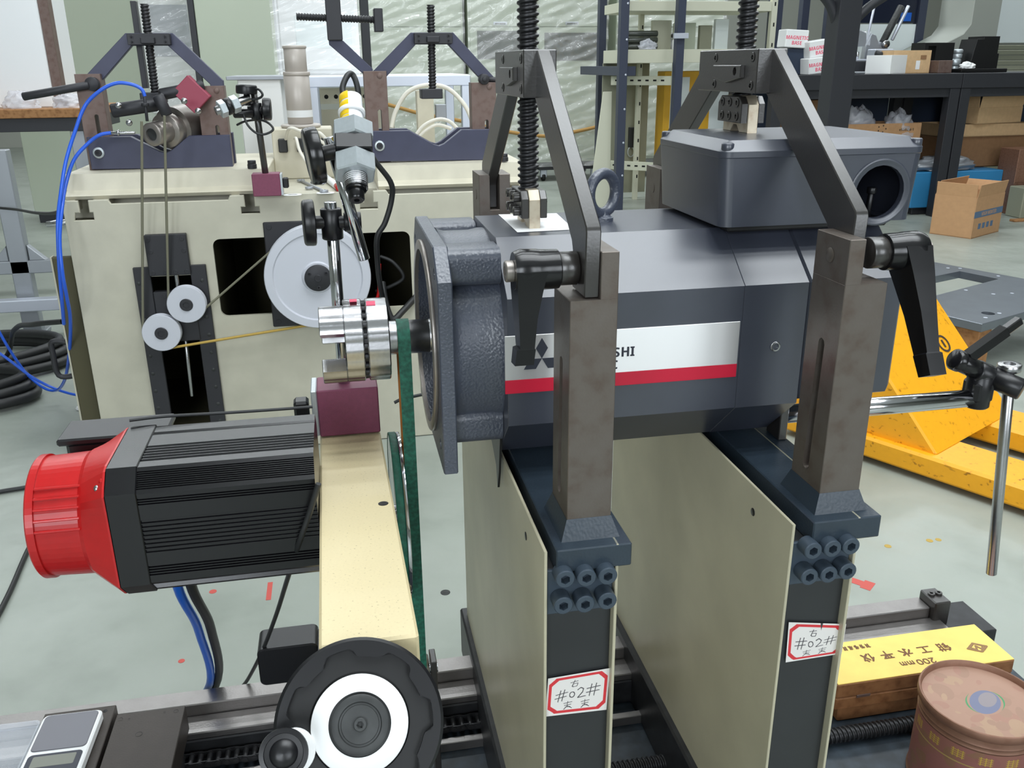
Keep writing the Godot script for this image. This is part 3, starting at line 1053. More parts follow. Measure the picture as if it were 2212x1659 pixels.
	for k in 3:
		var a := PI / 2 + TAU * k / 3
		var d := Vector2.from_angle(a)
		var e := Vector2.from_angle(a + PI / 6) * 0.0128
		var e2 := Vector2.from_angle(a - PI / 6) * 0.0128
		lg.ext(PackedVector2Array([lc, lc + e2, lc + e + e2, lc + e]), -0.8487, -0.8483)
		d = d
	part(np, "emblem", lg, M.logo_dark).set_meta("label", "three dark diamonds emblem")
	lettering(np, "MITSUBISHI", Basis.IDENTITY, Vector3(0.2545, 0.9132, -0.8485), 0.0105, M.logo_dark)
	lettering(np, "ELECTRIC", Basis.IDENTITY, Vector3(0.2475, 0.8995, -0.8485), 0.0098, M.logo_dark)
	var pp := mb()
	pp.quad(Vector3(0.1875, 1.029, -0.934), Vector3(0.2515, 1.029, -0.936), Vector3(0.2595, 1.029, -1.05), Vector3(0.189, 1.029, -1.058))
	var sheet := part(o, "paper_sheet", pp, M.paper)
	sheet.set_meta("label", "white paper sheet on the motor top")
	# coupling on the shaft
	var cp := thing("shaft_coupling", "bright turned steel jaw coupling on the motor shaft, two toothed claws towards the red servo", "coupling", Vector3(0.015, 0.857, -0.985))
	var outer := PackedVector2Array()
	for k in 72:
		outer.append(Vector2(ax.z, ax.y) + Vector2.from_angle(TAU * k / 72) * (0.0465 + 0.0011 * cos(16.0 * TAU * k / 72)))
	part(cp, "hub", mb().ext_x(outer, 0.0205, 0.045, 0.0012), M.steel_bright)
	part(cp, "hub", mb().ext_x(outer, -0.0045, 0.0165, 0.0012), M.steel_bright)
	part(cp, "spacer", mb().ext_x(circ(Vector2(ax.z, ax.y), 0.0405, 40), 0.0164, 0.0206), M.black_satin)
	for k in 22:
		var p := Vector2(ax.z, ax.y) + Vector2.from_angle(TAU * k / 22 + 0.1) * 0.0415
		part(cp, "spacer_roller", mb().cyl(Vector3(0.0166, p.y, p.x), Vector3(0.0204, p.y, p.x), 0.0035, 0.0, 10), M.thread_steel)
	for cl in [[26.0, 76.0], [150.0, 200.0], [272.0, 330.0]]:
		# a claw is a sector of the hub with round-bottomed ends
		var c := PackedVector2Array()
		for k in 13:
			var a := deg_to_rad(cl[0] + (cl[1] - cl[0]) * k / 12)
			c.append(Vector2(ax.z, ax.y) + Vector2.from_angle(a) * (0.0465 + 0.0011 * cos(16.0 * a)))
		for k in 13:
			var a := deg_to_rad(cl[1] - (cl[1] - cl[0]) * k / 12)
			c.append(Vector2(ax.z, ax.y) + Vector2.from_angle(a) * 0.027)
		part(cp, "claw", mb().ext_x(c, -0.031, -0.004, 0.0008), M.steel_bright)
	var mk := mb()
	mk.ext_x(PackedVector2Array([Vector2(-0.985, 0.9515), Vector2(-0.977, 0.951), Vector2(-0.977, 0.9519), Vector2(-0.985, 0.9524)]), 0.004, 0.012)
	mk.ext_x(PackedVector2Array([Vector2(-0.975, 0.9505), Vector2(-0.968, 0.948), Vector2(-0.968, 0.949), Vector2(-0.975, 0.9515)]), 0.022, 0.032)
	part(cp, "paint_mark", mk, M.paint_pink)


func clamp_lever(parent: Node3D, x0: float, s: float, yz: Vector2, tip: Vector2) -> void:
	# ratchet lever on an axis along x: collar, hub, a flat tapering handle ending in a bent tip
	var y := yz.y
	var z := yz.x
	var lv := mb()
	lv.cyl(Vector3(x0, y, z), Vector3(x0 + s * 0.018, y, z), 0.0148, 0.0008, 28)
	var c := part(parent, "clamp_lever", lv, M.black_steel)
	var hb := mb()
	hb.lathe(Vector3(x0 + s * 0.0165, y, z), Vector3(x0 + s * 0.1, y, z), [Vector2(0, 0), Vector2(0.016, 0.0), Vector2(0.0172, 0.001), Vector2(0.0178, 0.018), Vector2(0.0182, 0.019), Vector2(0.0188, 0.034), Vector2(0.0165, 0.0405), Vector2(0.0, 0.041)], 32)
	part(c, "hub", hb, M.black_plastic)
	var d := (tip - yz).normalized()
	var w := Vector2(-d.y, d.x)
	var L := yz.distance_to(tip)
	var hn := mb()
	var rows := [[0.0, 0.0185, 0.0565, 0.03], [0.2, 0.0165, 0.0565, 0.034], [0.5, 0.0132, 0.0555, 0.039], [0.82, 0.0102, 0.0545, 0.0415], [0.83, 0.01, 0.0575, 0.0405], [1.0, 0.009, 0.0595, 0.0425]]
	var secs := []
	for r in rows:
		var p: Vector2 = yz + d * L * r[0]
		var a0: float = x0 + s * r[2]
		var a1: float = x0 + s * r[3]
		var q := [p - w * r[1], p + w * r[1]]
		secs.append([Vector3(a0, q[0].y, q[0].x), Vector3(a0, q[1].y, q[1].x), Vector3(a1, q[1].y, q[1].x), Vector3(a1, q[0].y, q[0].x)])
	var flip := Vector3(s, 0, 0).dot((Vector3(0, w.y, w.x)).cross(Vector3(0, d.y, d.x))) < 0
	for i in secs.size() - 1:
		for k in 4:
			var l := (k + 1) % 4
			if flip:
				hn.quad(secs[i][k], secs[i][l], secs[i + 1][l], secs[i + 1][k])
			else:
				hn.quad(secs[i][k], secs[i + 1][k], secs[i + 1][l], secs[i][l])
	var e: Array = secs[secs.size() - 1]
	if flip:
		hn.quad(e[0], e[1], e[2], e[3])
	else:
		hn.quad(e[3], e[2], e[1], e[0])
	part(c, "handle", hn, M.black_plastic)
	part(c, "lever_bolt", screw_head(mb(), Vector3(x0 + s * 0.0565, y, z), Vector3(s, 0, 0), 0.0095, 0.008), M.machined)


func make_clamp(xc: float, s: float, dz: float, yhead: float, label: String, tip: Vector2) -> void:
	var o := thing("hold_down_clamp", label, "clamp", Vector3(xc, 0.99, -0.9875 + dz), "screw clamps holding the motor")
	var a0 := xc - s * 0.008
	var a1 := xc + s * 0.0054
	var lo := minf(a0, a1)
	var hi := maxf(a0, a1)
	var arm := [Vector2(-0.7175, 1.0095), Vector2(-0.7145, 1.066), Vector2(-0.7165, 1.071), Vector2(-0.905, 1.2125), Vector2(-0.93, 1.2125), Vector2(-0.93, 1.1795), Vector2(-0.762, 1.051), Vector2(-0.758, 1.043), Vector2(-0.758, 1.0095)]
	var pf := PackedVector2Array()
	var pb := PackedVector2Array()
	for p in arm:
		pf.append(Vector2(p.x + dz, p.y))
		pb.append(Vector2(-0.9875 * 2 - p.x + dz, p.y if p.y > 1.02 else 1.014))
	part(o, "arm", mb().ext_x(pf, lo, hi, 0.001), M.black_steel)
	part(o, "arm", mb().ext_x(pb, lo, hi, 0.001), M.black_steel)
	var bl := mb()
	var zf := -0.907 + dz
	var zb := -1.066 + dz
	bl.box(xc - 0.0215, xc + 0.0125, 1.168, 1.2135, zb, zf, 0.001)
	var block := part(o, "top_block", bl, M.black_steel)
	var kp := mb()
	kp.ext_x(PackedVector2Array([Vector2(zf - 0.03, 1.197), Vector2(zf - 0.105, 1.197), Vector2(zf - 0.105, 1.184), Vector2(zf - 0.07, 1.178), Vector2(zf - 0.03, 1.184)]), xc - 0.0265, xc - 0.021, 0.0008, [circ(Vector2(zf - 0.045, 1.1905), 0.0045, 14)])
	part(block, "clevis_plate", kp, M.black_steel)
	for p in [Vector2(zf - 0.012, 1.205), Vector2(zf - 0.012, 1.176), Vector2(zf - 0.11, 1.205), Vector2(zf - 0.11, 1.176)]:
		part(block, "block_screw", screw_head(mb(), Vector3(xc - 0.0214, p.y, p.x), Vector3(-1, 0, 0), 0.005, 0.0009), M.black_steel)
	var zs := -0.985 + dz
	part(o, "clamp_screw", mb().thread(Vector3(xc, yhead + 0.04, zs), Vector3(xc, 1.46, zs), 0.0092, 0.0118, 0.0071, 24), M.thread_steel)
	# swivel jaw: a pale plate between two dark ones, six screws at the left
	var jw := PackedVector2Array([Vector2(zs - 0.033, yhead), Vector2(zs - 0.012, yhead), Vector2(zs - 0.004, yhead + 0.008), Vector2(zs + 0.004, yhead + 0.008), Vector2(zs + 0.012, yhead), Vector2(zs + 0.033, yhead), Vector2(zs + 0.033, yhead + 0.031), Vector2(zs + 0.025, yhead + 0.041), Vector2(zs - 0.025, yhead + 0.041), Vector2(zs - 0.033, yhead + 0.031)])
	part(o, "jaw_plate", mb().ext_x(jw, xc - 0.006, xc + 0.0065, 0.0006), M.brass_steel)
	var jd := PackedVector2Array([Vector2(zs - 0.032, yhead + 0.011), Vector2(zs + 0.032, yhead + 0.011), Vector2(zs + 0.032, yhead + 0.032), Vector2(zs + 0.024, yhead + 0.04), Vector2(zs - 0.024, yhead + 0.04), Vector2(zs - 0.032, yhead + 0.032)])
	part(o, "jaw_cheek", mb().ext_x(jd, xc + 0.0065, xc + 0.0145, 0.0008), M.black_steel)
	var ch := part(o, "jaw_cheek", mb().ext_x(jd, xc - 0.0145, xc - 0.006, 0.0008), M.black_steel)
	for i in 3:
		for j in 2:
			part(ch, "cheek_screw", screw_head(mb(), Vector3(xc - 0.0144, yhead + 0.018 + 0.015 * j, zs - 0.02 + 0.02 * i), Vector3(-1, 0, 0), 0.0052, 0.007 if s > 0 else 0.001, 14), M.black_steel)
	part(o, "swivel_pin", mb().ball(Vector3(xc + 0.0145, yhead + 0.024, zs - 0.004), 0.0085, 14), M.chrome)
	clamp_lever(o, xc - s * 0.0085 if s > 0 else xc + 0.0145, -s, Vector2(-0.742, 1.0305), tip)


func build_clamps() -> void:
	make_clamp(0.2105, 1.0, 0.0, 1.029, "black A-frame screw clamp over the motor flange end, pressing on the white paper", Vector2(-0.733, 0.948))
	make_clamp(0.469, -1.0, -0.021, 1.1235, "black A-frame screw clamp pressing on the motor's terminal box", Vector2(-0.69, 0.922))


func ribbed(m: MB, zf: float, zr: float, yb: float, yt: float, c: float, x0: float, x1: float) -> void:
	# chamfered square housing with grooves running along x; grooves listed per side as (from, to, count)
	var cor := [Vector2(zf, yb + c), Vector2(zf, yt - c), Vector2(zf - c, yt), Vector2(zr + c, yt), Vector2(zr, yt - c), Vector2(zr, yb + c), Vector2(zr + c, yb), Vector2(zf - c, yb)]
	var gro := [[[0.08, 0.2, 4], [0.34, 0.72, 8], [0.88, 0.96, 3]], [[0.15, 0.85, 9]], [[0.12, 0.5, 6], [0.75, 0.85, 1]], [[0.3, 0.7, 4]], [], [], [], [[0.2, 0.8, 6]]]
	var p := PackedVector2Array()
	for i in 8:
		var a: Vector2 = cor[i]
		var b: Vector2 = cor[(i + 1) % 8]
		var n := Vector2(-(b - a).y, (b - a).x).normalized()
		if (Vector2((zf + zr) / 2, (yb + yt) / 2) - a).dot(n) < 0:
			n = -n
		p.append(a)
		for g in gro[i]:
			var st: float = (g[1] - g[0]) / g[2]
			for k in g[2]:
				var u: float = g[0] + st * k
				var dep := minf(0.0016, st * (b - a).length() * 0.7)
				p.append(a.lerp(b, u + st * 0.1))
				p.append(a.lerp(b, u + st * 0.3) + n * dep)
				p.append(a.lerp(b, u + st * 0.7) + n * dep)
				p.append(a.lerp(b, u + st * 0.9))
	m.ext_x(p, x0, x1)


func build_drive() -> void:
	# cream drive arm, tilted slightly, with the servo motor on its left and the belt pulley on its right
	var o := thing("swing_arm", "cream painted drive arm between the black servo motor and the green belt", "machine arm", Vector3(0, 0.236, -0.95))
	var zx := Vector3(0.011, 0.0615, 0.998).normalized()
	var tx := Vector3(1, 0, -0.011).normalized()
	var arm_t := Transform3D(Basis(tx, zx.cross(tx), zx), Vector3(-0.0065, 0.766, -1.03))
	var a := mb()
	a.t = arm_t
	a.box(-0.0372, 0.0372, -0.075, 0.0, -0.07, 0.4645, 0.0022)
	var beam := part(o, "arm_beam", a, M.arm_cream)
	var sc := mb()
	sc.t = arm_t
	sc.lathe(Vector3(0.0265, 0.0, 0.215), Vector3(0.0265, 0.01, 0.215), [Vector2(0.0, 0.0005), Vector2(0.0052, 0.0), Vector2(0.0052, 0.0004), Vector2(0.004, 0.0008), Vector2(0.002, 0.0003), Vector2(0, 0.0003)], 16)
	part(beam, "flush_screw", sc, M.black_satin)
	part(o, "arm_column", mb().box(-0.028, 0.02, 0.236, 0.69, -1.03, -0.93, 0.003), M.arm_cream)
	var br := mb().box(-0.08, -0.028, 0.36, 0.43, -1.05, -0.99, 0.003)
	part(o, "arm_bracket", br, M.arm_cream)
	var ob := rrect(-0.1575, -0.074, 0.3765, 0.4375, 0.009)
	var obm := mb()
	obm.ext(ob, -1.125, -1.075, 0.002)
	obm.box(-0.075, -0.05, 0.38, 0.43, -1.12, -1.04, 0.001)
	part(o, "counter_plate", obm, M.black_satin)
	# handwheel, leaning back towards the viewer
	var n := Vector3(0.03, 0.58, 0.81).normalized()
	var wc := Vector3(-0.0122, 0.757, -0.522)
	var hw := thing("handwheel", "black scalloped handwheel with a white ring and knob at the cream arm's end", "handwheel", wc - n * 0.02)
	var f := MB.frame(wc, wc + n)
	var wt := f * Transform3D(Basis(Vector3(1, 0, 0), Vector3(0, 0, -1), Vector3(0, 1, 0)), Vector3.ZERO)
	# make local x run to the right and local y upwards on the face
	var fx := Vector3(1, 0, 0)
	fx = (fx - n * fx.dot(n)).normalized()
	wt = Transform3D(Basis(fx, n.cross(fx), n), wc)
	var R := 0.0602
	var hole := PackedVector2Array()
	for k in 126:
		var th := TAU * k / 126
		var q := fposmod((th - deg_to_rad(78.0)) / (TAU / 7) + 0.5, 1.0) - 0.5
		var w := clampf((0.3 - absf(q)) / 0.12, 0.0, 1.0)
		w = w * w * (3 - 2 * w)
		hole.append(Vector2.from_angle(th) * (R * 0.872 - R * 0.1 * w))
	var rim := mb()
	rim.t = wt
	rim.ext(circ(Vector2.ZERO, R, 84), -0.012, 0.0, 0.0022, [hole])
	part(hw, "rim", rim, M.black_satin)
	var dish := mb()
	dish.t = wt
	var dp := []
	for p in [[0.0, -0.0125], [0.055, -0.0125], [0.055, -0.0055], [0.036, -0.0052], [0.034, -0.003]]:
		dp.append(Vector2(p[0], p[1]))
	dish.lathe(Vector3.ZERO, Vector3(0, 0, 1), dp, 64)
	part(hw, "dish", dish, M.black_matt)
	var wr := mb()
	wr.t = wt
	wr.lathe(Vector3.ZERO, Vector3(0, 0, 1), [Vector2(0.0345, -0.006), Vector2(0.0345, -0.0012), Vector2(0.0338, -0.0006), Vector2(0.0222, -0.0006)], 64)
	part(hw, "white_ring", wr, M.white)
	var hb := mb()
	hb.t = wt
	hb.lathe(Vector3.ZERO, Vector3(0, 0, 1), [Vector2(0.0222, -0.0006), Vector2(0.0222, -0.002), Vector2(0.0206, -0.002), Vector2(0.0206, 0.0008), Vector2(0.02, 0.0013), Vector2(0.0155, 0.0013), Vector2(0.0148, 0.0002), Vector2(0.0136, 0.0002), Vector2(0.0132, 0.001), Vector2(0.0, 0.0012)], 56)
	part(hw, "hub", hb, M.dark_grey)
	var cb := mb()
	cb.t = wt
	cb.ext(circ(Vector2.ZERO, 0.0048, 24), 0.001, 0.0042, 0.0005, [hexa(0.0027)], 0.002)
	part(hw, "centre_screw", cb, M.dark_grey)
	var kp := Vector2(-0.052, -0.0095)
	var kn := mb()
	kn.t = wt * Transform3D(Basis.IDENTITY, Vector3(kp.x, kp.y, 0))
	kn.lathe(Vector3(0, 0, -0.004), Vector3(0, 0, 1), [Vector2(0, 0.0), Vector2(0.011, 0.0), Vector2(0.0135, 0.006), Vector2(0.0158, 0.022), Vector2(0.0165, 0.028), Vector2(0.0162, 0.03), Vector2(0.0132, 0.0304), Vector2(0.0128, 0.029), Vector2(0.0095, 0.0288), Vector2(0.0075, 0.031), Vector2(0.004, 0.0325), Vector2(0, 0.0328)], 40)
	part(hw, "turning_knob", kn, M.black_satin)
	var rb := mb()
	rb.t = wt
	rb.lathe(Vector3(kp.x, kp.y, 0.0) + Vector3(0.0048, -0.002, -0.006), Vector3(kp.x, kp.y, 1.0), [Vector2(0.0, 0.0), Vector2(0.0155, 0.0), Vector2(0.0155, 0.0075), Vector2(0.015, 0.008), Vector2(0, 0.008)], 32)
	part(hw, "knob_seat", rb, M.white)
	var ws := mb()
	ws.cyl(wc - n * 0.045, wc - n * 0.012, 0.012, 0.001, 20)
	part(hw, "wheel_shaft", ws, M.steel_bright)
	# servo motor
	var sv := thing("servo_motor", "black ribbed servo motor with a red fan cowl, bolted to the cream arm", "servo motor", Vector3(-0.15, 0.706, -0.8715))
	var bd := mb()
	ribbed(bd, -0.8, -0.943, 0.706, 0.841, 0.0195, -0.2075, -0.0425)
	part(sv, "finned_body", bd, M.servo_black)
	var er := mb()
	var eo := PackedVector2Array([Vector2(-0.7985, 0.7245), Vector2(-0.7985, 0.8235), Vector2(-0.819, 0.8425), Vector2(-0.925, 0.8425), Vector2(-0.9445, 0.8235), Vector2(-0.9445, 0.7245), Vector2(-0.925, 0.7045), Vector2(-0.819, 0.7045)])
	er.ext_x(eo, -0.2355, -0.2072, 0.0008)
	part(sv, "end_frame", er, M.servo_black)
	# cowl: eight-sided at the frame, round at the far end
	var cw := mb()
	var cy := 0.7735
	var cz := -0.8715
	var rows := [[-0.2355, 1.0, 0.0], [-0.2375, 1.0, 0.0], [-0.2625, 0.1, 0.0635], [-0.2665, 0.0, 0.0622], [-0.306, 0.0, 0.0605], [-0.3062, 0.0, 0.0625], [-0.313, 0.0, 0.0625], [-0.3145, 0.0, 0.061], [-0.3145, 0.0, 0.056], [-0.318, 0.0, 0.05], [-0.318, 0.0, 0.0]]
	var ringv := []
	for r in rows:
		var rg := []
		for k in 64:
			var d := Vector2.from_angle(TAU * k / 64)
			# distance to the eight-sided outline along d
			var best := 1e9
			for e in 8:
				var p: Vector2 = eo[e] - Vector2(cz, cy)
				var q: Vector2 = eo[(e + 1) % 8] - Vector2(cz, cy)
				var hit = Geometry2D.line_intersects_line(Vector2.ZERO, d, p, q - p)
				if hit != null and hit.dot(d) > 0 and hit.length() < best:
					best = hit.length()
			var rad: float = lerpf(r[2], best, r[1]) if r[1] < 1.0 else best
			rg.append(Vector3(r[0], cy + d.y * rad, cz + d.x * rad))
		ringv.append(rg)
	for i in ringv.size() - 1:
		for k in 64:
			var l := (k + 1) % 64
			cw.quad(ringv[i][k], ringv[i][l], ringv[i + 1][l], ringv[i + 1][k])
	var cowl := part(sv, "fan_cowl", cw, M.red)
	for k in 5:
		var th := deg_to_rad(12.0 + 9.5 * k)
		var c := Vector3(-0.285, cy + sin(th) * 0.0625, cz + cos(th) * 0.0625)
		var rbm := mb()
		rbm.t = Transform3D(Basis(Vector3(1, 0, 0), Vector3(0, sin(th), cos(th)), Vector3(0, -cos(th), sin(th))), c)
		rbm.box(-0.0205, 0.021, -0.003, 0.0022, -0.0013, 0.0013, 0.0006)
		part(cowl, "cowl_rib", rbm, M.red)
	var bs := mb().box(-0.2415, -0.2355, 0.8195, 0.8355, -0.826, -0.81, 0.002)
	part(cowl, "screw_boss", bs, M.red)
	part(cowl, "cowl_screw", mb().ball(Vector3(-0.2435, 0.826, -0.812), 0.0036, 12), M.steel_bright)
	var jb := mb()
	jb.box(-0.31, -0.21, 0.765, 0.818, -1.0, -0.952, 0.004)
	jb.box(-0.317, -0.203, 0.816, 0.824, -1.006, -0.948, 0.002)
	var jbx := part(sv, "connection_box", jb, M.black_satin)
	part(jbx, "box_screw", mb().cyl(Vector3(-0.21, 0.824, -0.957), Vector3(-0.21, 0.8265, -0.957), 0.004, 0.0008, 12), M.black_satin)
	part(sv, "motor_flange", mb().box(-0.0435, -0.037, 0.706, 0.76, -0.943, -0.8, 0.001), M.servo_black)
	# belt pulley on the servo axis, right of the arm
	var pu := thing("belt_pulley", "shiny steel belt pulley with green belt round it, right of the cream arm", "pulley", Vector3(0.045, 0.556, -1.012))
	var pax := Vector3(0.0, 0.662, -1.012)
	part(pu, "pulley_wheel", mb().lathe(Vector3(0.0405, pax.y, pax.z), Vector3(0.06, pax.y, pax.z), [Vector2(0, 0.002), Vector2(0.09, 0.002), Vector2(0.102, 0.0), Vector2(0.1022, 0.0085), Vector2(0.1032, 0.009), Vector2(0.1042, 0.01), Vector2(0.1042, 0.0132), Vector2(0.102, 0.0138), Vector2(0.08, 0.012), Vector2(0.0, 0.012)], 80), M.chrome)
	part(pu, "flat_belt", mb().ring(Vector3(0.0402, pax.y, pax.z), Vector3(0.0492, pax.y, pax.z), 0.1015, 0.1045, 0.0003, 80), M.belt_green)
	part(pu, "pulley_shaft", mb().cyl(Vector3(0.02, pax.y, pax.z), Vector3(0.043, pax.y, pax.z), 0.012, 0.0, 16), M.steel_bright)
	# drive belt over the motor shaft, down to an idler by the bed
	var bl := thing("drive_belt", "long green flat drive belt looped over the motor shaft", "belt", Vector3(0.062, 0.42, -0.985))
	for lay in [[0.0197, 0.0205, M.belt_orange], [0.0205, 0.0214, M.belt_green]]:
		var po := PackedVector2Array()
		var pi := PackedVector2Array()
		for k in 17:
			var u := Vector2.from_angle(PI * k / 16)
			po.append(Vector2(-0.985, 0.904) + u * lay[1])
			pi.append(Vector2(-0.985, 0.904) + u * lay[0])
		for k in 17:
			var u := Vector2.from_angle(PI + PI * k / 16)
			po.append(Vector2(-0.985, 0.44) + u * lay[1])
			pi.append(Vector2(-0.985, 0.44) + u * lay[0])
		part(bl, "belt_face" if lay[2] == M.belt_green else "belt_lining", mb().ext_x(po, 0.0545, 0.069, 0.0, [pi]), lay[2])
	var id := thing("idler_roller", "steel idler roller at the bottom of the green drive belt", "roller", Vector3(0.06, 0.236, -0.985))
	part(id, "roller", mb().cyl(Vector3(0.05, 0.44, -0.985), Vector3(0.073, 0.44, -0.985), 0.0195, 0.001, 28), M.steel_bright)
	part(id, "bracket", mb().box(0.075, 0.083, 0.236, 0.46, -1.0, -0.97, 0.001), M.black_steel)
	part(id, "pin", mb().cyl(Vector3(0.045, 0.44, -0.985), Vector3(0.085, 0.44, -0.985), 0.006, 0.0, 14), M.steel_bright)


func round_knob(parent: Node3D, a: Vector3, b: Vector3, r: float, m: Material) -> void:
	# fluted clamping knob from its back a to its face b, with a neck behind it
	var L := a.distance_to(b)
	part(parent, "clamp_knob", mb().lathe(a, b, [Vector2(0, 0), Vector2(r * 0.9, 0.0), Vector2(r * 0.985, L * 0.08), Vector2(r, L * 0.3), Vector2(r * 0.985, L * 0.8), Vector2(r * 0.94, L * 0.94), Vector2(r * 0.86, L), Vector2(r * 0.8, L * 0.96), Vector2(0, L * 0.95)], 40), m)


func build_small_front() -> void:
	# magnetic stand on the rear end of the arm, with an inductive sensor on it
	var o := thing("magnetic_stand", "purple magnetic base with a chrome post and black clamps, on the cream arm", "magnetic stand", Vector3(-0.006, 0.767, -1.055))
	part(o, "magnet_base", mb().box(-0.0432, 0.0308, 0.768, 0.8285, -1.084, -1.031, 0.0014), M.purple)
	part(o, "pole_plate", mb().box(-0.0505, -0.0432, 0.769, 0.8285, -1.084, -1.032, 0.0012), M.steel_zinc)
	var sw := mb()
	sw.t = Transform3D(Basis(Vector3(1, 0, 0), 0.06), Vector3(-0.06, 0.8, -1.045))
	sw.box(-0.012, 0.006, -0.022, 0.016, -0.008, 0.012, 0.003)
	part(o, "switch_knob", sw, M.black_satin)
	part(o, "post", mb().cyl(Vector3(-0.0095, 0.828, -1.057), Vector3(-0.0095, 1.0515, -1.057), 0.0072, 0.0008, 24), M.chrome)
	var c := mb()
	c.cyl(Vector3(-0.0095, 1.008, -1.057), Vector3(-0.0095, 1.044, -1.057), 0.0124, 0.0012, 28)
	c.cyl(Vector3(-0.03, 1.0285, -1.055), Vector3(-0.018, 1.0285, -1.055), 0.0078, 0.0, 20)
	c.cyl(Vector3(-0.001, 1.0285, -1.05), Vector3(0.0075, 1.0285, -1.05), 0.0075, 0.0, 20)
	c.cyl(Vector3(0.0045, 1.0285, -1.05), Vector3(0.0245, 1.0285, -1.05), 0.0112, 0.001, 24)
	part(o, "post_clamp", c, M.black_satin)
	round_knob(o, Vector3(-0.0285, 1.0285, -1.055), Vector3(-0.0425, 1.0285, -1.054), 0.0268, M.black_satin)
	part(o, "cross_rod", mb().cyl(Vector3(-0.0049, 1.1252, -1.04), Vector3(0.0249, 0.9851, -1.04), 0.0068, 0.0008, 22), M.chrome)
	var kb := mb()
	kb.cyl(Vector3(-0.016, 1.109, -1.012), Vector3(0.006, 1.113, -1.012), 0.0085, 0.0, 20)
	part(o, "knob_neck", kb, M.black_satin)
	round_knob(o, Vector3(-0.0145, 1.1085, -1.012), Vector3(-0.0305, 1.1065, -1.01), 0.031, M.black_plastic)
	# sensor
	var d := Vector3(-0.02, -0.77, 0.63).normalized()
	var sc := Vector3(0.0205, 1.1155, -1.0)
	var sn := thing("inductive_sensor", "threaded sensor with two zinc nuts and yellow tape above the steel coupling", "sensor", sc + d * 0.055)
	part(sn, "sensor_body", mb().cyl(sc - d * 0.066, sc + d * 0.045, 0.0122, 0.0006, 28), M.white_gloss)
	var yl := mb()
	for e in [[-0.0665, -0.057], [-0.0555, -0.048], [-0.043, -0.037], [-0.0362, -0.026]]:
		yl.lathe(sc + d * e[0], sc + d * e[1], [Vector2(0.0125, 0), Vector2(0.0128, 0.0003), Vector2(0.0128, e[1] - e[0] - 0.0003), Vector2(0.0125, e[1] - e[0])], 28, deg_to_rad(285.0), deg_to_rad(430.0))
	part(sn, "yellow_tape", yl, M.yellow)
	part(sn, "cable_tie", mb().ring(sc - d * 0.048, sc - d * 0.043, 0.0128, 0.0148, 0.0008, 28), M.white)
	var th := mb().thread(sc + d * 0.03, sc + d * 0.05, 0.0118, 0.0128, 0.0022, 24)
	part(sn, "thread", th, M.steel_bright)
	part(sn, "sensor_tip", mb().lathe(sc + d * 0.049, sc + d * 0.07, [Vector2(0, 0), Vector2(0.011, 0), Vector2(0.011, 0.004), Vector2(0.0085, 0.005), Vector2(0.0085, 0.014), Vector2(0.0072, 0.0155), Vector2(0.003, 0.0155), Vector2(0.0028, 0.013), Vector2(0, 0.013)], 24), M.black_plastic)
	var nt := 0.45
	part(sn, "lock_nut", hex_nut(mb(), sc + d * 0.0115, sc + d * 0.0345, 0.0236, 0.012, nt), M.steel_zinc)
	part(sn, "lock_nut", hex_nut(mb(), sc - d * 0.0285, sc - d * 0.0075, 0.0236, 0.012, nt), M.steel_zinc)
	var cp := mb()
	cp.t = MB.frame(sc, sc - d)
	cp.box(-0.0195, 0.0195, -0.0112, 0.0072, -0.021, 0.019, 0.001)
	part(sn, "clamp_plate", cp, M.black_satin)
	var cl := mb().tube(spl([sc - d * 0.062 + Vector3(-0.006, 0, 0), sc - d * 0.076 + Vector3(-0.0085, 0.002, 0), sc - d * 0.092 + Vector3(-0.002, 0.003, 0), sc - d * 0.096 + Vector3(0.004, 0.0, -0.002), sc - d * 0.082 + Vector3(0.0085, -0.004, -0.006), sc - d * 0.06 + Vector3(0.01, -0.012, -0.022), Vector3(0.0399, 1.1061, -1.05), Vector3(0.061, 1.0726, -1.055), Vector3(0.0618, 1.0516, -1.06), Vector3(0.0527, 1.0247, -1.06), Vector3(0.0424, 1.0075, -1.06), Vector3(0.041, 0.9798, -1.065), Vector3(0.043, 0.9442, -1.07), Vector3(0.0502, 0.8997, -1.08), Vector3(0.057, 0.8627, -1.09)]), 0.0033, 10)
	part(sn, "sensor_cable", cl, M.cable_black)
	# rod with a swivel clamp at the far right
	var ro := thing("stop_rod", "chrome rod with a black swivel clamp and a hanging steel pin, right of the motor", "stop rod", Vector3(0.5, 0.777, -0.9))
	part(ro, "rod_bracket", mb().box(0.492, 0.5025, 0.777, 0.818, -0.916, -0.884, 0.001), M.black_steel)
	part(ro, "rod", mb().cyl(Vector3(0.494, 0.8035, -0.9), Vector3(0.768, 0.8035, -0.9), 0.0112, 0.001, 28), M.chrome)
	var sw1 := mb()
	sw1.cyl(Vector3(0.765, 0.792, -0.9), Vector3(0.765, 0.835, -0.9), 0.0155, 0.002, 24)
	sw1.box(0.751, 0.779, 0.8, 0.828, -0.915, -0.886, 0.004)
	sw1.cyl(Vector3(0.755, 0.8405, -0.9), Vector3(0.79, 0.8245, -0.9), 0.0142, 0.002, 24)
	sw1.cyl(Vector3(0.779, 0.83, -0.899), Vector3(0.801, 0.8215, -0.87), 0.0135, 0.0015, 24)
	part(ro, "swivel_clamp", sw1, M.black_satin)
	var kn2 := mb().cyl(Vector3(0.728, 0.855, -0.9), Vector3(0.758, 0.8405, -0.9), 0.0118, 0.001, 24)
	kn2.lathe(Vector3(0.722, 0.858, -0.9), Vector3(0.735, 0.852, -0.9), [Vector2(0, 0), Vector2(0.0105, 0), Vector2(0.0135, 0.003), Vector2(0.0135, 0.011), Vector2(0, 0.014)], 24)
	part(ro, "clamp_hub", kn2, M.black_plastic)
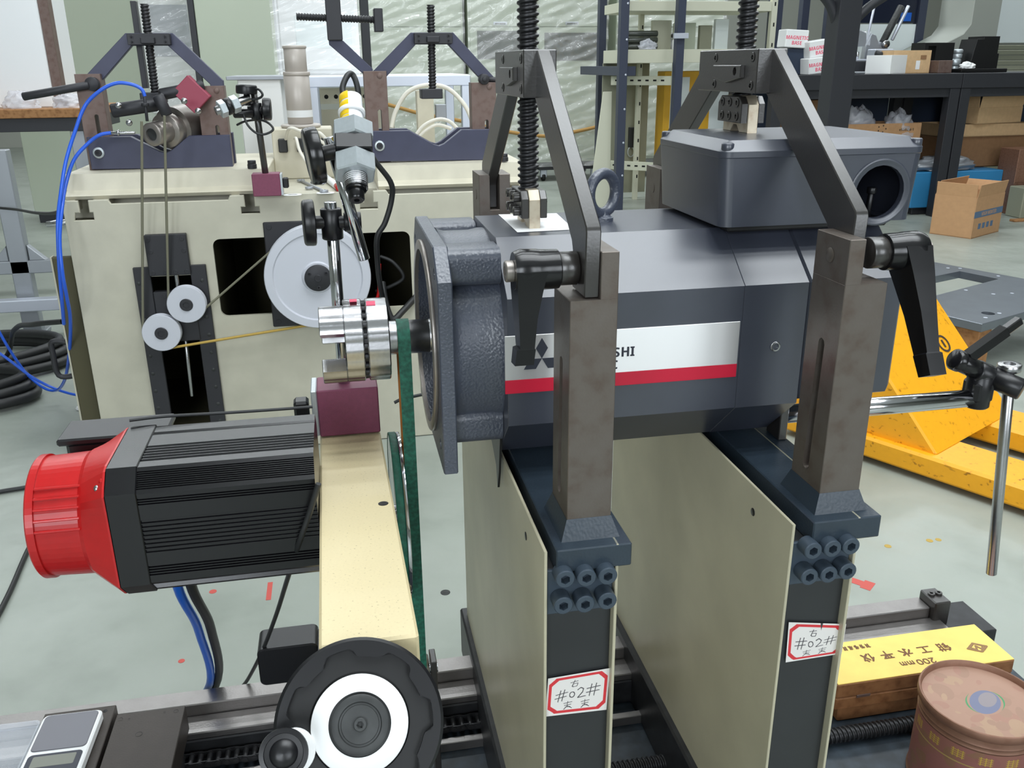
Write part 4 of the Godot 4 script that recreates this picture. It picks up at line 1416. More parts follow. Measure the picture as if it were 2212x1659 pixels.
	var lv := mb()
	lv.t = MB.frame(Vector3(0.742, 0.858, -0.9), Vector3(0.8085, 0.899, -0.905))
	lv.ext_y(PackedVector2Array([Vector2(-0.007, -0.006), Vector2(0.007, -0.006), Vector2(0.006, 0.006), Vector2(-0.006, 0.006)]), 0.0, 0.058, 0.0008)
	lv.box(-0.005, 0.005, 0.057, 0.08, -0.0055, 0.005, 0.0012)
	part(ro, "clamp_handle", lv, M.black_plastic)
	part(ro, "washer_screw", mb().ring(Vector3(0.799, 0.838, -0.895), Vector3(0.7985, 0.8475, -0.895), 0.007, 0.0138, 0.001, 28).cyl(Vector3(0.799, 0.836, -0.895), Vector3(0.7986, 0.8455, -0.895), 0.0072, 0.001, 20), M.steel_bright)
	part(ro, "steel_pin", mb().cyl(Vector3(0.8005, 0.83, -0.893), Vector3(0.8335, 0.544, -0.895), 0.0068, 0.0008, 22), M.steel_bright)
	# dark plates and pocket scale at the near left
	var p1 := thing("steel_plate", "dark steel plate under the pocket scale, far left of the bed", "plate", Vector3(-0.408, 0.3, -1.02))
	part(p1, "plate", mb().box(-0.456, -0.3615, 0.3095, 0.35, -1.112, -0.86, 0.001), M.plate_dark)
	part(p1, "plate_foot", mb().box(-0.44, -0.38, 0.2365, 0.3095, -1.095, -0.9, 0.001), M.bed_black)
	part(p1, "dowel_hole", mb().cyl(Vector3(-0.374, 0.3499, -1.101), Vector3(-0.374, 0.3503, -1.101), 0.003, 0.0002, 14), M.black_matt)
	var p2 := thing("steel_plate", "dark steel plate with drilled holes beside the pocket scale, by the handwheel", "plate", Vector3(-0.31, 0.3, -1.0))
	part(p2, "plate", mb().box(-0.3565, -0.2645, 0.3095, 0.35, -1.09, -0.84, 0.001), M.plate_dark)
	part(p2, "plate_foot", mb().box(-0.345, -0.275, 0.2365, 0.3095, -1.08, -0.9, 0.001), M.bed_black)
	for h in [[-0.3495, -1.079, 0.0033], [-0.3375, -1.0765, 0.0016], [-0.2915, -1.0805, 0.0016], [-0.276, -1.0805, 0.0033], [-0.3185, -1.043, 0.0046]]:
		part(p2, "drilled_hole", mb().lathe(Vector3(h[0], 0.3497, h[1]), Vector3(h[0], 0.36, h[1]), [Vector2(h[2], 0.0006), Vector2(h[2] * 0.8, 0.0001), Vector2(0, 0.0001)], 16), M.black_matt)
	var ps := thing("pocket_scale", "silver digital pocket scale with a grey weighing tray on the dark plate", "scale", Vector3(-0.41, 0.3505, -1.03))
	var pt := Transform3D(Basis(Vector3.UP, -0.02), Vector3(-0.4115, 0.3505, -1.03))
	var sb := mb()
	sb.t = pt
	sb.ext_y(rrect(-0.0385, 0.0385, -0.06, 0.06, 0.008), 0.0, 0.0135, 0.002)
	part(ps, "case", sb, M.white)
	var tr := mb()
	tr.t = pt
	tr.ext_y(rrect(-0.0345, 0.0345, -0.0565, 0.0125, 0.006), 0.0125, 0.0148, 0.0006)
	part(ps, "weighing_tray", tr, M.tray_grey)
	var ld := mb()
	ld.t = pt
	ld.ext_y(rrect(-0.0335, 0.0335, 0.018, 0.057, 0.006), 0.0125, 0.0141, 0.0004)
	var lc := part(ps, "display_bezel", ld, M.screen_dark)
	var ls := mb()
	ls.t = pt
	ls.ext_y(rrect(-0.0265, 0.0265, 0.0225, 0.042, 0.002), 0.0138, 0.0144, 0.0002)
	part(lc, "display", ls, M.lcd)
	var lid := mb()
	lid.t = pt
	lid.ext_y(rrect(-0.125, -0.0405, -0.055, 0.06, 0.007), 0.0, 0.0012)
	lid.ext_y(rrect(-0.125, -0.0405, -0.055, 0.06, 0.007), 0.0, 0.011, 0.0, [rrect(-0.1232, -0.0425, -0.0532, 0.0582, 0.006)])
	part(ps, "clear_lid", lid, M.clear_plastic)
	build_yellow_box()
	build_can()
	# cables near the servo
	solo("power_cable", "thick black cable hanging down behind the red and black servo motor", "cable", mb().tube(spl([Vector3(-0.2, 0.74, -0.93), Vector3(-0.2073, 0.6171, -0.97), Vector3(-0.2136, 0.4768, -1.08), Vector3(-0.2446, 0.2873, -1.21), Vector3(-0.36, 0.1, -1.33), Vector3(-0.42, 0.014, -1.37), Vector3(-0.7, 0.012, -1.5)]), 0.0062, 10), M.cable_black)
	solo("blue_hose", "blue hose hanging down behind the red and black servo motor", "hose", mb().tube(spl([Vector3(-0.215, 0.74, -0.93), Vector3(-0.2224, 0.6152, -0.97), Vector3(-0.2295, 0.4754, -1.08), Vector3(-0.2579, 0.2807, -1.21), Vector3(-0.39, 0.1, -1.35), Vector3(-0.45, 0.013, -1.39), Vector3(-0.72, 0.013, -1.53)]), 0.0058, 10), M.cable_blue)
	solo("thin_cable", "thin black cable hanging in front of the servo motor from the cream arm", "cable", mb().tube(spl([Vector3(-0.0383, 0.8254, -0.78), Vector3(-0.0499, 0.7918, -0.785), Vector3(-0.0658, 0.7467, -0.8), Vector3(-0.0902, 0.6469, -0.9), Vector3(-0.1172, 0.5397, -1), Vector3(-0.1544, 0.4153, -1.1), Vector3(-0.191, 0.3126, -1.18), Vector3(-0.228, 0.2255, -1.25), Vector3(-0.3, 0.008, -1.4)]), 0.0028, 8), M.cable_black)
	solo("lead_wire", "thin grey wire lying along the top of the black servo motor", "wire", mb().tube(spl([Vector3(-0.235, 0.8475, -0.93), Vector3(-0.2, 0.8465, -0.937), Vector3(-0.14, 0.8445, -0.939), Vector3(-0.08, 0.8435, -0.94), Vector3(-0.045, 0.8435, -0.94)]), 0.0018, 8), M.cable_black)


func build_yellow_box() -> void:
	var o := thing("level_case", "yellow topped wooden instrument case lettered in Chinese, lying behind the rusty paint can", "case", Vector3(0.8435, 0.2505, -1.036))
	part(o, "case_bottom", mb().box(0.6905, 0.9965, 0.262, 0.2835, -1.084, -0.988, 0.002), M.wood_dark)
	part(o, "case_lid", mb().box(0.6905, 0.9965, 0.284, 0.3095, -1.084, -0.988, 0.002), M.wood_dark)
	part(o, "lid_face", mb().box(0.6915, 0.9955, 0.3085, 0.3102, -1.083, -0.989, 0.0005), M.box_yellow)
	part(o, "hook_latch", mb().box(0.7245, 0.7475, 0.2815, 0.2865, -0.988, -0.9865, 0.0005), M.rear_brown)
	part(o, "case_base", mb().box(0.7, 0.99, 0.2365, 0.262, -1.08, -0.992, 0.002), M.wood_dark)
	var w := 512
	var h := 160
	var im := Image.create(w, h, true, Image.FORMAT_RGBA8)
	im.fill(Color(0, 0, 0, 0))
	var ink := col(110, 66, 26)
	var gl := [
		# pliers, work, water, level, instrument: strokes in a 24 x 24 square
		[[[6, 1], [1, 8]], [[5, 4], [11, 4]], [[2, 10], [10, 10]], [[2, 14], [10, 14]], [[6, 10], [6, 22]], [[6, 22], [10, 19]], [[12, 5], [24, 5]], [[15, 1], [15, 22]], [[21, 1], [21, 22]], [[15, 13], [21, 13]], [[15, 21], [21, 21]]],
		[[[3, 4], [21, 4]], [[12, 4], [12, 20]], [[1, 20], [23, 20]]],
		[[[12, 1], [12, 22]], [[12, 22], [9, 20]], [[2, 7], [9, 7]], [[9, 7], [2, 18]], [[21, 4], [14, 9]], [[13, 9], [23, 19]]],
		[[[3, 3], [21, 3]], [[6, 6], [8, 10]], [[18, 6], [15, 10]], [[1, 13], [23, 13]], [[12, 3], [12, 23]]],
		[[[7, 1], [1, 11]], [[5, 8], [5, 22]], [[15, 1], [17, 5]], [[10, 5], [21, 21]], [[21, 4], [17, 14]], [[17, 14], [9, 22]]]]
	for k in 5:
		for s in gl[k]:
			var off := Vector2(132 + k * 58, 66)
			stroke(im, [off + Vector2(s[0][0], s[0][1]) * 1.5, off + Vector2(s[1][0], s[1][1]) * 1.5], 4, ink)
	# 200mm
	for s in [[[0, 4], [4, 0], [9, 0], [12, 4], [10, 9], [0, 20], [13, 20]], [[18, 10], [20, 2], [25, 0], [30, 2], [32, 10], [30, 18], [25, 20], [20, 18], [18, 10]], [[37, 10], [39, 2], [44, 0], [49, 2], [51, 10], [49, 18], [44, 20], [39, 18], [37, 10]], [[62, 20], [62, 7], [67, 7], [69, 10], [69, 20], [69, 10], [74, 7], [77, 10], [77, 20]], [[84, 20], [84, 7], [89, 7], [91, 10], [91, 20], [91, 10], [96, 7], [99, 10], [99, 20]]]:
		stroke(im, s.map(func(p): return Vector2(p[0] + 210, p[1] + 26)), 3, ink)
	# diamond mark and the maker's small line
	for r in [0, 1]:
		var d: float = 30.0 - r * 4
		stroke(im, [Vector2(60 - d, 62), Vector2(60, 62 - d * 0.7), Vector2(60 + d, 62), Vector2(60, 62 + d * 0.7), Vector2(60 - d, 62)], 4, col(140, 104, 60))
	stroke(im, [Vector2(44, 62), Vector2(52, 52), Vector2(60, 70), Vector2(68, 52), Vector2(76, 62)], 4, col(140, 104, 60))
	for k in 9:
		var x := 346 + k * 17
		for j in 4:
			stroke(im, [Vector2(x + (k * 7 + j * 5) % 6, 128 + j * 4), Vector2(x + 12 - (k * 3 + j) % 4, 128 + j * 4)], 2, ink)
		stroke(im, [Vector2(x + 3 + k % 4, 126), Vector2(x + 3 + k % 4, 143)], 2, ink)
		stroke(im, [Vector2(x + 10, 127), Vector2(x + 10 - k % 3, 143)], 2, ink)
	var m := print_mat("case_print", im, 0.5)
	m.transparency = BaseMaterial3D.TRANSPARENCY_ALPHA_SCISSOR
	m.alpha_scissor_threshold = 0.4
	var q := mb().quad(Vector3(0.992, 0.3107, -1.08), Vector3(0.695, 0.3107, -1.08), Vector3(0.695, 0.3107, -0.992), Vector3(0.992, 0.3107, -0.992))
	part(o, "lid_lettering", q, m)


func build_can() -> void:
	var c := Vector3(0.8165, 0.2365, -0.849)
	var o := thing("paint_can", "rusty pink paint can with a blue and green oval on its lid", "can", c)
	var wall := []
	var hgt := 0.1435
	var up := c + Vector3(0, 1, 0)
	for p in [[0, 0], [0.078, 0], [0.0785, 0.004], [0.0765, 0.006], [0.0765, 0.112], [0.0775, 0.1135], [0.0765, 0.115], [0.0765, 0.119], [0.0775, 0.1205], [0.0765, 0.122], [0.0765, 0.131], [0.0765, 0.132]]:
		wall.append(Vector2(p[0], p[1]))
	part(o, "can_wall", mb().lathe(c, up, wall, 64), M.can_rust)
	var rim := mb().lathe(c, up, [Vector2(0.0765, 0.131), Vector2(0.0795, 0.1315), Vector2(0.0808, 0.134), Vector2(0.0808, 0.1415), Vector2(0.0798, hgt), Vector2(0.078, hgt + 0.0002), Vector2(0.0768, hgt - 0.001), Vector2(0.0755, 0.1345)], 64)
	part(o, "lid_rim", rim, M.can_rust)
	var im := Image.create(512, 512, true, Image.FORMAT_RGBA8)
	im.fill(col(164, 130, 112))
	var rn := RandomNumberGenerator.new()
	rn.seed = 5
	for k in 60:
		var p := Vector2(rn.randf_range(20, 490), rn.randf_range(20, 490))
		var a := rn.randf_range(12, 52)
		disc(im, p, a, a * rn.randf_range(0.4, 0.9), rn.randf() * 3.0, [col(160, 122, 106), col(168, 138, 114), col(162, 128, 110), col(156, 124, 106)][k % 4])
	disc(im, Vector2(270, 262), 100, 74, -0.35, col(72, 140, 92))
	disc(im, Vector2(270, 262), 96, 74, -0.62, col(164, 130, 112))
	disc(im, Vector2(270, 262), 94, 62, -0.62, col(112, 116, 140))
	disc(im, Vector2(292, 250), 60, 36, -0.62, col(140, 132, 136))
	var lid := mb()
	lid.t = Transform3D(Basis.IDENTITY, Vector3(c.x, 0.2365 + 0.1352, c.z))
	var nn := Vector3.UP
	for k in 48:
		var u := Vector3(cos(TAU * k / 48), 0, -sin(TAU * k / 48))
		var v := Vector3(cos(TAU * (k + 1) / 48), 0, -sin(TAU * (k + 1) / 48))
		lid.tri(Vector3.ZERO, u * 0.0757, v * 0.0757, nn, nn, nn, Vector2(0.5, 0.5), Vector2(0.5 + u.x / 2, 0.5 + u.z / 2), Vector2(0.5 + v.x / 2, 0.5 + v.z / 2))
	part(o, "lid", lid, print_mat("can_lid_print", im, 0.5, 0.2))
	# printed band round the wall: yellow characters, oval mark
	var wm := Image.create(1024, 256, true, Image.FORMAT_RGBA8)
	wm.fill(col(148, 100, 88))
	for k in 160:
		var p2 := Vector2(rn.randf_range(0, 1024), rn.randf_range(0, 256))
		var a2 := rn.randf_range(10, 40)
		disc(wm, p2, a2, a2 * rn.randf_range(0.3, 0.8), rn.randf() * 3.0, [col(142, 104, 82), col(150, 100, 92), col(138, 102, 78), col(146, 96, 88)][k % 4])
	for k in 14:
		var gx := 20 + k * 72
		for j in 4:
			stroke(wm, [Vector2(gx, 22 + j * 8), Vector2(gx + 34, 22 + j * 8)], 3, col(190, 160, 70))
		for j in 3:
			stroke(wm, [Vector2(gx + 4 + j * 13, 18), Vector2(gx + 4 + j * 13, 50)], 3, col(190, 160, 70))
	wm.fill_rect(Rect2i(0, 66, 1024, 5), col(176, 150, 90))
	for cx in [250, 760]:
		disc(wm, Vector2(cx, 150), 110, 62, -0.1, col(40, 140, 84))
		disc(wm, Vector2(cx - 30, 166), 108, 58, -0.3, col(148, 100, 88))
		disc(wm, Vector2(cx - 30, 170), 104, 52, -0.3, col(76, 88, 156))
	var band := mb()
	for k in 64:
		var f0 := TAU * k / 64
		var f1 := TAU * (k + 1) / 64
		var u := Vector3(cos(f0), 0, -sin(f0))
		var v := Vector3(cos(f1), 0, -sin(f1))
		var b0 := c + Vector3(0, 0.012, 0)
		var b1 := c + Vector3(0, 0.111, 0)
		var s0 := float(k) / 64
		var s1 := float(k + 1) / 64
		band.tri(b0 + u * 0.0768, b0 + v * 0.0768, b1 + v * 0.0768, u, v, v, Vector2(s0, 1), Vector2(s1, 1), Vector2(s1, 0))
		band.tri(b0 + u * 0.0768, b1 + v * 0.0768, b1 + u * 0.0768, u, v, u, Vector2(s0, 1), Vector2(s1, 0), Vector2(s0, 0))
	part(o, "printed_band", band, print_mat("can_wall_print", wm, 0.5, 0.2))


func build_rear_machine() -> void:
	var o := thing("rear_balancing_machine", "cream balancing machine behind the motor, with pulleys and a dark window in its front", "machine", Vector3(-0.1, 0, -3.1))
	var z0 := -2.8
	var out := PackedVector2Array([Vector2(-0.792, 0.002), Vector2(0.6, 0.002), Vector2(0.6, 0.835)])
	var ins := []
	# the long dark gaps under the plinths and the T-slots, from right to left
	out.append_array([Vector2(0.56, 0.835), Vector2(0.56, 0.823), Vector2(0.155, 0.823), Vector2(0.148, 0.835)])
	for tx in [0.092, -0.264]:
		out.append_array([Vector2(tx + 0.015, 0.835), Vector2(tx + 0.014, 0.8), Vector2(tx + 0.027, 0.8), Vector2(tx + 0.027, 0.78), Vector2(tx - 0.027, 0.78), Vector2(tx - 0.027, 0.8), Vector2(tx - 0.014, 0.8), Vector2(tx - 0.015, 0.835)])
	out.append_array([Vector2(-0.32, 0.835), Vector2(-0.326, 0.823), Vector2(-0.658, 0.823), Vector2(-0.665, 0.835)])
	var tx2 := -0.735
	out.append_array([Vector2(tx2 + 0.015, 0.835), Vector2(tx2 + 0.014, 0.8), Vector2(tx2 + 0.024, 0.8), Vector2(tx2 + 0.024, 0.778), Vector2(tx2 - 0.03, 0.778), Vector2(tx2 - 0.025, 0.8), Vector2(tx2 - 0.012, 0.8), Vector2(tx2 - 0.013, 0.835)])
	out.append_array([Vector2(-0.78, 0.835), Vector2(-0.792, 0.815)])
	var win := rrect(-0.386, 0.214, 0.463, 0.706, 0.022)
	var slot := PackedVector2Array([Vector2(-0.583, 0.085), Vector2(-0.455, 0.085), Vector2(-0.455, 0.6), Vector2(-0.583, 0.6)])
	part(o, "front_panel", mb().ext(out, z0 - 0.012, z0, 0.002, [slot, win]), M.rear_cream)
	part(o, "top_slab", mb().box(-0.79, 0.598, 0.77, 0.8345, -3.45, z0 - 0.09, 0.003), M.rear_cream)
	for q in [[-0.79, -0.76], [-0.71, -0.667], [-0.318, -0.293], [-0.235, 0.063], [0.121, 0.147]]:
		part(o, "top_edge", mb().box(q[0], q[1], 0.8, 0.8345, z0 - 0.09, z0 - 0.012, 0.001), M.rear_cream)
	part(o, "inner_housing", mb().box(-0.79, 0.598, 0.05, 0.77, -3.45, -3.43, 0.0).box(-0.79, 0.598, 0.05, 0.06, -3.45, z0 - 0.013, 0.0).box(-0.79, -0.78, 0.05, 0.77, -3.45, z0 - 0.013, 0.0).box(0.588, 0.598, 0.05, 0.77, -3.45, z0 - 0.013, 0.0).box(-0.79, 0.598, 0.76, 0.77, -3.45, z0 - 0.013, 0.0).box(-0.41, -0.4, 0.05, 0.77, -3.45, z0 - 0.013, 0.0), M.rear_inside)
	part(o, "side_door", mb().box(-0.858, -0.8, 0.05, 0.665, -2.86, -2.835, 0.003), M.rear_inside)
	part(o, "door_edge", mb().box(-0.862, -0.857, 0.05, 0.667, -2.862, -2.833, 0.001), M.rear_cream)
	var dh := mb().tube(spl([Vector3(-0.86, 0.395, -2.85), Vector3(-0.905, 0.4, -2.85), Vector3(-0.91, 0.36, -2.85), Vector3(-0.905, 0.29, -2.85), Vector3(-0.86, 0.285, -2.85)], 5), 0.009, 8)
	part(o, "door_handle", dh, M.rail_black)
	part(o, "side_crank", mb().lathe(Vector3(-0.79, 0.77, -2.84), Vector3(-0.87, 0.763, -2.84), [Vector2(0, 0), Vector2(0.007, 0), Vector2(0.01, 0.03), Vector2(0.008, 0.065), Vector2(0.0, 0.072)], 16), M.chrome)
	# plinths on the top
	for q in [[-0.787, -0.205, 0.905, "left"], [0.125, 0.597, 0.903, "right"]]:
		var pm := mb().ext_x(PackedVector2Array([Vector2(-2.9, 0.8345), Vector2(-2.83, 0.8345), Vector2(-2.822, 0.845), Vector2(-2.85, 0.858), Vector2(-2.86, q[2]), Vector2(-2.9, q[2])]), q[0], q[1], 0.002)
		pm.box(q[0], q[1], 0.835, q[2], -3.4, -2.9, 0.002)
		part(o, "plinth", pm, M.rear_top)
	# guide rails with the tension carriage
	for q in [[-0.624, -0.576], [-0.46, -0.413]]:
		var rl := part(o, "guide_rail", mb().box(q[0], q[1], 0.07, 0.632, z0, z0 + 0.012, 0.0015), M.rail_black)
		for k in 9:
			part(rl, "rail_screw", mb().cyl(Vector3((q[0] + q[1]) / 2 + (0.008 if q[0] > -0.5 else -0.012), 0.12 + 0.058 * k, z0 + 0.0115), Vector3((q[0] + q[1]) / 2 + (0.008 if q[0] > -0.5 else -0.012), 0.12 + 0.058 * k, z0 + 0.0128), 0.006, 0.0005, 10), M.dark_grey)
	var tp := part(o, "rail_head", mb().box(-0.577, -0.457, 0.606, 0.73, z0 + 0.0005, z0 + 0.022, 0.002), M.rail_black)
	for p in [[-0.567, 0.716], [-0.47, 0.716], [-0.563, 0.68], [-0.468, 0.68], [-0.565, 0.616], [-0.53, 0.616], [-0.5, 0.616], [-0.468, 0.616]]:
		part(tp, "head_screw", screw_head(mb(), Vector3(p[0], p[1], z0 + 0.0215), Vector3(0, 0, 1), 0.007, 0.002, 12), M.rail_black)
	var cr := part(o, "carriage", mb().box(-0.575, -0.455, 0.395, 0.555, z0 - 0.01, z0 + 0.016, 0.002), M.rail_black)
	for p in [[-0.545, 0.54], [-0.54, 0.505]]:
		part(cr, "carriage_screw", screw_head(mb(), Vector3(p[0], p[1], z0 + 0.0155), Vector3(0, 0, 1), 0.007, 0.002, 12), M.rail_black)
	part(o, "tension_screw", mb().cyl(Vector3(-0.503, 0.4, z0 - 0.004), Vector3(-0.508, 0.205, z0 - 0.004), 0.0065, 0.001, 14), M.steel_bright)
	part(o, "tension_screw", mb().cyl(Vector3(-0.503, 0.555, z0), Vector3(-0.503, 0.61, z0), 0.0075, 0.0, 14), M.steel_bright)
	for p in [[-0.4775, 0.519, "upper"], [-0.5615, 0.434, "lower"]]:
		var pw := part(o, "small_pulley", mb().lathe(Vector3(p[0], p[1], z0 + 0.02), Vector3(p[0], p[1], z0 + 0.05), [Vector2(0, 0), Vector2(0.0555, 0), Vector2(0.0572, 0.002), Vector2(0.0572, 0.008), Vector2(0.05, 0.0125), Vector2(0.05, 0.0155), Vector2(0.0572, 0.02), Vector2(0.0572, 0.0275), Vector2(0.0555, 0.03), Vector2(0.0, 0.03)], 48), M.pulley)
		part(pw, "pulley_hub", screw_head(mb(), Vector3(p[0], p[1], z0 + 0.05), Vector3(0, 0, 1), 0.0195, 0.004, 24), M.rail_black)
	# big pulley on its square bearing plate
	var bp := part(o, "bearing_plate", mb().box(-0.232, 0.06, 0.42, 0.752, z0 - 0.02, z0 + 0.006, 0.003), M.rail_black)
	for p in [[-0.215, 0.737], [0.045, 0.737], [-0.215, 0.437], [0.045, 0.437]]:
		part(bp, "plate_screw", screw_head(mb(), Vector3(p[0], p[1], z0 + 0.0055), Vector3(0, 0, 1), 0.0085, 0.002, 12), M.rail_black)
	var bw := part(o, "large_pulley", mb().lathe(Vector3(-0.079, 0.585, z0 + 0.015), Vector3(-0.079, 0.585, z0 + 0.06), [Vector2(0, 0), Vector2(0.16, 0), Vector2(0.162, 0.003), Vector2(0.162, 0.012), Vector2(0.152, 0.019), Vector2(0.152, 0.023), Vector2(0.162, 0.03), Vector2(0.162, 0.042), Vector2(0.16, 0.045), Vector2(0.137, 0.045), Vector2(0.133, 0.0395), Vector2(0.05, 0.0395), Vector2(0.046, 0.046), Vector2(0.0, 0.046)], 72), M.pulley)
	var hub := mb().cyl(Vector3(-0.079, 0.585, z0 + 0.06), Vector3(-0.079, 0.585, z0 + 0.072), 0.041, 0.002, 36)
	var hp := part(bw, "hub_cap", hub, M.rail_black)
	hp = hp
	for k in 3:
		var u := Vector2.from_angle(deg_to_rad(30.0 + 120.0 * k)) * 0.0295
		part(bw, "hub_screw", screw_head(mb(), Vector3(-0.079 + u.x, 0.585 + u.y, z0 + 0.0715), Vector3(0, 0, 1), 0.006, 0.0022, 12), M.rail_black)
	part(bw, "hub_screw", screw_head(mb(), Vector3(-0.079, 0.585, z0 + 0.0715), Vector3(0, 0, 1), 0.0115, 0.003, 16), M.rail_black)
	# small black plate at the far end, above the flange
	var sp := part(o, "cover_plate", mb().box(0.285, 0.42, 0.655, 0.735, z0, z0 + 0.006, 0.001), M.rail_black)
	for x in [0.302, 0.403]:
		part(sp, "plate_screw", screw_head(mb(), Vector3(x, 0.722, z0 + 0.0055), Vector3(0, 0, 1), 0.007, 0.002, 12), M.rail_black)
	for k in 4:
		part(o, "levelling_foot", mb().cyl(Vector3(-0.7 + 0.4 * k, 0.0, -2.95), Vector3(-0.7 + 0.4 * k, 0.05, -2.95), 0.03, 0.003, 16).cyl(Vector3(-0.7 + 0.4 * k, 0.0, -3.3), Vector3(-0.7 + 0.4 * k, 0.05, -3.3), 0.03, 0.003, 16), M.black_satin)
	# wiring inside the window
	solo("window_cable", "black and red cables inside the dark window of the cream machine", "cable", mb().tube(spl([Vector3(0.12, 0.62, -2.85), Vector3(0.16, 0.6, -2.84), Vector3(0.19, 0.55, -2.84), Vector3(0.15, 0.52, -2.85), Vector3(0.1, 0.5, -2.87)]), 0.006, 8), M.cable_black)
	solo("red_wire", "red wire hanging inside the dark window of the cream machine", "wire", mb().tube(spl([Vector3(0.115, 0.6, -2.83), Vector3(0.112, 0.56, -2.83), Vector3(0.105, 0.5, -2.83), Vector3(0.085, 0.455, -2.83)]), 0.0055, 8), M.red)
	# cord belts from the rotor over the small pulleys to the big one
	var cb := mb()
	var zb := z0 + 0.034
	cb.tube([Vector3(-0.5235, 1.0583, -2.72), Vector3(-0.617, 0.44, zb)], 0.0038, 6)
	cb.tube([Vector3(-0.4613, 1.0721, -2.72), Vector3(-0.531, 0.525, zb)], 0.0038, 6)
	cb.tube([Vector3(-0.424, 0.503, zb), Vector3(-0.209, 0.672, zb)], 0.0038, 6)
	solo("round_belt", "dull grey round belt from the rotor over the small pulleys to the big pulley", "belt", cb, M.cord)
	var cy := mb().tube([Vector3(-0.548, 0.381, zb), Vector3(-0.098, 0.4305, zb)], 0.0042, 6)
	solo("round_belt", "yellowish round belt from the lower small pulley to the underside of the big pulley", "belt", cy, M.cord_yellow)
	# black cable hanging on the right of the window
	solo("loose_cable", "black cable looping between the cream machine and the motor flange", "cable", mb().tube(spl([Vector3(0.1215, 0.5336, -2.85), Vector3(0.1235, 0.4944, -2.82), Vector3(0.1299, 0.4602, -2.76), Vector3(0.1439, 0.4427, -2.72), Vector3(0.1757, 0.4627, -2.74), Vector3(0.2269, 0.4934, -2.8), Vector3(0.2556, 0.4959, -2.86)]), 0.011, 8), M.cable_black)
	solo("floor_wire", "thin black wire seen between the green belt and the motor flange", "wire", mb().tube(spl([Vector3(0.092, 0.474, -1.9), Vector3(0.1093, 0.4816, -1.9), Vector3(0.1328, 0.4854, -1.9), Vector3(0.1702, 0.4903, -1.9), Vector3(0.2076, 0.4919, -1.9)]), 0.004, 8), M.cable_black)
	build_rear_tops()


func rear_clamp(xs: float, called: String, label: String) -> Node3D:
	# V plates, two brown slotted posts, folding arms, screw; built for the right carriage and shifted by xs
	var o := thing(called, label, "clamp stand", Vector3(0.32 + xs, 0.905, -2.95), "clamp stands on the cream machine")
	for zz in [-2.95, -3.05]:
		var vp := PackedVector2Array([Vector2(0.115, 0.908), Vector2(0.53, 0.903), Vector2(0.53, 1.001), Vector2(0.41, 1.001), Vector2(0.352, 0.958), Vector2(0.335, 0.952), Vector2(0.318, 0.957), Vector2(0.24, 1.002), Vector2(0.115, 1.003)])
		var m := mb()
		m.t = Transform3D(Basis.IDENTITY, Vector3(xs, 0, 0))
		m.ext(vp, zz - 0.03, zz, 0.0015)
		part(o, "vee_plate", m, M.rear_blue)
	var bolt := mb()
	bolt.lathe(Vector3(0.143 + xs, 0.957, -2.95), Vector3(0.143 + xs, 0.957, -2.9), [Vector2(0, 0), Vector2(0.0165, 0.0), Vector2(0.0165, 0.004), Vector2(0.015, 0.0055), Vector2(0.0105, 0.0055)], 24)
	part(o, "washer", bolt, M.steel_zinc)
	part(o, "washer_bolt", screw_head(mb(), Vector3(0.143 + xs, 0.957, -2.9455), Vector3(0, 0, 1), 0.0105, 0.006, 16), M.rail_black)
	for q in [[0.106, 0.178, 1.183], [0.4465, 0.528, 1.145]]:
		var cx: float = (q[0] + q[1]) / 2 + 0.008
		var m := mb()
		m.t = Transform3D(Basis.IDENTITY, Vector3(xs, 0, 0))
		m.ext(PackedVector2Array([Vector2(q[0], 0.905), Vector2(q[1], 0.905), Vector2(q[1], q[2]), Vector2(q[0], q[2])]), -3.02, -2.965, 0.001, [rrect(cx - 0.006, cx + 0.006, 0.94, q[2] - 0.115, 0.0055)])
		var po := part(o, "post", m, M.rear_brown)
		part(po, "post_pin", mb().cyl(Vector3(q[1] - 0.022 + xs, q[2] - 0.014, -2.966), Vector3(q[1] - 0.022 + xs, q[2] - 0.014, -2.963), 0.0085, 0.0005, 16), M.rear_brown)
	# closed arch
	var arch := PackedVector2Array([Vector2(0.137, 1.17), Vector2(0.137, 1.182), Vector2(0.262, 1.296), Vector2(0.396, 1.296), Vector2(0.526, 1.16), Vector2(0.526, 1.135), Vector2(0.488, 1.135), Vector2(0.486, 1.15), Vector2(0.378, 1.261), Vector2(0.276, 1.261), Vector2(0.178, 1.165)])
	var am := mb()
	am.t = Transform3D(Basis.IDENTITY, Vector3(xs, 0, 0))
	am.ext(arch, -3.01, -2.985, 0.0015)
	part(o, "arch_arm", am, M.rear_blue)
	var tb := mb()
	tb.t = am.t
	tb.box(0.27, 0.39, 1.263, 1.294, -2.986, -2.96, 0.001)
	var t := part(o, "arch_block", tb, M.rail_black)
	for p in [[0.283, 1.285], [0.283, 1.271], [0.377, 1.285], [0.377, 1.271]]:
		part(t, "block_screw", screw_head(mb(), Vector3(p[0] + xs, p[1], -2.9605), Vector3(0, 0, 1), 0.0062, 0.001, 12), M.rail_black)
	part(t, "swivel_nut", mb().box(0.308 + xs, 0.348 + xs, 1.266, 1.284, -2.962, -2.95, 0.002), M.rail_black)
	part(o, "clamp_screw", mb().thread(Vector3(0.3235 + xs, 1.12, -2.985), Vector3(0.3275 + xs, 1.376, -2.985), 0.0105, 0.0128, 0.0095, 14), M.thread_steel)
	part(o, "screw_foot", mb().box(0.284 + xs, 0.352 + xs, 1.098, 1.128, -3.02, -2.95, 0.002), M.rail_black)
	return o


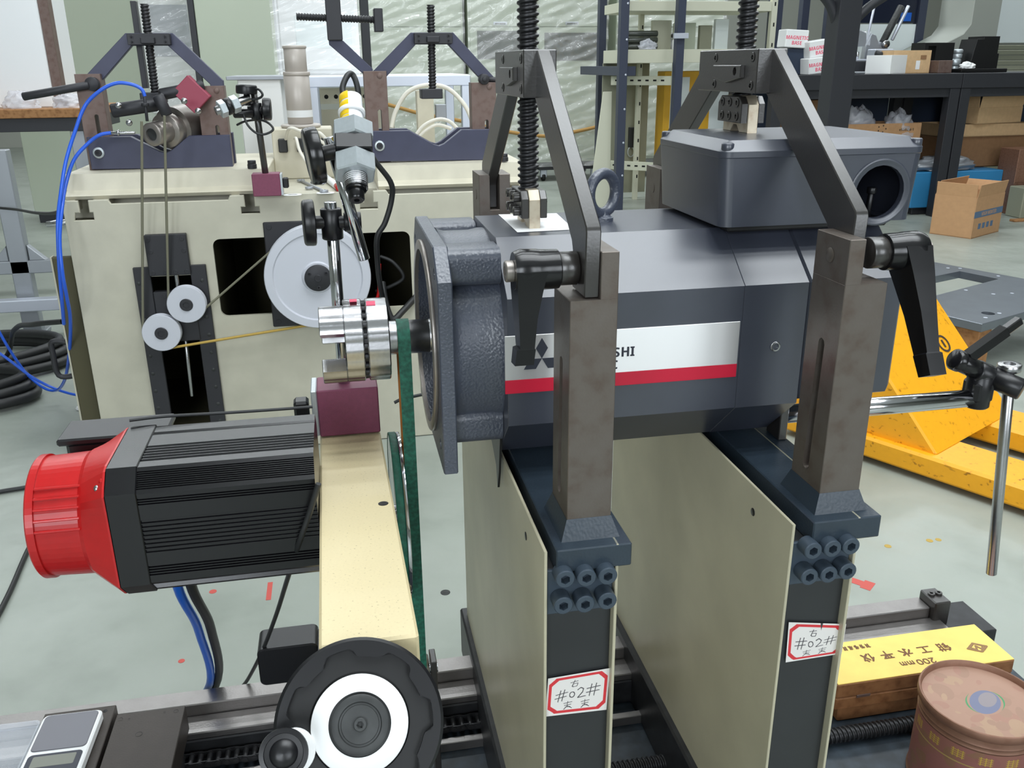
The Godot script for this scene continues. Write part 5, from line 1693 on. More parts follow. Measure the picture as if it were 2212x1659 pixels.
func build_rear_clamps() -> void:
	var a := rear_clamp(0.0, "rear_clamp", "dark blue arch clamp with brown posts on the cream machine, with an open arm")
	# lever screw at the right post
	part(a, "arch_bolt", mb().cyl(Vector3(0.488, 1.155, -2.985), Vector3(0.488, 1.155, -2.95), 0.0165, 0.002, 20).cyl(Vector3(0.488, 1.155, -2.95), Vector3(0.488, 1.155, -2.944), 0.008, 0.001, 6), M.rail_black)
	part(a, "arch_lever", mb().cyl(Vector3(0.49, 1.155, -2.985), Vector3(0.57, 1.15, -2.985), 0.009, 0.002, 14), M.rail_black)
	# the second arm, folded open to the left, with its screw lying level
	var op := mb()
	op.ext(PackedVector2Array([Vector2(0.105, 1.176), Vector2(0.007, 1.262), Vector2(0.007, 1.278), Vector2(0.046, 1.276), Vector2(0.052, 1.272), Vector2(0.137, 1.19), Vector2(0.137, 1.165)]), -3.015, -2.99, 0.0015)
	part(a, "open_arm", op, M.rear_blue)
	part(a, "open_arm_block", mb().box(0.004, 0.05, 1.274, 1.42, -3.015, -2.97, 0.002), M.rail_black)
	part(a, "level_screw", mb().thread(Vector3(-0.085, 1.342, -2.99), Vector3(0.158, 1.333, -2.99), 0.009, 0.0112, 0.0085, 12), M.thread_steel)
	part(a, "level_foot", mb().box(0.149, 0.176, 1.298, 1.365, -3.02, -2.96, 0.002), M.rail_black)
	var b := rear_clamp(-0.847, "rear_clamp", "dark blue arch clamp with brown posts on the cream machine, over the round rotor")
	part(b, "arch_lever", mb().cyl(Vector3(-0.7, 1.152, -2.95), Vector3(-0.885, 1.122, -2.94), 0.0115, 0.002, 16), M.rail_black)
	part(b, "arch_bolt", mb().cyl(Vector3(-0.692, 1.155, -2.985), Vector3(-0.692, 1.155, -2.945), 0.02, 0.002, 20), M.rail_black)
	# second screw seen beside the first
	part(b, "guide_bar", mb().box(-0.562, -0.546, 1.14, 1.385, -3.03, -3.0, 0.001), M.rail_black)
	# rotor on the left clamp
	var c := Vector3(-0.5361, 1.0099, -2.9)
	var e := Vector3(-0.36, 1.045, -3.22)
	var r := thing("rotor", "grey machined rotor with a hollow end lying in the left rear clamp", "rotor", c)
	part(r, "hollow_end", mb().lathe(c, e, [Vector2(0.018, 0.02), Vector2(0.0185, 0.0), Vector2(0.033, 0.0), Vector2(0.035, 0.002), Vector2(0.035, 0.07), Vector2(0.018, 0.07)], 40), M.machined)
	part(r, "bore", mb().lathe(c, e, [Vector2(0.0186, 0.006), Vector2(0.0, 0.0061)], 24), M.dark_grey)
	part(r, "rotor_body", mb().lathe(c, e, [Vector2(0.0, 0.065), Vector2(0.05, 0.065), Vector2(0.052, 0.067), Vector2(0.052, 0.1), Vector2(0.066, 0.102), Vector2(0.066, 0.17), Vector2(0.058, 0.172), Vector2(0.058, 0.21), Vector2(0.07, 0.212), Vector2(0.07, 0.28), Vector2(0.0, 0.28)], 48), M.machined)
	var rs := thing("rotor_bracket", "black bracket with silver thumbscrews holding fittings at the rotor in the left rear clamp", "bracket", Vector3(-0.5, 1.0, -2.93))
	part(rs, "bracket_arm", mb().cyl(Vector3(-0.6392, 1.0794, -2.9), Vector3(-0.5105, 1.0962, -2.92), 0.02, 0.004, 16), M.rail_black)
	part(rs, "bracket_arm", mb().cyl(Vector3(-0.4999, 1.1235, -2.88), Vector3(-0.4793, 1.0644, -2.88), 0.017, 0.004, 16), M.rail_black)
	part(rs, "bracket_arm", mb().cyl(Vector3(-0.5003, 1.1224, -2.92), Vector3(-0.3766, 1.1463, -2.96), 0.017, 0.004, 16), M.rail_black)
	for p in [Vector3(-0.6078, 1.0962, -2.86), Vector3(-0.5856, 1.0478, -2.86), Vector3(-0.4238, 1.1062, -2.86), Vector3(-0.3883, 1.0769, -2.86)]:
		part(rs, "thumbscrew", mb().ball(p, 0.0095, 14), M.steel_bright)
	part(rs, "air_fitting", mb().cyl(Vector3(-0.6398, 1.0202, -2.86), Vector3(-0.5732, 1.0187, -2.86), 0.0045, 0.0008, 12).cyl(Vector3(-0.6232, 1.0198, -2.86), Vector3(-0.6168, 1.0197, -2.86), 0.009, 0.001, 6), M.steel_bright)
	part(rs, "air_fitting", mb().cyl(Vector3(-0.5328, 1.1207, -2.86), Vector3(-0.535, 1.0508, -2.86), 0.0045, 0.0008, 12).cyl(Vector3(-0.5341, 1.1027, -2.86), Vector3(-0.5343, 1.0924, -2.86), 0.011, 0.001, 6), M.rail_black)
	var pb := mb()
	pb.t = Transform3D(Basis(Vector3(0, 0, 1), 0.75), Vector3(-0.4094, 1.1208, -2.93))
	pb.box(-0.035, 0.035, -0.04, 0.045, -0.04, 0.01, 0.002)
	var pbt := solo("magnet_block", "tilted dark red magnetic block leaning on the brown post behind the rotor", "magnetic stand", pb, M.bracket_red)
	pbt = pbt
	for q in [["blue tube arching from the rotor bracket down past the cream machine's left edge", [Vector3(-0.5315, 1.1207, -2.86), Vector3(-0.5388, 1.1413, -2.86), Vector3(-0.5649, 1.1543, -2.86), Vector3(-0.6061, 1.1574, -2.86), Vector3(-0.6534, 1.1364, -2.86), Vector3(-0.7001, 1.0951, -2.86), Vector3(-0.7364, 1.0198, -2.84), Vector3(-0.7611, 0.946, -2.8), Vector3(-0.7762, 0.8612, -2.75), Vector3(-0.7882, 0.7876, -2.72), Vector3(-0.798, 0.6855, -2.7), Vector3(-0.809, 0.5772, -2.7), Vector3(-0.8319, 0.4809, -2.75)]], ["blue tube from the short air fitting, dropping beside the other blue tube", [Vector3(-0.6398, 1.0202, -2.86), Vector3(-0.6726, 1.0144, -2.86), Vector3(-0.711, 0.989, -2.86), Vector3(-0.7483, 0.9483, -2.84), Vector3(-0.7698, 0.8874, -2.8), Vector3(-0.7763, 0.8234, -2.74), Vector3(-0.7865, 0.7382, -2.7), Vector3(-0.7891, 0.6489, -2.68), Vector3(-0.7953, 0.5764, -2.7), Vector3(-0.8117, 0.4939, -2.75), Vector3(-0.8613, 0.3643, -2.85), Vector3(-0.9369, 0.2254, -3), Vector3(-1.0656, 0.0892, -3.3), Vector3(-1.1396, 0.0681, -3.4), Vector3(-1.2211, 0.0917, -3.5), Vector3(-1.2561, 0.1691, -3.5), Vector3(-1.287, 0.263, -3.5), Vector3(-1.3138, 0.3724, -3.5)]], ["blue tube curling over the black cable coil on the floor at left", [Vector3(-1.2911, 0.2394, -3.4), Vector3(-1.2385, 0.1855, -3.4), Vector3(-1.172, 0.1131, -3.4), Vector3(-1.1002, 0.0613, -3.4), Vector3(-1.0012, 0.0659, -3.3), Vector3(-0.9723, 0.0763, -3.3), Vector3(-1.003, 0.0809, -3.35)]]]:
		solo("air_tube", q[0], "tube", mb().tube(spl(q[1], 6), 0.0052, 8), M.tube_blue)


func build_rear_tops() -> void:
	# second magnetic stand, tools and boxes standing on the cream machine
	var o := thing("magnetic_stand", "small purple magnetic base with a tall dark post, on the cream machine", "magnetic stand", Vector3(-0.207, 0.835, -2.79))
	part(o, "magnet_base", mb().box(-0.2475, -0.1665, 0.8345, 0.9, -2.815, -2.762, 0.002), M.purple)
	part(o, "pole_plate", mb().box(-0.1665, -0.16, 0.836, 0.898, -2.813, -2.764, 0.001), M.steel_zinc)
	part(o, "switch_knob", mb().box(-0.16, -0.143, 0.855, 0.885, -2.8, -2.775, 0.003), M.black_satin)
	part(o, "post", mb().cyl(Vector3(-0.208, 0.9, -2.785), Vector3(-0.2182, 1.1389, -2.785), 0.0095, 0.001, 16), M.black_steel)
	part(o, "post_clamp", mb().cyl(Vector3(-0.2387, 1.081, -2.77), Vector3(-0.1906, 1.0801, -2.77), 0.013, 0.002, 16).cyl(Vector3(-0.2141, 1.0548, -2.77), Vector3(-0.2145, 1.101, -2.77), 0.0165, 0.002, 16).cyl(Vector3(-0.2259, 1.0722, -2.76), Vector3(-0.2754, 1.0741, -2.74), 0.013, 0.002, 14), M.black_satin)
	round_knob(o, Vector3(-0.1956, 1.0828, -2.77), Vector3(-0.1721, 1.0824, -2.77), 0.032, M.black_satin)
	round_knob(o, Vector3(-0.2348, 1.1261, -2.75), Vector3(-0.2334, 1.1511, -2.75), 0.03, M.black_satin)
	part(o, "knob_neck", mb().cyl(Vector3(-0.2356, 1.0945, -2.75), Vector3(-0.2347, 1.1273, -2.75), 0.009, 0.0, 14), M.black_satin)
	var sn := thing("inductive_sensor", "small sensor with two zinc nuts held on the rear purple magnetic stand", "sensor", Vector3(-0.2935, 1.0832, -2.74))
	var a := Vector3(-0.2264, 1.1137, -2.74)
	var b := Vector3(-0.3194, 1.083, -2.7)
	part(sn, "sensor_body", mb().cyl(a, b, 0.0125, 0.001, 18), M.steel_bright)
	part(sn, "lock_nut", hex_nut(mb(), a.lerp(b, 0.35), a.lerp(b, 0.55), 0.0245), M.steel_zinc)
	part(sn, "lock_nut", hex_nut(mb(), a.lerp(b, 0.72), a.lerp(b, 0.9), 0.0245), M.steel_zinc)
	part(sn, "clamp_plate", mb().cyl(a.lerp(b, 0.57), a.lerp(b, 0.7), 0.0235, 0.001, 18), M.black_satin)
	part(sn, "sensor_cable", mb().tube(spl([Vector3(-0.249, 1.0698, -2.74), Vector3(-0.2387, 1.0427, -2.72), Vector3(-0.2179, 1.0205, -2.72), Vector3(-0.1939, 1.0162, -2.72), Vector3(-0.1694, 1.0285, -2.72), Vector3(-0.1811, 1.0461, -2.73), Vector3(-0.2083, 1.0539, -2.76), Vector3(-0.2529, 1.0475, -2.82), Vector3(-0.2798, 1.0364, -2.84)]), 0.0034, 8), M.cable_black)
	part(sn, "sensor_cable", mb().tube(spl([Vector3(-0.2306, 1.11, -2.74), Vector3(-0.1999, 1.1149, -2.73), Vector3(-0.1893, 1.125, -2.72), Vector3(-0.2, 1.1387, -2.73), Vector3(-0.2185, 1.1347, -2.75)]), 0.0034, 8), M.cable_black)
	for q in [[-0.2516, "black socket bolt standing on the plinth left of the purple base"], [0.5334, "black socket bolt standing on the plinth by the right arch clamp"]]:
		var sb := screw_head(mb(), Vector3(q[0], 0.9055, -2.87), Vector3.UP, 0.014, 0.014)
		solo("clamp_bolt", q[1], "bolt", sb.cyl(Vector3(q[0], 0.918, -2.87), Vector3(q[0], 0.93, -2.87), 0.0125, 0.001, 16), M.rail_black)
	# white connector box with grey cylinders on top
	var g := thing("connector_box", "pale grey box with black plug connectors, behind the purple base", "box", Vector3(-0.1, 0.835, -3.2))
	part(g, "box_body", mb().box(-0.1771, -0.0256, 0.9933, 0.9965, -3.3, -3.15, 0.003) if false else mb().box(-0.205, -0.005, 0.835, 1.0, -3.33, -3.18, 0.003), M.beige)
	for k in 3:
		part(g, "plug", mb().box(-0.185 + k * 0.06, -0.155 + k * 0.06, 0.925, 0.97, -3.181, -3.16, 0.003), M.cable_black)
	for q in [[Vector3(-0.1589, 0.9699, -3.16), Vector3(-0.141, 1.0064, -3.1), Vector3(-0.1075, 0.9983, -3.1), Vector3(-0.0329, 0.9566, -3.1), Vector3(-0.0035, 0.9032, -3.1), Vector3(0.02, 0.8578, -3.05)], [Vector3(-0.1286, 0.9692, -3.16), Vector3(-0.1217, 0.9735, -3.1), Vector3(-0.1149, 0.9424, -3.08), Vector3(-0.1028, 0.9181, -3.05), Vector3(-0.0798, 0.8869, -3.03)], [Vector3(-0.0477, 0.9674, -3.16), Vector3(-0.0452, 0.9911, -3.1), Vector3(-0.0104, 0.9531, -3.1), Vector3(0.0312, 0.9061, -3.06)]]:
		part(g, "white_cable", mb().tube(spl(q), 0.0055, 8), M.cable_white)
	var cy := thing("cylinder_stack", "tall grey measuring cylinder stack standing on the connector box", "cylinder", Vector3(-0.105, 1.0, -3.25))
	var cx := -0.108
	part(cy, "lower_cylinder", mb().cyl(Vector3(cx, 1.0, -3.255), Vector3(cx, 1.012, -3.255), 0.068, 0.004, 32).cyl(Vector3(cx, 1.012, -3.255), Vector3(cx - 0.002, 1.17, -3.255), 0.043, 0.002, 32), M.tube_grey)
	part(cy, "upper_cylinder", mb().cyl(Vector3(cx, 1.17, -3.255), Vector3(cx, 1.182, -3.255), 0.045, 0.001, 32).cyl(Vector3(cx, 1.182, -3.255), Vector3(cx, 1.255, -3.255), 0.037, 0.001, 32).cyl(Vector3(cx, 1.255, -3.255), Vector3(cx, 1.265, -3.255), 0.04, 0.002, 32), M.tube_grey)
	part(cy, "paper_band", mb().ring(Vector3(cx, 1.035, -3.255), Vector3(cx, 1.058, -3.255), 0.043, 0.0436, 0.0, 32), M.white)
	# tools lying on the top
	var sp := thing("spanner", "small grey spanners lying on the cream machine top beside the purple base", "spanner", Vector3(-0.06, 0.836, -2.95))
	var sm := mb()
	for q in [[Vector3(-0.1181, 0.8375, -3.0796), Vector3(-0.041, 0.8375, -2.7906)], [Vector3(-0.0837, 0.8375, -3.0202), Vector3(-0.0418, 0.8375, -2.9846)]]:
		sm.cyl(q[0] + Vector3(0, 0.003, 0), q[1] + Vector3(0, 0.003, 0), 0.0045, 0.001, 8)
	for p in [Vector3(-0.1181, 0.8375, -3.0796), Vector3(-0.041, 0.8375, -2.7906), Vector3(-0.0869, 0.8375, -2.8795)]:
		sm.ring(p, p + Vector3(0, 0.007, 0), 0.006, 0.013, 0.001, 12)
	part(sp, "shank", sm, M.alu_grey)
	var mk := thing("marker_pen", "white tube with a red end lying on the cream machine top", "pen", Vector3(-0.0119, 0.835, -3.0723))
	part(mk, "tube", mb().cyl(Vector3(-0.0387, 0.845, -3.1254) , Vector3(-0.0008, 0.845, -2.8654), 0.011, 0.002, 16), M.white)
	part(mk, "cap", mb().cyl(Vector3(-0.0008, 0.845, -2.8654), Vector3(0.0057, 0.845, -2.8071), 0.0105, 0.002, 16), M.red)
	for q in [[Vector3(-0.1341, 0.8352, -2.7692), "oval white data label on the cream machine, next to the purple base"], [Vector3(-0.037, 0.8352, -2.7859), "oval white data label on the cream machine, below the spanners"]]:
		var lb := mb()
		lb.t = Transform3D(Basis.IDENTITY, q[0])
		lb.ext_y(rrect(-0.027, 0.027, -0.02, 0.02, 0.018), 0.0, 0.0012, 0.0003)
		var tg := thing("data_label", q[1], "label", q[0])
		part(tg, "tag", lb, M.white)
		var pr := mb()
		pr.t = Transform3D(Basis.IDENTITY, q[0])
		pr.ext_y(PackedVector2Array([Vector2(-0.015, 0.004), Vector2(-0.008, -0.006), Vector2(0.01, -0.006), Vector2(0.016, 0.004), Vector2(0.005, 0.0), Vector2(-0.005, 0.0)]), 0.001, 0.0016)
		part(tg, "print", pr, M.print_dark)
	# white instrument cabinet, cream post and white cable loops behind
	var wc := thing("instrument_cabinet", "plain white instrument cabinet behind the rear purple magnetic stand", "cabinet", Vector3(-0.3, 0.0, -3.7))
	part(wc, "cabinet_body", mb().box(-0.3368, -0.1812, 0.7278, 1.1544, -4.0, -3.6, 0.003), M.white)
	part(wc, "cabinet_foot", mb().box(-0.3, -0.1, 0.0, 0.8, -3.95, -3.65, 0.003), M.white)
	part(wc, "cabinet_lid", mb().box(-0.3752, -0.139, 1.1522, 1.1661, -4.02, -3.59, 0.002), M.alu_grey)
	var cp := thing("cream_post", "square cream post with a grey socket behind the right arch clamp", "post", Vector3(0.35, 0.0, -3.2))
	part(cp, "post", mb().box(0.315, 0.378, 0.0, 1.11, -3.52, -3.46, 0.002), M.rear_top)
	part(cp, "socket_box", mb().box(0.385, 0.425, 1.01, 1.06, -3.5, -3.46, 0.002), M.alu_grey)
	solo("white_cable_loop", "white cable arching high behind the right arch clamp", "cable", mb().tube(spl([Vector3(0.2162, 0.9811, -3.46), Vector3(0.2348, 1.0389, -3.46), Vector3(0.281, 1.1039, -3.46), Vector3(0.3509, 1.1291, -3.46), Vector3(0.4285, 1.1183, -3.46), Vector3(0.4882, 1.0646, -3.46), Vector3(0.5184, 1.0037, -3.46), Vector3(0.5311, 0.932, -3.46)]), 0.008, 8), M.cable_white)
	solo("white_cable_loop", "pair of white cables arching low in the notch of the right arch clamp", "cable", mb().tube(spl([Vector3(0.282, 0.9495, -3.3), Vector3(0.3206, 0.9937, -3.3), Vector3(0.3716, 1.0151, -3.3), Vector3(0.4132, 1.0079, -3.3), Vector3(0.4461, 0.9782, -3.3)]), 0.0065, 8).tube(spl([Vector3(0.2866, 0.9413, -3.3), Vector3(0.3283, 0.9775, -3.3), Vector3(0.3708, 0.9959, -3.3), Vector3(0.4208, 0.982, -3.3)]), 0.0065, 8), M.cable_white)


func build_left_side() -> void:
	# wooden bench with a tall white panel box on it
	var o := thing("side_bench", "wooden topped bench at the far left with a dark edge under its top", "bench", Vector3(-1.7, 0, -5.5))
	part(o, "bench_top", mb().box(-3.2, -1.262, 0.955, 1.0, -6.0, -5.2, 0.003), M.wood)
	part(o, "bench_apron", mb().box(-3.18, -1.275, 0.885, 0.955, -5.98, -5.23, 0.002), M.frame_black)
	for p in [[-1.35, -5.3], [-3.1, -5.3], [-1.35, -5.9], [-3.1, -5.9]]:
		part(o, "leg", mb().box(p[0] - 0.035, p[0] + 0.035, 0.0, 0.885, p[1] - 0.035, p[1] + 0.035, 0.003), M.alu_grey)
	var w := thing("white_cabinet", "tall bright white cabinet standing on the wooden bench, top left", "cabinet", Vector3(-1.9, 1.0, -5.6))
	part(w, "cabinet_body", mb().box(-2.6, -1.475, 1.0, 2.1, -5.95, -5.4, 0.006), M.white_gloss)
	part(w, "edge_post", mb().box(-1.475, -1.425, 1.0, 2.1, -5.5, -5.42, 0.002), M.rear_brown)
	solo("plastic_bag", "crumpled clear plastic bag lying on the wooden bench, in front of the white cabinet", "bag", crumple(Vector3(-1.6, 1.0, -5.28), Vector3(0.085, 0.07, 0.06), 3), M.clear_bag)
	solo("plastic_bag", "flat clear plastic bag at the bench end, beside the lever of the left arch clamp", "bag", crumple(Vector3(-1.36, 1.0, -5.26), Vector3(0.085, 0.055, 0.05), 4), M.clear_bag)
	var f := thing("aluminium_stand", "grey aluminium profile frame standing on the floor left of the cream machine", "frame", Vector3(-1.48, 0, -4.4))
	part(f, "upright", mb().box(-1.515, -1.435, 0.0, 0.86, -4.46, -4.4, 0.004), M.alu_grey)
	part(f, "upright", mb().box(-2.415, -2.335, 0.0, 0.86, -4.46, -4.4, 0.004), M.alu_grey)
	part(f, "upper_rail", mb().box(-2.34, -0.9, 0.3, 0.36, -4.46, -4.4, 0.004), M.alu_grey)
	part(f, "lower_rail", mb().box(-2.34, -0.9, 0.145, 0.2, -4.35, -4.29, 0.004), M.alu)
	for q in [[-1.43, 0.36, 1.0], [-1.52, 0.36, -1.0]]:
		part(f, "corner_bracket", mb().ext(PackedVector2Array([Vector2(q[0], q[1]), Vector2(q[0] + q[2] * 0.07, q[1]), Vector2(q[0], q[1] + 0.07)]), -4.45, -4.41, 0.002), M.alu_grey)
	part(f, "frame_foot", mb().box(-1.53, -1.42, 0.0, 0.02, -4.5, -4.36, 0.004), M.alu_grey)
	for q in [[Vector3(-1.55, 0.03, -3.95), 0.36, 0.27, "thick black cable coiled on the floor left of the cream machine, upper coil"], [Vector3(-1.5, 0.03, -3.5), 0.3, 0.2, "thick black cable coiled on the floor left of the cream machine, nearer coil"]]:
		var m := mb()
		for k in 3:
			var pts := []
			for i in 40:
				var a := TAU * i / 40
				pts.append(q[0] + Vector3(cos(a) * (q[1] - 0.03 * k) + 0.02 * sin(a * 3 + k), 0.028 * k - 0.004 + 0.006 * sin(a * 2 + k), sin(a) * (q[2] - 0.02 * k)))
			m.tube(pts, 0.019, 10, true)
		solo("cable_coil", q[3], "cable", m, M.cable_black)
	solo("floor_cable", "thin black cable running from the coil up to the cream machine's side handle", "cable", mb().tube(spl([Vector3(-1.9, 0.012, -4.1), Vector3(-1.45, 0.05, -3.85), Vector3(-1.2, 0.3, -3.4), Vector3(-1.0, 0.42, -3.0), Vector3(-0.88, 0.45, -2.9)]), 0.009, 8), M.cable_black)
	solo("floor_cable", "thin black cable lying across the floor behind the red servo cowl", "cable", mb().tube(spl([Vector3(-1.1268, 0.008, -2.6024), Vector3(-1.0592, 0.008, -2.6279), Vector3(-0.9867, 0.008, -2.6439), Vector3(-0.905, 0.008, -2.6816)]), 0.007, 8), M.cable_black)
	solo("floor_cable", "thin black cable on the floor dropping left of the red servo cowl", "cable", mb().tube(spl([Vector3(-0.8774, 0.008, -2.3924), Vector3(-0.8669, 0.008, -2.2139), Vector3(-0.8521, 0.008, -2.0565), Vector3(-0.8453, 0.008, -1.9373), Vector3(-0.8442, 0.008, -1.8306)]), 0.0065, 8), M.cable_black)
	solo("wall_cable", "thin grey cable sagging from the aluminium frame to the cream machine's corner", "cable", mb().tube(spl([Vector3(-1.5749, 0.6187, -4.38), Vector3(-1.3842, 0.626, -4.2), Vector3(-1.1095, 0.6914, -3.6), Vector3(-0.8928, 0.7626, -3.1), Vector3(-0.772, 0.8356, -2.86)]), 0.006, 8), M.cable_black)


func crumple(c: Vector3, r: Vector3, seed_: int) -> MB:
	# a crumpled bag resting on c
	var n := FastNoiseLite.new()
	n.seed = seed_
	n.frequency = 1.1
	n.fractal_octaves = 3
	var m := mb()
	m.sheet(26, 14, func(u: float, v: float) -> Vector3:
		var d := Vector3(cos(TAU * u) * cos((v - 0.12) * PI * 0.56), sin((v - 0.12) * PI * 0.56), -sin(TAU * u) * cos((v - 0.12) * PI * 0.56))
		var k := 1.0 + 0.42 * n.get_noise_3dv(d * 1.6)
		return c + Vector3(d.x * r.x * k, maxf(0.002, d.y * r.y * k + 0.25 * r.y), d.z * r.z * k), 0.0)
	return m


func film(o: Node3D, x0: float, x1: float, y0: float, y1: float, z: float, seed_: int) -> void:
	var n := FastNoiseLite.new()
	n.seed = seed_
	n.frequency = 1.0
	n.fractal_octaves = 3
	var m := mb()
	m.sheet(40, 90, func(u: float, v: float) -> Vector3:
		var x := lerpf(x0, x1, u)
		var y := lerpf(y0, y1, v)
		return Vector3(x, y, z + 0.036 + 0.034 * n.get_noise_2d(x * 2.0 + y * 1.0, y * 11.0 - x * 3.5)), 0.0)
	part(o, "plastic_film", m, M.film)


func wrapped_cabinet(x0: float, x1: float, z: float, windows: Array, label: String, seed_: int) -> void:
	var o := thing("wrapped_cabinet", label, "cabinet", Vector3((x0 + x1) / 2, 0, z - 0.3), "film wrapped cabinets along the back")
	part(o, "cabinet_body", mb().box(x0, x1, 0.2, 2.3, z - 0.6, z, 0.008), M.cabinet)
	part(o, "plinth", mb().box(x0 + 0.02, x1 - 0.02, 0.12, 0.2, z - 0.58, z + 0.0, 0.003), M.frame_black)
	for cx in [x0 + 0.08, x1 - 0.08]:
		for cz in [z - 0.06, z - 0.52]:
			var ca := part(o, "caster", mb().box(cx - 0.035, cx + 0.035, 0.04, 0.13, cz - 0.03, cz + 0.035, 0.008), M.alu)
			part(ca, "caster_wheel", mb().cyl(Vector3(cx - 0.02, 0.045, cz), Vector3(cx + 0.02, 0.045, cz), 0.045, 0.006, 18), M.black_matt)
	part(o, "upper_door", mb().box(x0 + 0.02, x1 - 0.02, 1.56, 2.28, z, z + 0.014, 0.003), M.cabinet)
	part(o, "lower_door", mb().box(x0 + 0.02, x1 - 0.02, 0.23, 1.55, z, z + 0.014, 0.003), M.cabinet)
	for w in windows:
		part(o, "window_pane", mb().box(w[0], w[1], w[2], w[3], z + 0.008, z + 0.018, 0.001), M.cabinet_dark)
		var xm: float = (w[0] + w[1]) / 2
		var h := part(o, "recessed_handle", mb().box(xm - 0.07, xm + 0.07, 1.575, 1.605, z + 0.01, z + 0.02, 0.003), M.alu)
		part(h, "handle_gap", mb().box(xm - 0.055, xm + 0.055, 1.58, 1.592, z + 0.019, z + 0.021, 0.0005), M.cabinet_dark)
	film(o, x0 - 0.01, x1 + 0.01, 0.16, 2.3, z + 0.016, seed_)


func build_back_row() -> void:
	wrapped_cabinet(1.41, 2.11, -9.5, [[1.5, 1.98, 1.25, 1.52]], "film wrapped pale green cabinet with a dark window, behind the first clamp screw", 2)
	wrapped_cabinet(2.13, 2.86, -9.5, [[2.2, 2.78, 1.23, 1.5]], "film wrapped pale green cabinet with a dark window, on casters beside the blue steel frame", 3)
	wrapped_cabinet(0.34, 1.36, -9.5, [], "film wrapped pale green cabinet seen under the right arch clamp", 4)
	wrapped_cabinet(3.0, 4.2, -9.6, [[3.3, 3.7, 1.25, 1.5]], "film wrapped pale green cabinet seen through the cream shelf rack", 5)
	var d := thing("plain_cabinet", "plain pale green cabinet door behind the small sensor stand", "cabinet", Vector3(-0.7, 0, -7.3))
	part(d, "cabinet_body", mb().box(-0.93, -0.36, 0.08, 2.2, -7.8, -7.3, 0.004), M.cabinet)
	part(d, "plinth", mb().box(-0.91, -0.38, 0.0, 0.08, -7.78, -7.32, 0.002), M.frame_black)
	part(d, "corner_profile", mb().box(-0.975, -0.932, 0.0, 2.2, -7.35, -7.29, 0.003), M.frame_black)
	var e := thing("plain_cabinet", "plain pale cabinet behind the left arch clamp, next to the white cabinet", "cabinet", Vector3(-1.8, 0, -7.9))
	part(e, "cabinet_body", mb().box(-2.45, -1.0, 0.08, 2.2, -8.4, -7.9, 0.004), M.cabinet)
	part(e, "plinth", mb().box(-2.43, -1.02, 0.0, 0.08, -8.38, -7.92, 0.002), M.frame_black)
	part(e, "door", mb().box(-1.42, -1.02, 0.85, 1.72, -7.9, -7.885, 0.003), M.white)
	part(e, "window_pane", mb().box(-1.36, -1.06, 1.28, 1.66, -7.888, -7.88, 0.001), M.alu_grey)
	film(e, -1.46, -1.0, 0.8, 1.8, -7.875, 9)
	# white box wrapped in film on an aluminium table
	var t := thing("aluminium_table", "aluminium profile table behind the right arch clamp, carrying the wrapped white monitor cabinet", "table", Vector3(0.27, 0, -4.5))
	part(t, "front_rail", mb().box(-0.09, 0.63, 1.11, 1.155, -4.24, -4.2, 0.003), M.alu)
	part(t, "table_top", mb().box(-0.09, 0.63, 1.14, 1.158, -4.85, -4.24, 0.002), M.white)
	for x in [-0.075, 0.61]:
		for z in [-4.22, -4.83]:
			part(t, "leg", mb().box(x - 0.022, x + 0.022, 0.0, 1.11, z - 0.02, z + 0.02, 0.003), M.alu)
	part(t, "middle_rail", mb().box(-0.055, 0.59, 0.4, 0.44, -4.24, -4.2, 0.003), M.alu)
	var hp := part(t, "perforated_panel", mb().box(-0.05, 0.26, 1.03, 1.1, -4.5, -4.47, 0.002), M.beige)
	for k in 6:
		part(hp, "panel_hole", mb().cyl(Vector3(-0.02 + 0.045 * k, 1.062, -4.4705), Vector3(-0.02 + 0.045 * k, 1.062, -4.469), 0.01, 0.0, 12), M.void)
	var lp := part(t, "lower_panel", mb().box(-0.05, 0.3, 0.45, 1.0, -4.58, -4.56, 0.002), M.beige)
	part(lp, "panel_slot", mb().box(0.17, 0.195, 0.8, 0.9, -4.561, -4.558, 0.001), M.frame_black)
	var wb := thing("monitor_cabinet", "bright white monitor cabinet wrapped in crumpled plastic on the aluminium table", "cabinet", Vector3(0.0, 1.158, -4.7))
	part(wb, "cabinet_body", mb().box(-0.235, 0.155, 1.158, 1.62, -4.95, -4.6, 0.01), M.white_gloss)
	part(wb, "cabinet_front", mb().box(-0.215, 0.14, 1.18, 1.5, -4.602, -4.59, 0.006), M.white)
	part(wb, "window_pane", mb().box(-0.14, 0.12, 1.28, 1.42, -4.592, -4.587, 0.001), M.board_white)
	film(wb, -0.245, 0.16, 1.16, 1.6, -4.575, 6)
	solo("machine_pillar", "dark upright pillar just right of the wrapped white monitor cabinet", "pillar", mb().box(0.19, 0.235, 0.0, 2.2, -5.3, -5.2, 0.003), M.frame_black)
	# a coarse rope slung along the wrapped cabinets
	solo("rope", "hairy brown rope sagging across the wrapped cabinets", "rope", mb().tube(spl([Vector3(0.5484, 0.8309, -9.4), Vector3(0.7105, 0.7827, -9.42), Vector3(0.9435, 0.7199, -9.42), Vector3(1.324, 0.6489, -9.42), Vector3(1.8104, 0.5323, -9.42), Vector3(2.2092, 0.4812, -9.42), Vector3(2.512, 0.5172, -9.42), Vector3(2.8068, 0.5728, -9.42)]), 0.018, 8), M.rope)


func bar(o: Node3D, called: String, m: Material, x0: float, x1: float, y0: float, y1: float, z0: float, z1: float) -> MeshInstance3D:
	return part(o, called, mb().box(x0, x1, y0, y1, z0, z1, 0.002), m)


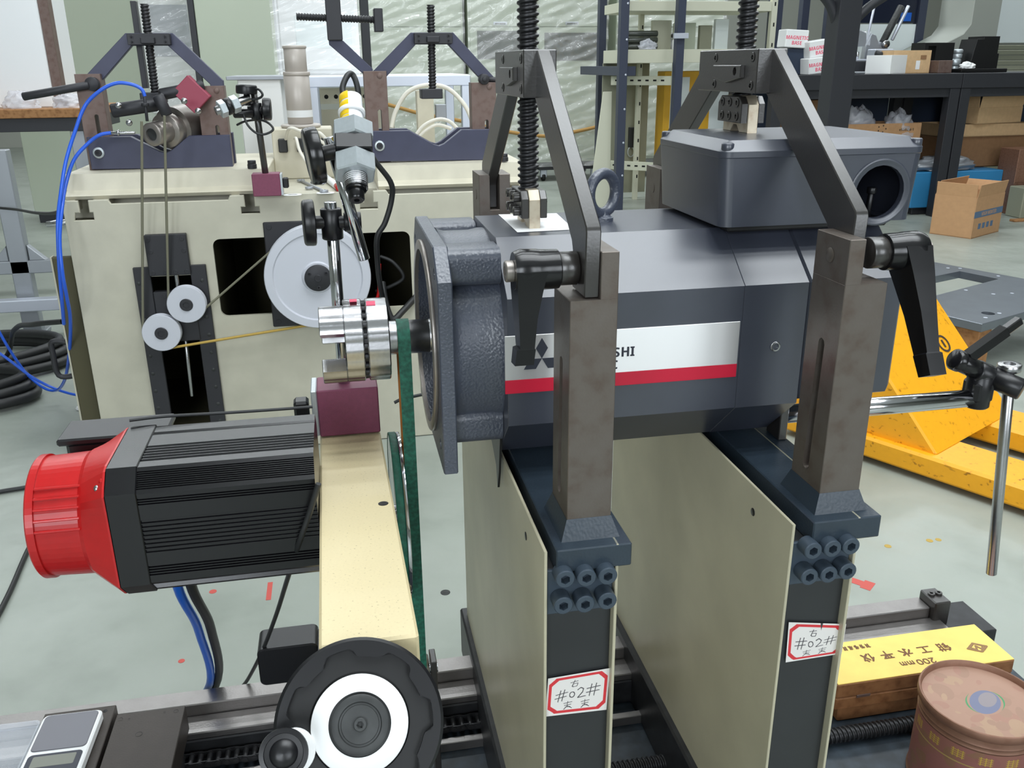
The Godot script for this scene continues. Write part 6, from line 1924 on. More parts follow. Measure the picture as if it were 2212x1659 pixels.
func build_racks() -> void:
	# dark blue steel frame in front of the wrapped cabinets
	var f := thing("profile_rack", "dark blue steel profile frame standing in front of the wrapped cabinets", "frame", Vector3(2.4, 0, -7.6))
	bar(f, "upright", M.frame_blue, 2.335, 2.405, 0.0, 2.3, -7.42, -7.35)
	bar(f, "upright", M.frame_blue, 2.56, 2.63, 0.0, 2.3, -8.8, -8.72)
	bar(f, "cross_rail", M.frame_blue, 2.4, 2.5, 1.1, 1.175, -8.8, -7.42)
	bar(f, "top_rail", M.frame_blue, 2.33, 2.64, 2.22, 2.3, -8.8, -7.35)
	for k in 7:
		part(f, "frame_screw", mb().cyl(Vector3(2.39, 0.3 + 0.27 * k, -7.35), Vector3(2.39, 0.3 + 0.27 * k, -7.345), 0.009, 0.001, 8), M.alu)
	var f2 := thing("profile_rack", "dark blue steel posts standing behind the second clamp, in front of the cream shelf rack", "frame", Vector3(2.85, 0, -7.2))
	bar(f2, "upright", M.frame_blue, 2.735, 2.8, 0.0, 2.3, -7.2, -7.13)
	bar(f2, "upright", M.frame_blue, 3.72, 3.82, 0.0, 2.3, -7.6, -7.52)
	bar(f2, "upright", M.frame_blue, 4.32, 4.39, 0.0, 2.3, -8.2, -8.12)
	bar(f2, "top_rail", M.frame_blue, 2.735, 4.39, 2.24, 2.3, -7.2, -7.1)
	var tp := part(f2, "cable_clip", mb().box(2.7, 2.82, 1.38, 1.42, -7.13, -7.1, 0.002), M.alu)
	tp = tp
	# leaning cream board
	var lb := mb()
	lb.t = Transform3D(Basis(Vector3(1, 0, 0), -0.12), Vector3(2.2, 0.0, -7.5))
	lb.ext(PackedVector2Array([Vector2(-0.06, 0.012), Vector2(0.135, 0.012), Vector2(0.16, 0.98), Vector2(0.085, 0.98)]), -0.02, 0.0, 0.002)
	solo("leaning_board", "tall tapering cream board leaning against the dark blue steel frame", "board", lb, M.shelf_cream)
	# cream slotted angle rack
	var r := thing("shelf_rack", "cream slotted angle shelf rack behind the second clamp screw, loaded with dark rods and panels", "shelf", Vector3(2.9, 0, -7.8))
	bar(r, "board", M.shelf_cream, 2.42, 3.72, 1.2, 1.305, -8.1, -7.45)
	bar(r, "board", M.shelf_cream, 2.42, 3.72, 1.6, 1.675, -8.1, -7.45)
	for q in [[2.84, -7.44, 0.06], [2.7, -7.95, 0.04], [3.68, -7.44, 0.05]]:
		var u := bar(r, "upright", M.shelf_cream, q[0], q[0] + q[2], 0.0, 2.25, q[1] - 0.05, q[1])
		for k in 12:
			part(u, "slot_hole", mb().box(q[0] + 0.02, q[0] + 0.032, 0.2 + k * 0.16, 0.23 + k * 0.16, q[1] - 0.001, q[1] + 0.0012, 0.0), M.void)
	for q in [[1.02, 0.06], [0.3, 0.06]]:
		var s := mb()
		s.t = Transform3D(Basis(Vector3.UP, -0.7), Vector3(2.42, q[0], -7.85))
		s.box(0.0, 0.56, 0.0, 0.075, -0.02, 0.0, 0.002)
		var sb := part(r, "side_beam", s, M.shelf_cream)
		for k in 7:
			var h := mb()
			h.t = s.t
			h.box(0.04 + 0.07 * k, 0.07 + 0.07 * k, 0.032, 0.046, -0.001, 0.0012, 0.0)
			part(sb, "slot_hole", h, M.void)
	part(r, "back_panel", mb().box(2.42, 2.86, 0.05, 1.2, -8.12, -8.1, 0.002), M.wall_panel)
	var lk := thing("padlock", "dark padlock with a ring hanging on the grey panel of the cream shelf rack", "lock", Vector3(2.7107, 0.5811, -8.09))
	part(lk, "lock_body", mb().box(2.6769, 2.7378, 0.4642, 0.6437, -8.1, -8.06, 0.004), M.cable_black)
	var rg := []
	for k in 16:
		rg.append(Vector3(2.7012, 0.425, -8.07) + Vector3(cos(TAU * k / 16) * 0.03, sin(TAU * k / 16) * 0.045, 0))
	part(lk, "lock_ring", mb().tube(rg, 0.006, 6, true), M.steel_zinc)
	# things on the middle board
	for k in 7:
		solo("dark_rod", "dark rod in the bundle on the cream rack board, %s of its %s layer" % [["front", "middle", "back"][k % 3], ["lowest", "middle", "top"][mini(2, k / 3)]], "rod", mb().cyl(Vector3(2.44, 1.33 + 0.05 * (k / 3), -7.55 - 0.05 * (k % 3)), Vector3(2.72, 1.33 + 0.05 * (k / 3), -7.55 - 0.05 * (k % 3)), 0.024, 0.003, 14), M.cabinet_dark, "dark rods on the cream rack")
	solo("plastic_bag", "small crumpled clear bag lying on the cream rack board before the dark rods", "bag", crumple(Vector3(2.62, 1.305, -7.5), Vector3(0.08, 0.06, 0.03), 12), M.clear_bag)
	for q in [[2.73, 2.9, 1.54, "cream panel standing on the rack between rods and post", "shelf_cream"], [2.93, 3.12, 1.52, "cream panel standing on the rack behind the second clamp screw", "cabinet"], [3.3, 3.42, 1.55, "narrow pale panel standing on the rack board near its right end", "board_white"], [3.16, 3.27, 1.5, "grey panel standing on the rack board between two pale panels", "wall_panel"]]:
		solo("rack_sheet", q[3], "panel", mb().box(q[0], q[1], 1.305, q[2], -7.75, -7.7, 0.003), M[q[4]], "panels on the cream rack")
	solo("small_tool", "small dark tool lying on the cream rack board behind the white bottle", "tool", mb().box(2.88, 2.96, 1.4, 1.43, -7.66, -7.6, 0.006).cyl(Vector3(2.945, 1.305, -7.63), Vector3(2.945, 1.45, -7.63), 0.014, 0.003, 10), M.frame_black)
	var wbt := thing("white_bottle", "small white bottle on the cream rack beside the blue post", "bottle", Vector3(2.86, 1.305, -7.5))
	part(wbt, "bottle", mb().lathe(Vector3(2.865, 1.305, -7.49), Vector3(2.865, 1.5, -7.49), [Vector2(0, 0), Vector2(0.03, 0), Vector2(0.032, 0.004), Vector2(0.032, 0.07), Vector2(0.015, 0.09), Vector2(0.015, 0.1), Vector2(0, 0.1)], 16), M.white)
	part(wbt, "cap", mb().cyl(Vector3(2.865, 1.405, -7.49), Vector3(2.865, 1.425, -7.49), 0.017, 0.002, 14), M.white)
	# yellow cabinet
	var y := thing("yellow_cabinet", "yellow machine cabinet seen between the arms of the second clamp", "cabinet", Vector3(3.3, 0, -7.2))
	part(y, "cabinet_body", mb().box(2.9, 3.66, 0.12, 1.13, -8.0, -7.8, 0.006), M.cab_yellow)
	part(y, "plinth", mb().box(2.92, 3.64, 0.0, 0.12, -7.98, -7.82, 0.003), M.frame_black)
	part(y, "notice", mb().box(3.01, 3.13, 0.83, 1.08, -7.8, -7.795, 0.001), M.board_white)
	part(y, "red_handle", mb().tube(spl([Vector3(3.22, 1.02, -7.79), Vector3(3.225, 0.98, -7.78), Vector3(3.2, 0.94, -7.79)]), 0.012, 8), M.red)
	part(y, "door_panel", mb().box(3.33, 3.6, 0.2, 1.0, -7.8, -7.792, 0.003), M.board_white)


func print_box(o: Node3D, called: String, x0: float, x1: float, y0: float, y1: float, z0: float, z1: float, m: Material) -> MeshInstance3D:
	return part(o, called, mb().box(x0, x1, y0, y1, z0, z1, 0.003), m)


func carton(called: String, label: String, x: float, y: float, z: float, sx: float, sy: float, sz: float, turn: float, m: Material, flaps := 0.0, group := "") -> Node3D:
	# open carton: four walls with thickness, a bottom and optional raised flaps
	var o := thing(called, label, "carton", Vector3(x, y, z), group)
	var T := Transform3D(Basis(Vector3.UP, turn), Vector3(x, y, z))
	var b := mb()
	b.t = T
	b.box(-sx / 2, sx / 2, 0.0, 0.006, -sz / 2, sz / 2)
	b.box(-sx / 2, sx / 2, 0.0, sy, sz / 2 - 0.006, sz / 2, 0.001)
	b.box(-sx / 2, sx / 2, 0.0, sy, -sz / 2, -sz / 2 + 0.006, 0.001)
	b.box(-sx / 2, -sx / 2 + 0.006, 0.0, sy, -sz / 2 + 0.006, sz / 2 - 0.006, 0.001)
	b.box(sx / 2 - 0.006, sx / 2, 0.0, sy, -sz / 2 + 0.006, sz / 2 - 0.006, 0.001)
	part(o, "carton_walls", b, m)
	if flaps > 0:
		for k in 4:
			var fl := mb()
			var w := (sx if k % 2 == 0 else sz) - 0.012
			var dist := (sz if k % 2 == 0 else sx) / 2 - 0.003
			fl.t = T * Transform3D(Basis(Vector3.UP, PI / 2 * k), Vector3.ZERO) * Transform3D(Basis(Vector3(1, 0, 0), [0.15, 0.5, -0.25, 0.08][k]), Vector3(0, sy, dist))
			fl.box(-w / 2, w / 2, 0.0, flaps * [1.0, 0.9, 1.1, 1.0][k], -0.0025, 0.0025, 0.001)
			part(o, "flap", fl, m)
	return o


func build_bench() -> void:
	# two black steel benches end to end with navy back panels
	for q in [[3.25, 4.83, "black steel workbench carrying the magnetic base boxes and the white carton"], [4.835, 7.2, "black steel workbench at the right edge, carrying tall black blocks"]]:
		var o := thing("workbench", q[2], "workbench", Vector3((q[0] + q[1]) / 2, 0, -6.9), "black workbenches")
		part(o, "bench_top", mb().box(q[0], q[1], 0.995, 1.105, -7.3, -6.44, 0.003), M.frame_black)
		part(o, "front_rail", mb().box(q[0], q[1], 0.93, 0.995, -6.5, -6.46, 0.002), M.frame_black)
		for x in [q[0] + 0.045, q[1] - 0.045]:
			for z in [-6.485, -7.2]:
				part(o, "leg", mb().box(x - 0.042, x + 0.042, 0.0, 0.995, z - 0.04, z + 0.04, 0.003), M.frame_black)
		part(o, "back_panel", mb().box(q[0] + 0.1, q[1] - 0.1, 0.3, 0.99, -7.26, -7.22, 0.002), M.blue_dark)
		part(o, "lower_shelf", mb().box(q[0] + 0.05, q[1] - 0.05, 0.16, 0.2, -7.2, -6.93, 0.002), M.frame_black)
	var top := 1.106
	# three white boxes lettered MAGNETIC BASE
	var db := thing("dark_case", "dark blue case on the bench under the topmost white lettered box", "case", Vector3(3.52, top, -6.75))
	part(db, "case_body", mb().box(3.42, 3.6, top, 1.295, -6.85, -6.66, 0.004), M.blue_dark)
	for q in [[3.415, 3.6, 1.296, 1.425, -6.64, -0.05, "white box lettered MAGNETIC BASE in red, topmost of three, on the dark case"], [3.59, 3.76, 1.225, 1.345, -6.56, 0.14, "white box lettered MAGNETIC BASE in red, middle one of three"], [3.57, 3.755, 1.107, 1.225, -6.52, 0.1, "white box lettered MAGNETIC BASE in red, lowest of three on the bench"]]:
		var c := Vector3((q[0] + q[1]) / 2, q[2], q[4])
		var o := thing("boxed_stand", q[6], "box", c, "white magnetic base boxes")
		var T := Transform3D(Basis(Vector3(0, 0, 1), q[5]), c + Vector3(0, absf(q[5]) * 0.06, 0))
		var b := mb()
		b.t = T
		var hw: float = (q[1] - q[0]) / 2
		var hh: float = q[3] - q[2]
		b.box(-hw, hw, 0.0, hh, -0.14, 0.0, 0.006)
		var bd := part(o, "box", b, M.white)
		lettering(bd, "MAGNETIC", T.basis, T * Vector3(0, hh * 0.56, 0.0005), 0.026, M.paint_pink)
		lettering(bd, "BASE", T.basis, T * Vector3(0, hh * 0.27, 0.0005), 0.026, M.paint_pink)
	solo("metal_scrap", "small heap of dark and bright metal bits on the bench right of the white boxes", "metal bits", mb().box(3.85, 3.95, top, 1.135, -6.6, -6.55, 0.01).cyl(Vector3(3.8, 1.12, -6.52), Vector3(3.9, 1.12, -6.5), 0.014, 0.003, 10).box(3.95, 4.03, top, 1.125, -6.57, -6.5, 0.006), M.alu_grey)
	# press, lamp arm, cartons
	var pr := thing("bench_press", "small grey bench press with a clear guard on the black workbench", "press", Vector3(4.15, top, -6.85))
	part(pr, "base", mb().box(4.0, 4.45, top, 1.2, -7.1, -6.7, 0.004), M.frame_black)
	part(pr, "table", mb().box(4.03, 4.26, 1.2, 1.215, -7.0, -6.72, 0.003), M.alu)
	part(pr, "column", mb().box(4.08, 4.15, 1.215, 1.32, -6.95, -6.85, 0.004), M.shelf_cream)
	part(pr, "head", mb().ext(PackedVector2Array([Vector2(4.03, 1.31), Vector2(4.2, 1.31), Vector2(4.21, 1.34), Vector2(4.2, 1.41), Vector2(4.15, 1.43), Vector2(4.07, 1.425), Vector2(4.05, 1.37)]), -6.97, -6.83, 0.004), M.alu_grey)
	part(pr, "spindle", mb().cyl(Vector3(4.125, 1.216, -6.8), Vector3(4.125, 1.27, -6.8), 0.011, 0.001, 12), M.chrome)
	part(pr, "guard", mb().box(4.2, 4.25, 1.32, 1.42, -6.86, -6.84, 0.002), M.clear_plastic)
	var lm := thing("arm_lamp", "grey jointed arm lamp stand clamped at the back of the workbench", "lamp", Vector3(4.5, top, -7.05))
	part(lm, "clamp", mb().ext(PackedVector2Array([Vector2(4.33, 1.106), Vector2(4.52, 1.106), Vector2(4.54, 1.3), Vector2(4.5, 1.36), Vector2(4.45, 1.34), Vector2(4.42, 1.4), Vector2(4.38, 1.41), Vector2(4.34, 1.33)]), -7.1, -7.04, 0.004), M.alu_grey)
	part(lm, "arm", mb().cyl(Vector3(4.49, 1.34, -7.05), Vector3(4.62, 1.62, -7.05), 0.028, 0.004, 12), M.dark_grey)
	part(lm, "arm_rod", mb().cyl(Vector3(4.56, 1.36, -7.03), Vector3(4.67, 1.62, -7.03), 0.014, 0.002, 10), M.alu)
	part(lm, "stay_wire", mb().cyl(Vector3(4.35, 1.3, -7.07), Vector3(4.39, 1.62, -7.07), 0.01, 0.001, 8), M.alu)
	part(lm, "hinge", mb().cyl(Vector3(4.5, 1.33, -7.03), Vector3(4.5, 1.33, -7.0), 0.03, 0.003, 16), M.steel_bright)
	var mc := thing("motor_fixture", "bright silver box with black hose fittings on the bench before the arm lamp", "fixture", Vector3(4.4, 1.2, -6.7))
	part(mc, "silver_box", mb().box(4.3, 4.46, 1.2, 1.29, -6.95, -6.83, 0.006), M.alu)
	part(mc, "black_fitting", mb().cyl(Vector3(4.28, 1.26, -6.8), Vector3(4.36, 1.24, -6.78), 0.022, 0.004, 14).cyl(Vector3(4.36, 1.245, -6.79), Vector3(4.44, 1.215, -6.77), 0.012, 0.003, 12), M.cable_black)
	var c1 := carton("white_carton", "plain white carton on the workbench with its flap open towards the viewer", 4.245, top, -6.58, 0.26, 0.135, 0.2, 0.55, M.white)
	c1 = c1
	var c2 := carton("beige_carton", "beige carton with a white address label behind the white carton", 4.5, top, -6.72, 0.34, 0.17, 0.16, 0.06, M.cardboard_pale)
	part(c2, "address_label", mb().box(4.5, 4.58, 1.135, 1.2, -6.6445, -6.6425, 0.0), M.white)
	part(c2, "printed_mark", mb().box(4.58, 4.63, 1.21, 1.24, -6.6445, -6.6425, 0.0), M.cardboard_dark)
	solo("brown_block", "small red brown block on the bench right of the beige carton", "block", mb().box(4.69, 4.81, top, 1.2, -6.68, -6.56, 0.003), M.rear_brown)
	var fb := mb().ext(PackedVector2Array([Vector2(4.71, top), Vector2(4.98, top), Vector2(4.98, 1.335), Vector2(4.71, 1.335)]), -6.98, -6.8, 0.003, [PackedVector2Array([Vector2(4.745, 1.18), Vector2(4.815, 1.18), Vector2(4.815, 1.31), Vector2(4.745, 1.31)])])
	solo("fixture_block", "black angle block with a square window on the workbench, saw toothed along its top", "block", fb, M.black_matt)
	var tb := mb().ext(PackedVector2Array([Vector2(5.1, 1.13), Vector2(5.36, 1.13), Vector2(5.36, 1.25), Vector2(5.345, 1.25), Vector2(5.345, 1.38), Vector2(5.2, 1.38), Vector2(5.2, 1.36), Vector2(5.14, 1.36)]), -6.95, -6.75, 0.003)
	tb.box(5.0, 5.42, top, 1.135, -7.0, -6.7, 0.004)
	solo("fixture_block", "taller stepped black steel block on the workbench, left of the slatted wall", "block", tb, M.black_matt)
	solo("glass_jar", "stack of small clear lidded jars between the two black blocks", "jar", mb().cyl(Vector3(5.04, 1.16, -6.85), Vector3(5.04, 1.21, -6.85), 0.045, 0.006, 20).cyl(Vector3(5.05, 1.21, -6.85), Vector3(5.05, 1.25, -6.85), 0.04, 0.006, 20).cyl(Vector3(5.05, 1.25, -6.85), Vector3(5.05, 1.285, -6.85), 0.042, 0.008, 20).cyl(Vector3(5.04, 1.106, -6.85), Vector3(5.04, 1.16, -6.85), 0.035, 0.006, 20), M.steel_zinc)
	solo("white_rag", "small crumpled white rag lying on the bench before the black blocks", "rag", crumple(Vector3(4.97, 1.137, -6.6), Vector3(0.06, 0.04, 0.04), 15), M.white)
	solo("dark_rod", "long dark spanner rod lying across the bench behind the beige carton", "rod", mb().cyl(Vector3(4.58, 1.24, -6.95), Vector3(4.74, 1.27, -6.9), 0.012, 0.002, 10), M.frame_blue)
	# black gantry post with its braces in front of the bench
	var g := thing("gantry_post", "black square steel post with two curved braces rising in front of the workbench", "post", Vector3(2.84, 0, -4.85))
	part(g, "post", mb().box(2.775, 2.91, 0.0, 2.3, -4.935, -4.8, 0.004), M.frame_black)
	part(g, "brace", mb().tube(spl([Vector3(2.6, 1.62, -4.87), Vector3(2.72, 1.53, -4.87), Vector3(2.775, 1.46, -4.87), Vector3(2.8, 1.41, -4.87)]), 0.028, 12), M.frame_black)
	part(g, "brace", mb().tube(spl([Vector3(3.1, 1.55, -4.87), Vector3(3.0, 1.49, -4.87), Vector3(2.94, 1.44, -4.87), Vector3(2.9, 1.4, -4.87)]), 0.026, 12), M.frame_black)
	part(g, "foot_plate", mb().box(2.7, 2.98, 0.0, 0.012, -5.0, -4.73, 0.002), M.frame_black)
	# machines, board and slatted wall behind the bench
	var wp := thing("white_partition", "white partition panel with a blue frame behind the workbench lamp", "partition", Vector3(4.9, 0, -8.0))
	part(wp, "panel", mb().box(4.58, 5.42, 0.0, 1.52, -8.04, -8.0, 0.002), M.board_white)
	part(wp, "frame_post", mb().box(5.42, 5.5, 0.0, 2.3, -8.06, -7.98, 0.002), M.frame_blue)
	part(wp, "frame_post", mb().box(4.5, 4.58, 0.0, 2.3, -8.06, -7.98, 0.002), M.frame_blue)
	part(wp, "upper_window", mb().box(4.58, 5.42, 1.53, 2.3, -8.04, -8.01, 0.002), M.screen_dark)
	part(wp, "blue_screen", mb().box(5.25, 5.36, 1.545, 1.62, -8.01, -8.0, 0.002), M.cable_blue)
	var gm := mb().ext(PackedVector2Array([Vector2(5.2, 0.0), Vector2(5.9, 0.0), Vector2(5.9, 2.3), Vector2(5.62, 2.3), Vector2(5.62, 1.5), Vector2(5.56, 1.42), Vector2(5.28, 1.29), Vector2(5.2, 1.24)]), -7.96, -7.5, 0.006)
	solo("grey_machine", "large grey green machine column with a sloping shoulder behind the bench", "machine", gm, M.machine_green)
	solo("white_board", "large pale white board standing behind the grey green machine column", "board", mb().box(6.35, 8.6, 1.36, 2.4, -8.42, -8.38, 0.004), M.board_white)
	solo("board_stile", "white upright edge of the big pale board, between it and the grey green machine", "post", mb().box(6.15, 6.4, 0.0, 2.4, -8.5, -8.42, 0.004), M.board_white)
	var sl := thing("slatted_wall", "pale olive slatted partition under the white board at the right edge", "partition", Vector3(7.2, 0, -8.6))
	for k in 9:
		part(sl, "slat", mb().box(6.4, 8.6, 0.9 + 0.05 * k, 0.943 + 0.05 * k, -8.62, -8.6 + 0.003 * (k % 2), 0.004), M.wall_panel)
	part(sl, "lower_panel", mb().box(6.4, 8.6, 0.0, 0.9, -8.64, -8.6, 0.002), M.wall_panel)
	# cartons below the bench
	var pc := carton("parts_carton", "tan carton with a purple mark full of clear plastic bags, below the left workbench", 4.32, 0.43, -6.76, 0.66, 0.3, 0.3, 0.0, M.cardboard, 0.0)
	part(pc, "purple_mark", mb().box(4.02, 4.14, 0.6, 0.675, -6.6105, -6.6085, 0.0), M.print_purple)
	part(pc, "printed_mark", mb().box(4.23, 4.4, 0.61, 0.645, -6.6105, -6.6085, 0.0), M.print_dark)
	for k in 5:
		part(pc, "printed_dot", mb().cyl(Vector3(4.3, 0.69, -6.6105) + Vector3(cos(1.25 * k) * 0.035, sin(1.25 * k) * 0.025, 0), Vector3(4.3, 0.69, -6.6085) + Vector3(cos(1.25 * k) * 0.035, sin(1.25 * k) * 0.025, 0), 0.006, 0.0, 8), M.print_dark)
	lettering(pc, "eSDSON-1", Basis.IDENTITY, Vector3(4.52, 0.68, -6.6095), 0.02, M.print_dark)
	solo("crate", "dark crate under the tan carton with the purple mark", "crate", mb().box(4.0, 4.64, 0.2, 0.428, -6.86, -6.58, 0.004), M.blue_dark)
	solo("plastic_bag", "big heap of clear plastic bags bulging from the tan carton, left side", "bag", crumple(Vector3(4.15, 0.62, -6.72), Vector3(0.15, 0.19, 0.1), 22), M.clear_bag)
	solo("plastic_bag", "smaller clear plastic bag bulging from the right end of the tan carton", "bag", crumple(Vector3(4.5, 0.62, -6.7), Vector3(0.12, 0.16, 0.1), 23), M.clear_bag)
	carton("small_carton", "brown carton under the bench just right of the second clamp arm", 3.85, 0.55, -6.95, 0.4, 0.36, 0.3, 0.1, M.cardboard_dark)
	solo("crate", "dark crate under the brown carton behind the second clamp arm", "crate", mb().box(3.62, 3.99, 0.2, 0.548, -7.1, -6.8, 0.004), M.blue_dark)
	var bc := carton("open_carton", "pale carton with raised flaps and a clear bag under the right bench", 5.42, 0.702, -6.9, 0.5, 0.13, 0.34, 0.2, M.cardboard_pale, 0.09)
	bc = bc
	solo("plastic_bag", "clear bag lying in the pale carton under the right workbench", "bag", crumple(Vector3(5.44, 0.78, -6.88), Vector3(0.13, 0.1, 0.09), 25), M.clear_bag)
	carton("flat_carton", "tan carton across the pile under the right bench, below the open pale one", 5.4, 0.6, -6.94, 0.85, 0.1, 0.4, 0.03, M.cardboard_pale, 0.0)
	carton("big_carton", "big dark brown carton under the right workbench behind the blue box", 5.6, 0.347, -6.98, 1.25, 0.25, 0.42, 0.0, M.cardboard_dark, 0.0)
	var pk := thing("printed_carton", "pinkish carton with handling symbols and a hand slot at the right edge", "carton", Vector3(5.85, 0.0, -6.45))
	part(pk, "carton_body", mb().box(5.42, 6.1, 0.0, 0.52, -6.62, -6.4, 0.004), M.can_rust)
	for k in 3:
		part(pk, "printed_symbol", mb().box(5.5 + 0.09 * k, 5.555 + 0.09 * k, 0.42, 0.47, -6.4005, -6.398, 0.0), M.print_dark)
	part(pk, "hand_slot", mb().ext(rrect(5.42, 5.55, 0.16, 0.26, 0.02), -6.4005, -6.398, 0.0, [rrect(5.435, 5.535, 0.15, 0.245, 0.015)]), M.print_dark)
	var bb := thing("blue_box", "bright blue equipment box with small vents on the floor under the right bench", "box", Vector3(5.0, 0.0, -6.54))
	part(bb, "box_body", mb().box(4.6, 5.42, 0.06, 0.345, -6.92, -6.54, 0.006), M.blue_box)
	part(bb, "box_foot", mb().box(4.65, 5.37, 0.0, 0.06, -6.88, -6.58, 0.004), M.frame_black)
	for q in [5.06, 5.28]:
		for k in 6:
			part(bb, "vent_slot", mb().box(q + 0.016 * k, q + 0.008 + 0.016 * k, 0.09, 0.145, -6.5405, -6.539, 0.0), M.blue_dark)
	solo("grey_sack", "crumpled grey sack lying on the blue equipment box", "sack", crumple(Vector3(4.92, 0.346, -6.66), Vector3(0.3, 0.09, 0.1), 31), M.alu_grey)
	var gc := thing("grey_case", "grey olive case with a carrying handle between the blue box and the perforated one", "case", Vector3(5.45, 0.0, -6.25))
	part(gc, "case_body", mb().box(5.36, 5.58, 0.0, 0.24, -6.37, -6.2, 0.006), M.wall_panel)
	part(gc, "handle", mb().tube([Vector3(5.41, 0.24, -6.26), Vector3(5.41, 0.3, -6.26), Vector3(5.53, 0.3, -6.26), Vector3(5.53, 0.24, -6.26)], 0.008, 8), M.frame_black)
	var pb := thing("perforated_box", "beige box with rows of round holes at the right edge under the bench", "box", Vector3(5.8, 0.0, -6.2))
	part(pb, "box_body", mb().box(5.6, 6.2, 0.0, 0.21, -6.36, -6.15, 0.006), M.beige)
	for i in 8:
		for j in 6:
			part(pb, "round_hole", mb().cyl(Vector3(5.64 + 0.032 * i, 0.04 + 0.027 * j, -6.1505), Vector3(5.64 + 0.032 * i, 0.04 + 0.027 * j, -6.149), 0.006, 0.0, 8), M.void)
	solo("plastic_bag", "small clear bag on the floor right of the tan carton with the printed tape", "bag", crumple(Vector3(5.4, 0.0, -6.02), Vector3(0.11, 0.09, 0.07), 41), M.clear_bag)
	solo("wood_strip", "pale wooden strip on the floor along the front of the bench pile", "strip", mb().box(5.2, 6.2, 0.0, 0.018, -6.12, -6.06, 0.003), M.wood)
	# carton standing free on the floor
	var fc := carton("taped_carton", "open tan carton with a printed blue tape band, alone on the floor before the bench", 4.53, 0.0, -5.76, 0.45, 0.29, 0.3, 0.5, M.cardboard, 0.09)
	var TB := Transform3D(Basis(Vector3.UP, 0.5), Vector3(4.53, 0.0, -5.76))
	var bt := mb()
	bt.t = TB
	bt.box(-0.227, 0.227, 0.145, 0.19, 0.1495, 0.1515)
	bt.box(0.2245, 0.2265, 0.145, 0.19, -0.152, 0.1515)
	var tape := part(fc, "printed_tape", bt, M.print_blue)
	lettering(tape, "HIGH WINTER", TB.basis, TB * Vector3(0.0, 0.167, 0.1515), 0.026, M.cardboard)
	for k in 4:
		var s := mb()
		s.t = TB
		s.box(-0.14 + 0.065 * k, -0.1 + 0.065 * k, 0.06, 0.1, 0.1497, 0.151)
		part(fc, "printed_symbol", s, M.print_blue)


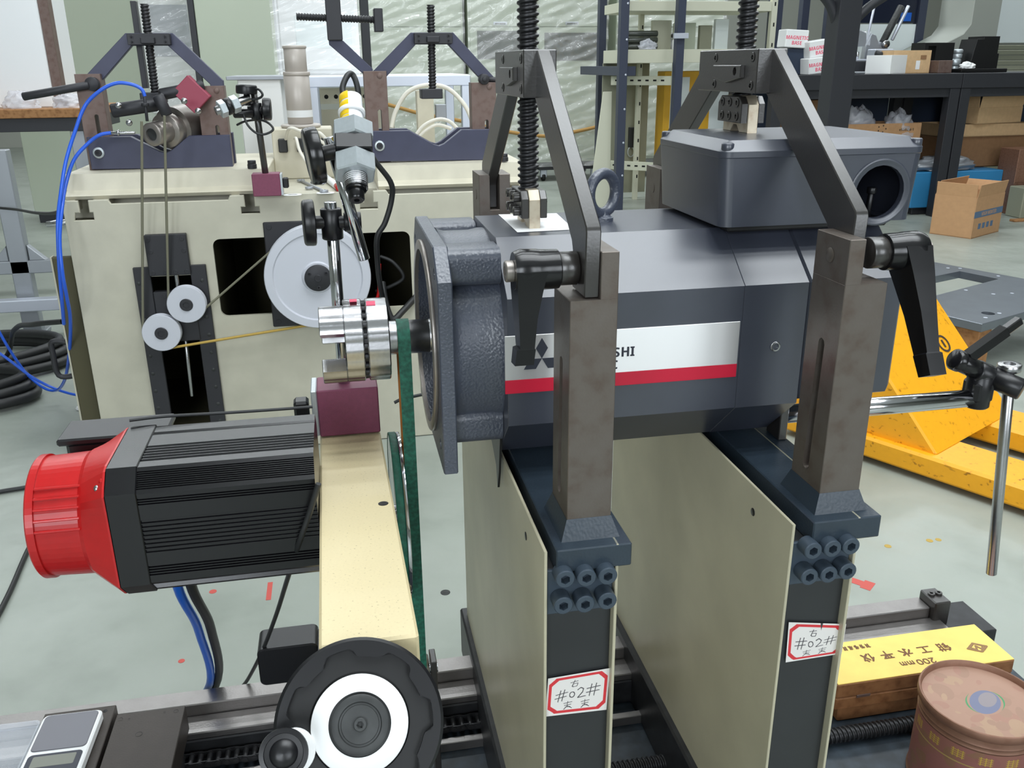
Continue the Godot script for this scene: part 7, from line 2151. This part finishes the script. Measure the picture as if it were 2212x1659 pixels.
func build_floor_right() -> void:
	# yellow pallet truck
	var o := thing("pallet_truck", "worn yellow pallet truck with two forks on the floor behind the right stand", "pallet truck", Vector3(1.9, 0, -2.4))
	var T := Transform3D(Basis(Vector3(0.877, 0, -0.48), Vector3.UP, Vector3(0.48, 0, 0.877)), Vector3(1.571, 0, -2.303))
	for n0 in [0.0, 0.4]:
		var fk := mb()
		fk.t = T
		fk.ext_x(PackedVector2Array([Vector2(-0.3, 0.02), Vector2(0.92, 0.02), Vector2(0.99, 0.055), Vector2(0.99, 0.07), Vector2(0.95, 0.088), Vector2(-0.3, 0.088)]), n0, n0 + 0.19, 0.008)
		var fp := part(o, "fork", fk, M.jack_yellow)
		for s in [0.78, 0.86]:
			var w := mb()
			w.t = T
			w.cyl(Vector3(n0 + 0.06, 0.036, s), Vector3(n0 + 0.13, 0.036, s), 0.036, 0.003, 20)
			part(fp, "fork_roller", w, M.black_satin)
	var yk := mb()
	yk.t = T
	yk.ext_x(PackedVector2Array([Vector2(-0.3, 0.02), Vector2(0.16, 0.03), Vector2(0.22, 0.09), Vector2(0.087, 0.235), Vector2(-0.141, 0.485), Vector2(-0.22, 0.56), Vector2(-0.3, 0.56)]), 0.03, 0.555, 0.006)
	var yb := part(o, "truck_frame", yk, M.jack_yellow)
	var wr := mb()
	wr.t = T
	wr.cyl(Vector3(0.2, 0.09, -0.36), Vector3(0.4, 0.09, -0.36), 0.09, 0.008, 28)
	part(o, "steering_wheels", wr, M.black_satin)
	# printed rating: a ring with small characters, on the sloping frame plate
	var n2 := Vector2(0.25, 0.228).normalized()
	var mid := T * Vector3(0.42, 0.235 + 0.075, 0.087 - 0.075 * 0.912) + T.basis * Vector3(0, n2.y * 0.0015, n2.x * 0.0015)
	var DT := Transform3D(Basis(T.basis.x, T.basis * Vector3(0, 0.739, -0.674), T.basis * Vector3(0, 0.674, 0.739)), mid)
	var dk := mb()
	dk.t = DT
	dk.ext(circ(Vector2.ZERO, 0.032, 24), 0.0, 0.0012, 0.0, [circ(Vector2.ZERO, 0.025, 24)])
	dk.box(-0.004, 0.004, -0.014, 0.014, 0.0, 0.0012)
	for k in 5:
		var x := -0.15 + 0.022 * k
		dk.box(x, x + 0.015, -0.002, 0.001, 0.0, 0.0012)
		dk.box(x + 0.006, x + 0.009, -0.011, 0.009, 0.0, 0.0012)
		dk.box(x, x + 0.015, -0.011, -0.008, 0.0, 0.0012)
	part(yb, "printed_rating", dk, M.print_dark)
	# grey plate on wooden blocks
	var p := thing("machined_plate", "large grey steel plate with a square window, on wooden blocks behind the pallet truck", "plate", Vector3(2.8, 0.18, -3.4))
	var PT := Transform3D(Basis(Vector3(0.926, 0, -0.378), Vector3.UP, Vector3(0.378, 0, 0.926)), Vector3(2.46, 0, -2.936))
	var pm := mb()
	pm.t = PT
	pm.ext_y(PackedVector2Array([Vector2(0, 0), Vector2(0.905, 0.0), Vector2(0.905, -1.3), Vector2(0, -1.3)]), 0.185, 0.22, 0.002, [PackedVector2Array([Vector2(0.26, -0.37), Vector2(0.8, -0.385), Vector2(0.81, -0.585), Vector2(0.27, -0.6)]), circ(Vector2(0.171, -0.075), 0.026, 20)])
	var pp := part(p, "plate", pm, M.plate_grey)
	for q in [[0.1, -0.045], [0.21, -0.05], [0.06, -0.26], [0.085, -0.3], [0.5, -0.24], [0.58, -0.2], [0.86, -0.1], [0.88, -0.2], [0.86, -0.42], [0.87, -0.62], [0.83, -0.66], [0.3, -0.9], [0.82, -0.95], [0.47, -0.35], [0.15, -0.62]]:
		var h := mb()
		h.t = PT
		h.lathe(Vector3(q[0], 0.2198, q[1]), Vector3(q[0], 0.3, q[1]), [Vector2(0.0085, 0.0), Vector2(0.0085, 0.0006), Vector2(0.005, 0.0004), Vector2(0, 0.0003)], 12)
		part(pp, "tapped_hole", h, M.alu)
	for q in [[0.03, 0.12, -0.4, -0.02, "wood", "rough wooden block under the near corner of the grey steel plate"], [0.28, 0.46, -0.78, -0.62, "wood", "pale wooden block seen through the window of the grey steel plate"], [0.7, 0.82, -1.2, -0.75, "wood_dark", "wooden block under the far side of the grey steel plate"]]:
		var wbk := mb()
		wbk.t = PT
		wbk.box(q[0], q[1], 0.0, 0.1845, q[2], q[3], 0.004)
		solo("wooden_block", q[5], "block", wbk, M[q[4]], "wooden blocks under the steel plate")
	# paint spots on the floor
	var rn := RandomNumberGenerator.new()
	rn.seed = 9
	for q in [[460, Vector3(-0.3689, 0, -1.9515), 0.009, "red"], [392, Vector3(-0.4032, 0, -1.6876), 0.007, "red"], [2008, Vector3(1.4761, 0, -1.8118), 0.009, "ochre"], [2027, Vector3(1.5019, 0, -1.8114), 0.008, "ochre"], [1918, Vector3(1.3517, 0, -1.8087), 0.009, "ochre"], [962, Vector3(0.1846, 0, -1.8318), 0.012, "grey"]]:
		var c: Vector3 = q[1]
		var m := mb()
		m.lathe(c, c + Vector3.UP, [Vector2(q[2], 0.0), Vector2(q[2], 0.0006), Vector2(0, 0.0008)], 14)
		solo("paint_spot", "small %s paint spot on the floor %s" % [q[3], {460: "under the servo motor", 392: "left of the blue hose", 2008: "before the pallet truck, left of a pair", 2027: "before the pallet truck, right of a pair", 1918: "before the pallet truck by the rear post", 962: "left of the first stand"}[q[0]]], "paint spot", m, {"red": M.red_paint_spot, "ochre": M.ochre_spot, "grey": M.dark_grey}[q[3]])
	solo("paper_scrap", "tiny white paper scrap on the floor left of the servo's connection box", "paper", crumple(Vector3(-0.9965, 0, -3.3221), Vector3(0.022, 0.012, 0.016), 51), M.white)
	var st := mb()
	var sa: Vector3 = Vector3(-0.2341, 0, -1.965)
	var sb: Vector3 = Vector3(-0.2317, 0, -1.8867)
	st.box(sa.x - 0.006, sa.x + 0.006, 0.0, 0.0006, sa.z, sb.z)
	solo("paint_streak", "red paint streak on the floor below the servo motor", "paint streak", st, M.red_paint_spot)
	var s2 := mb()
	s2.t = Transform3D(Basis(Vector3.UP, 0.7), Vector3(1.1811, 0, -1.6688))
	s2.box(-0.012, 0.012, 0.0, 0.0006, -0.05, 0.03)
	s2.box(-0.02, 0.02, 0.0, 0.0007, 0.01, 0.035)
	solo("paint_streak", "red paint smear on the floor right of the second stand's bolts", "paint streak", s2, M.red_paint_spot)
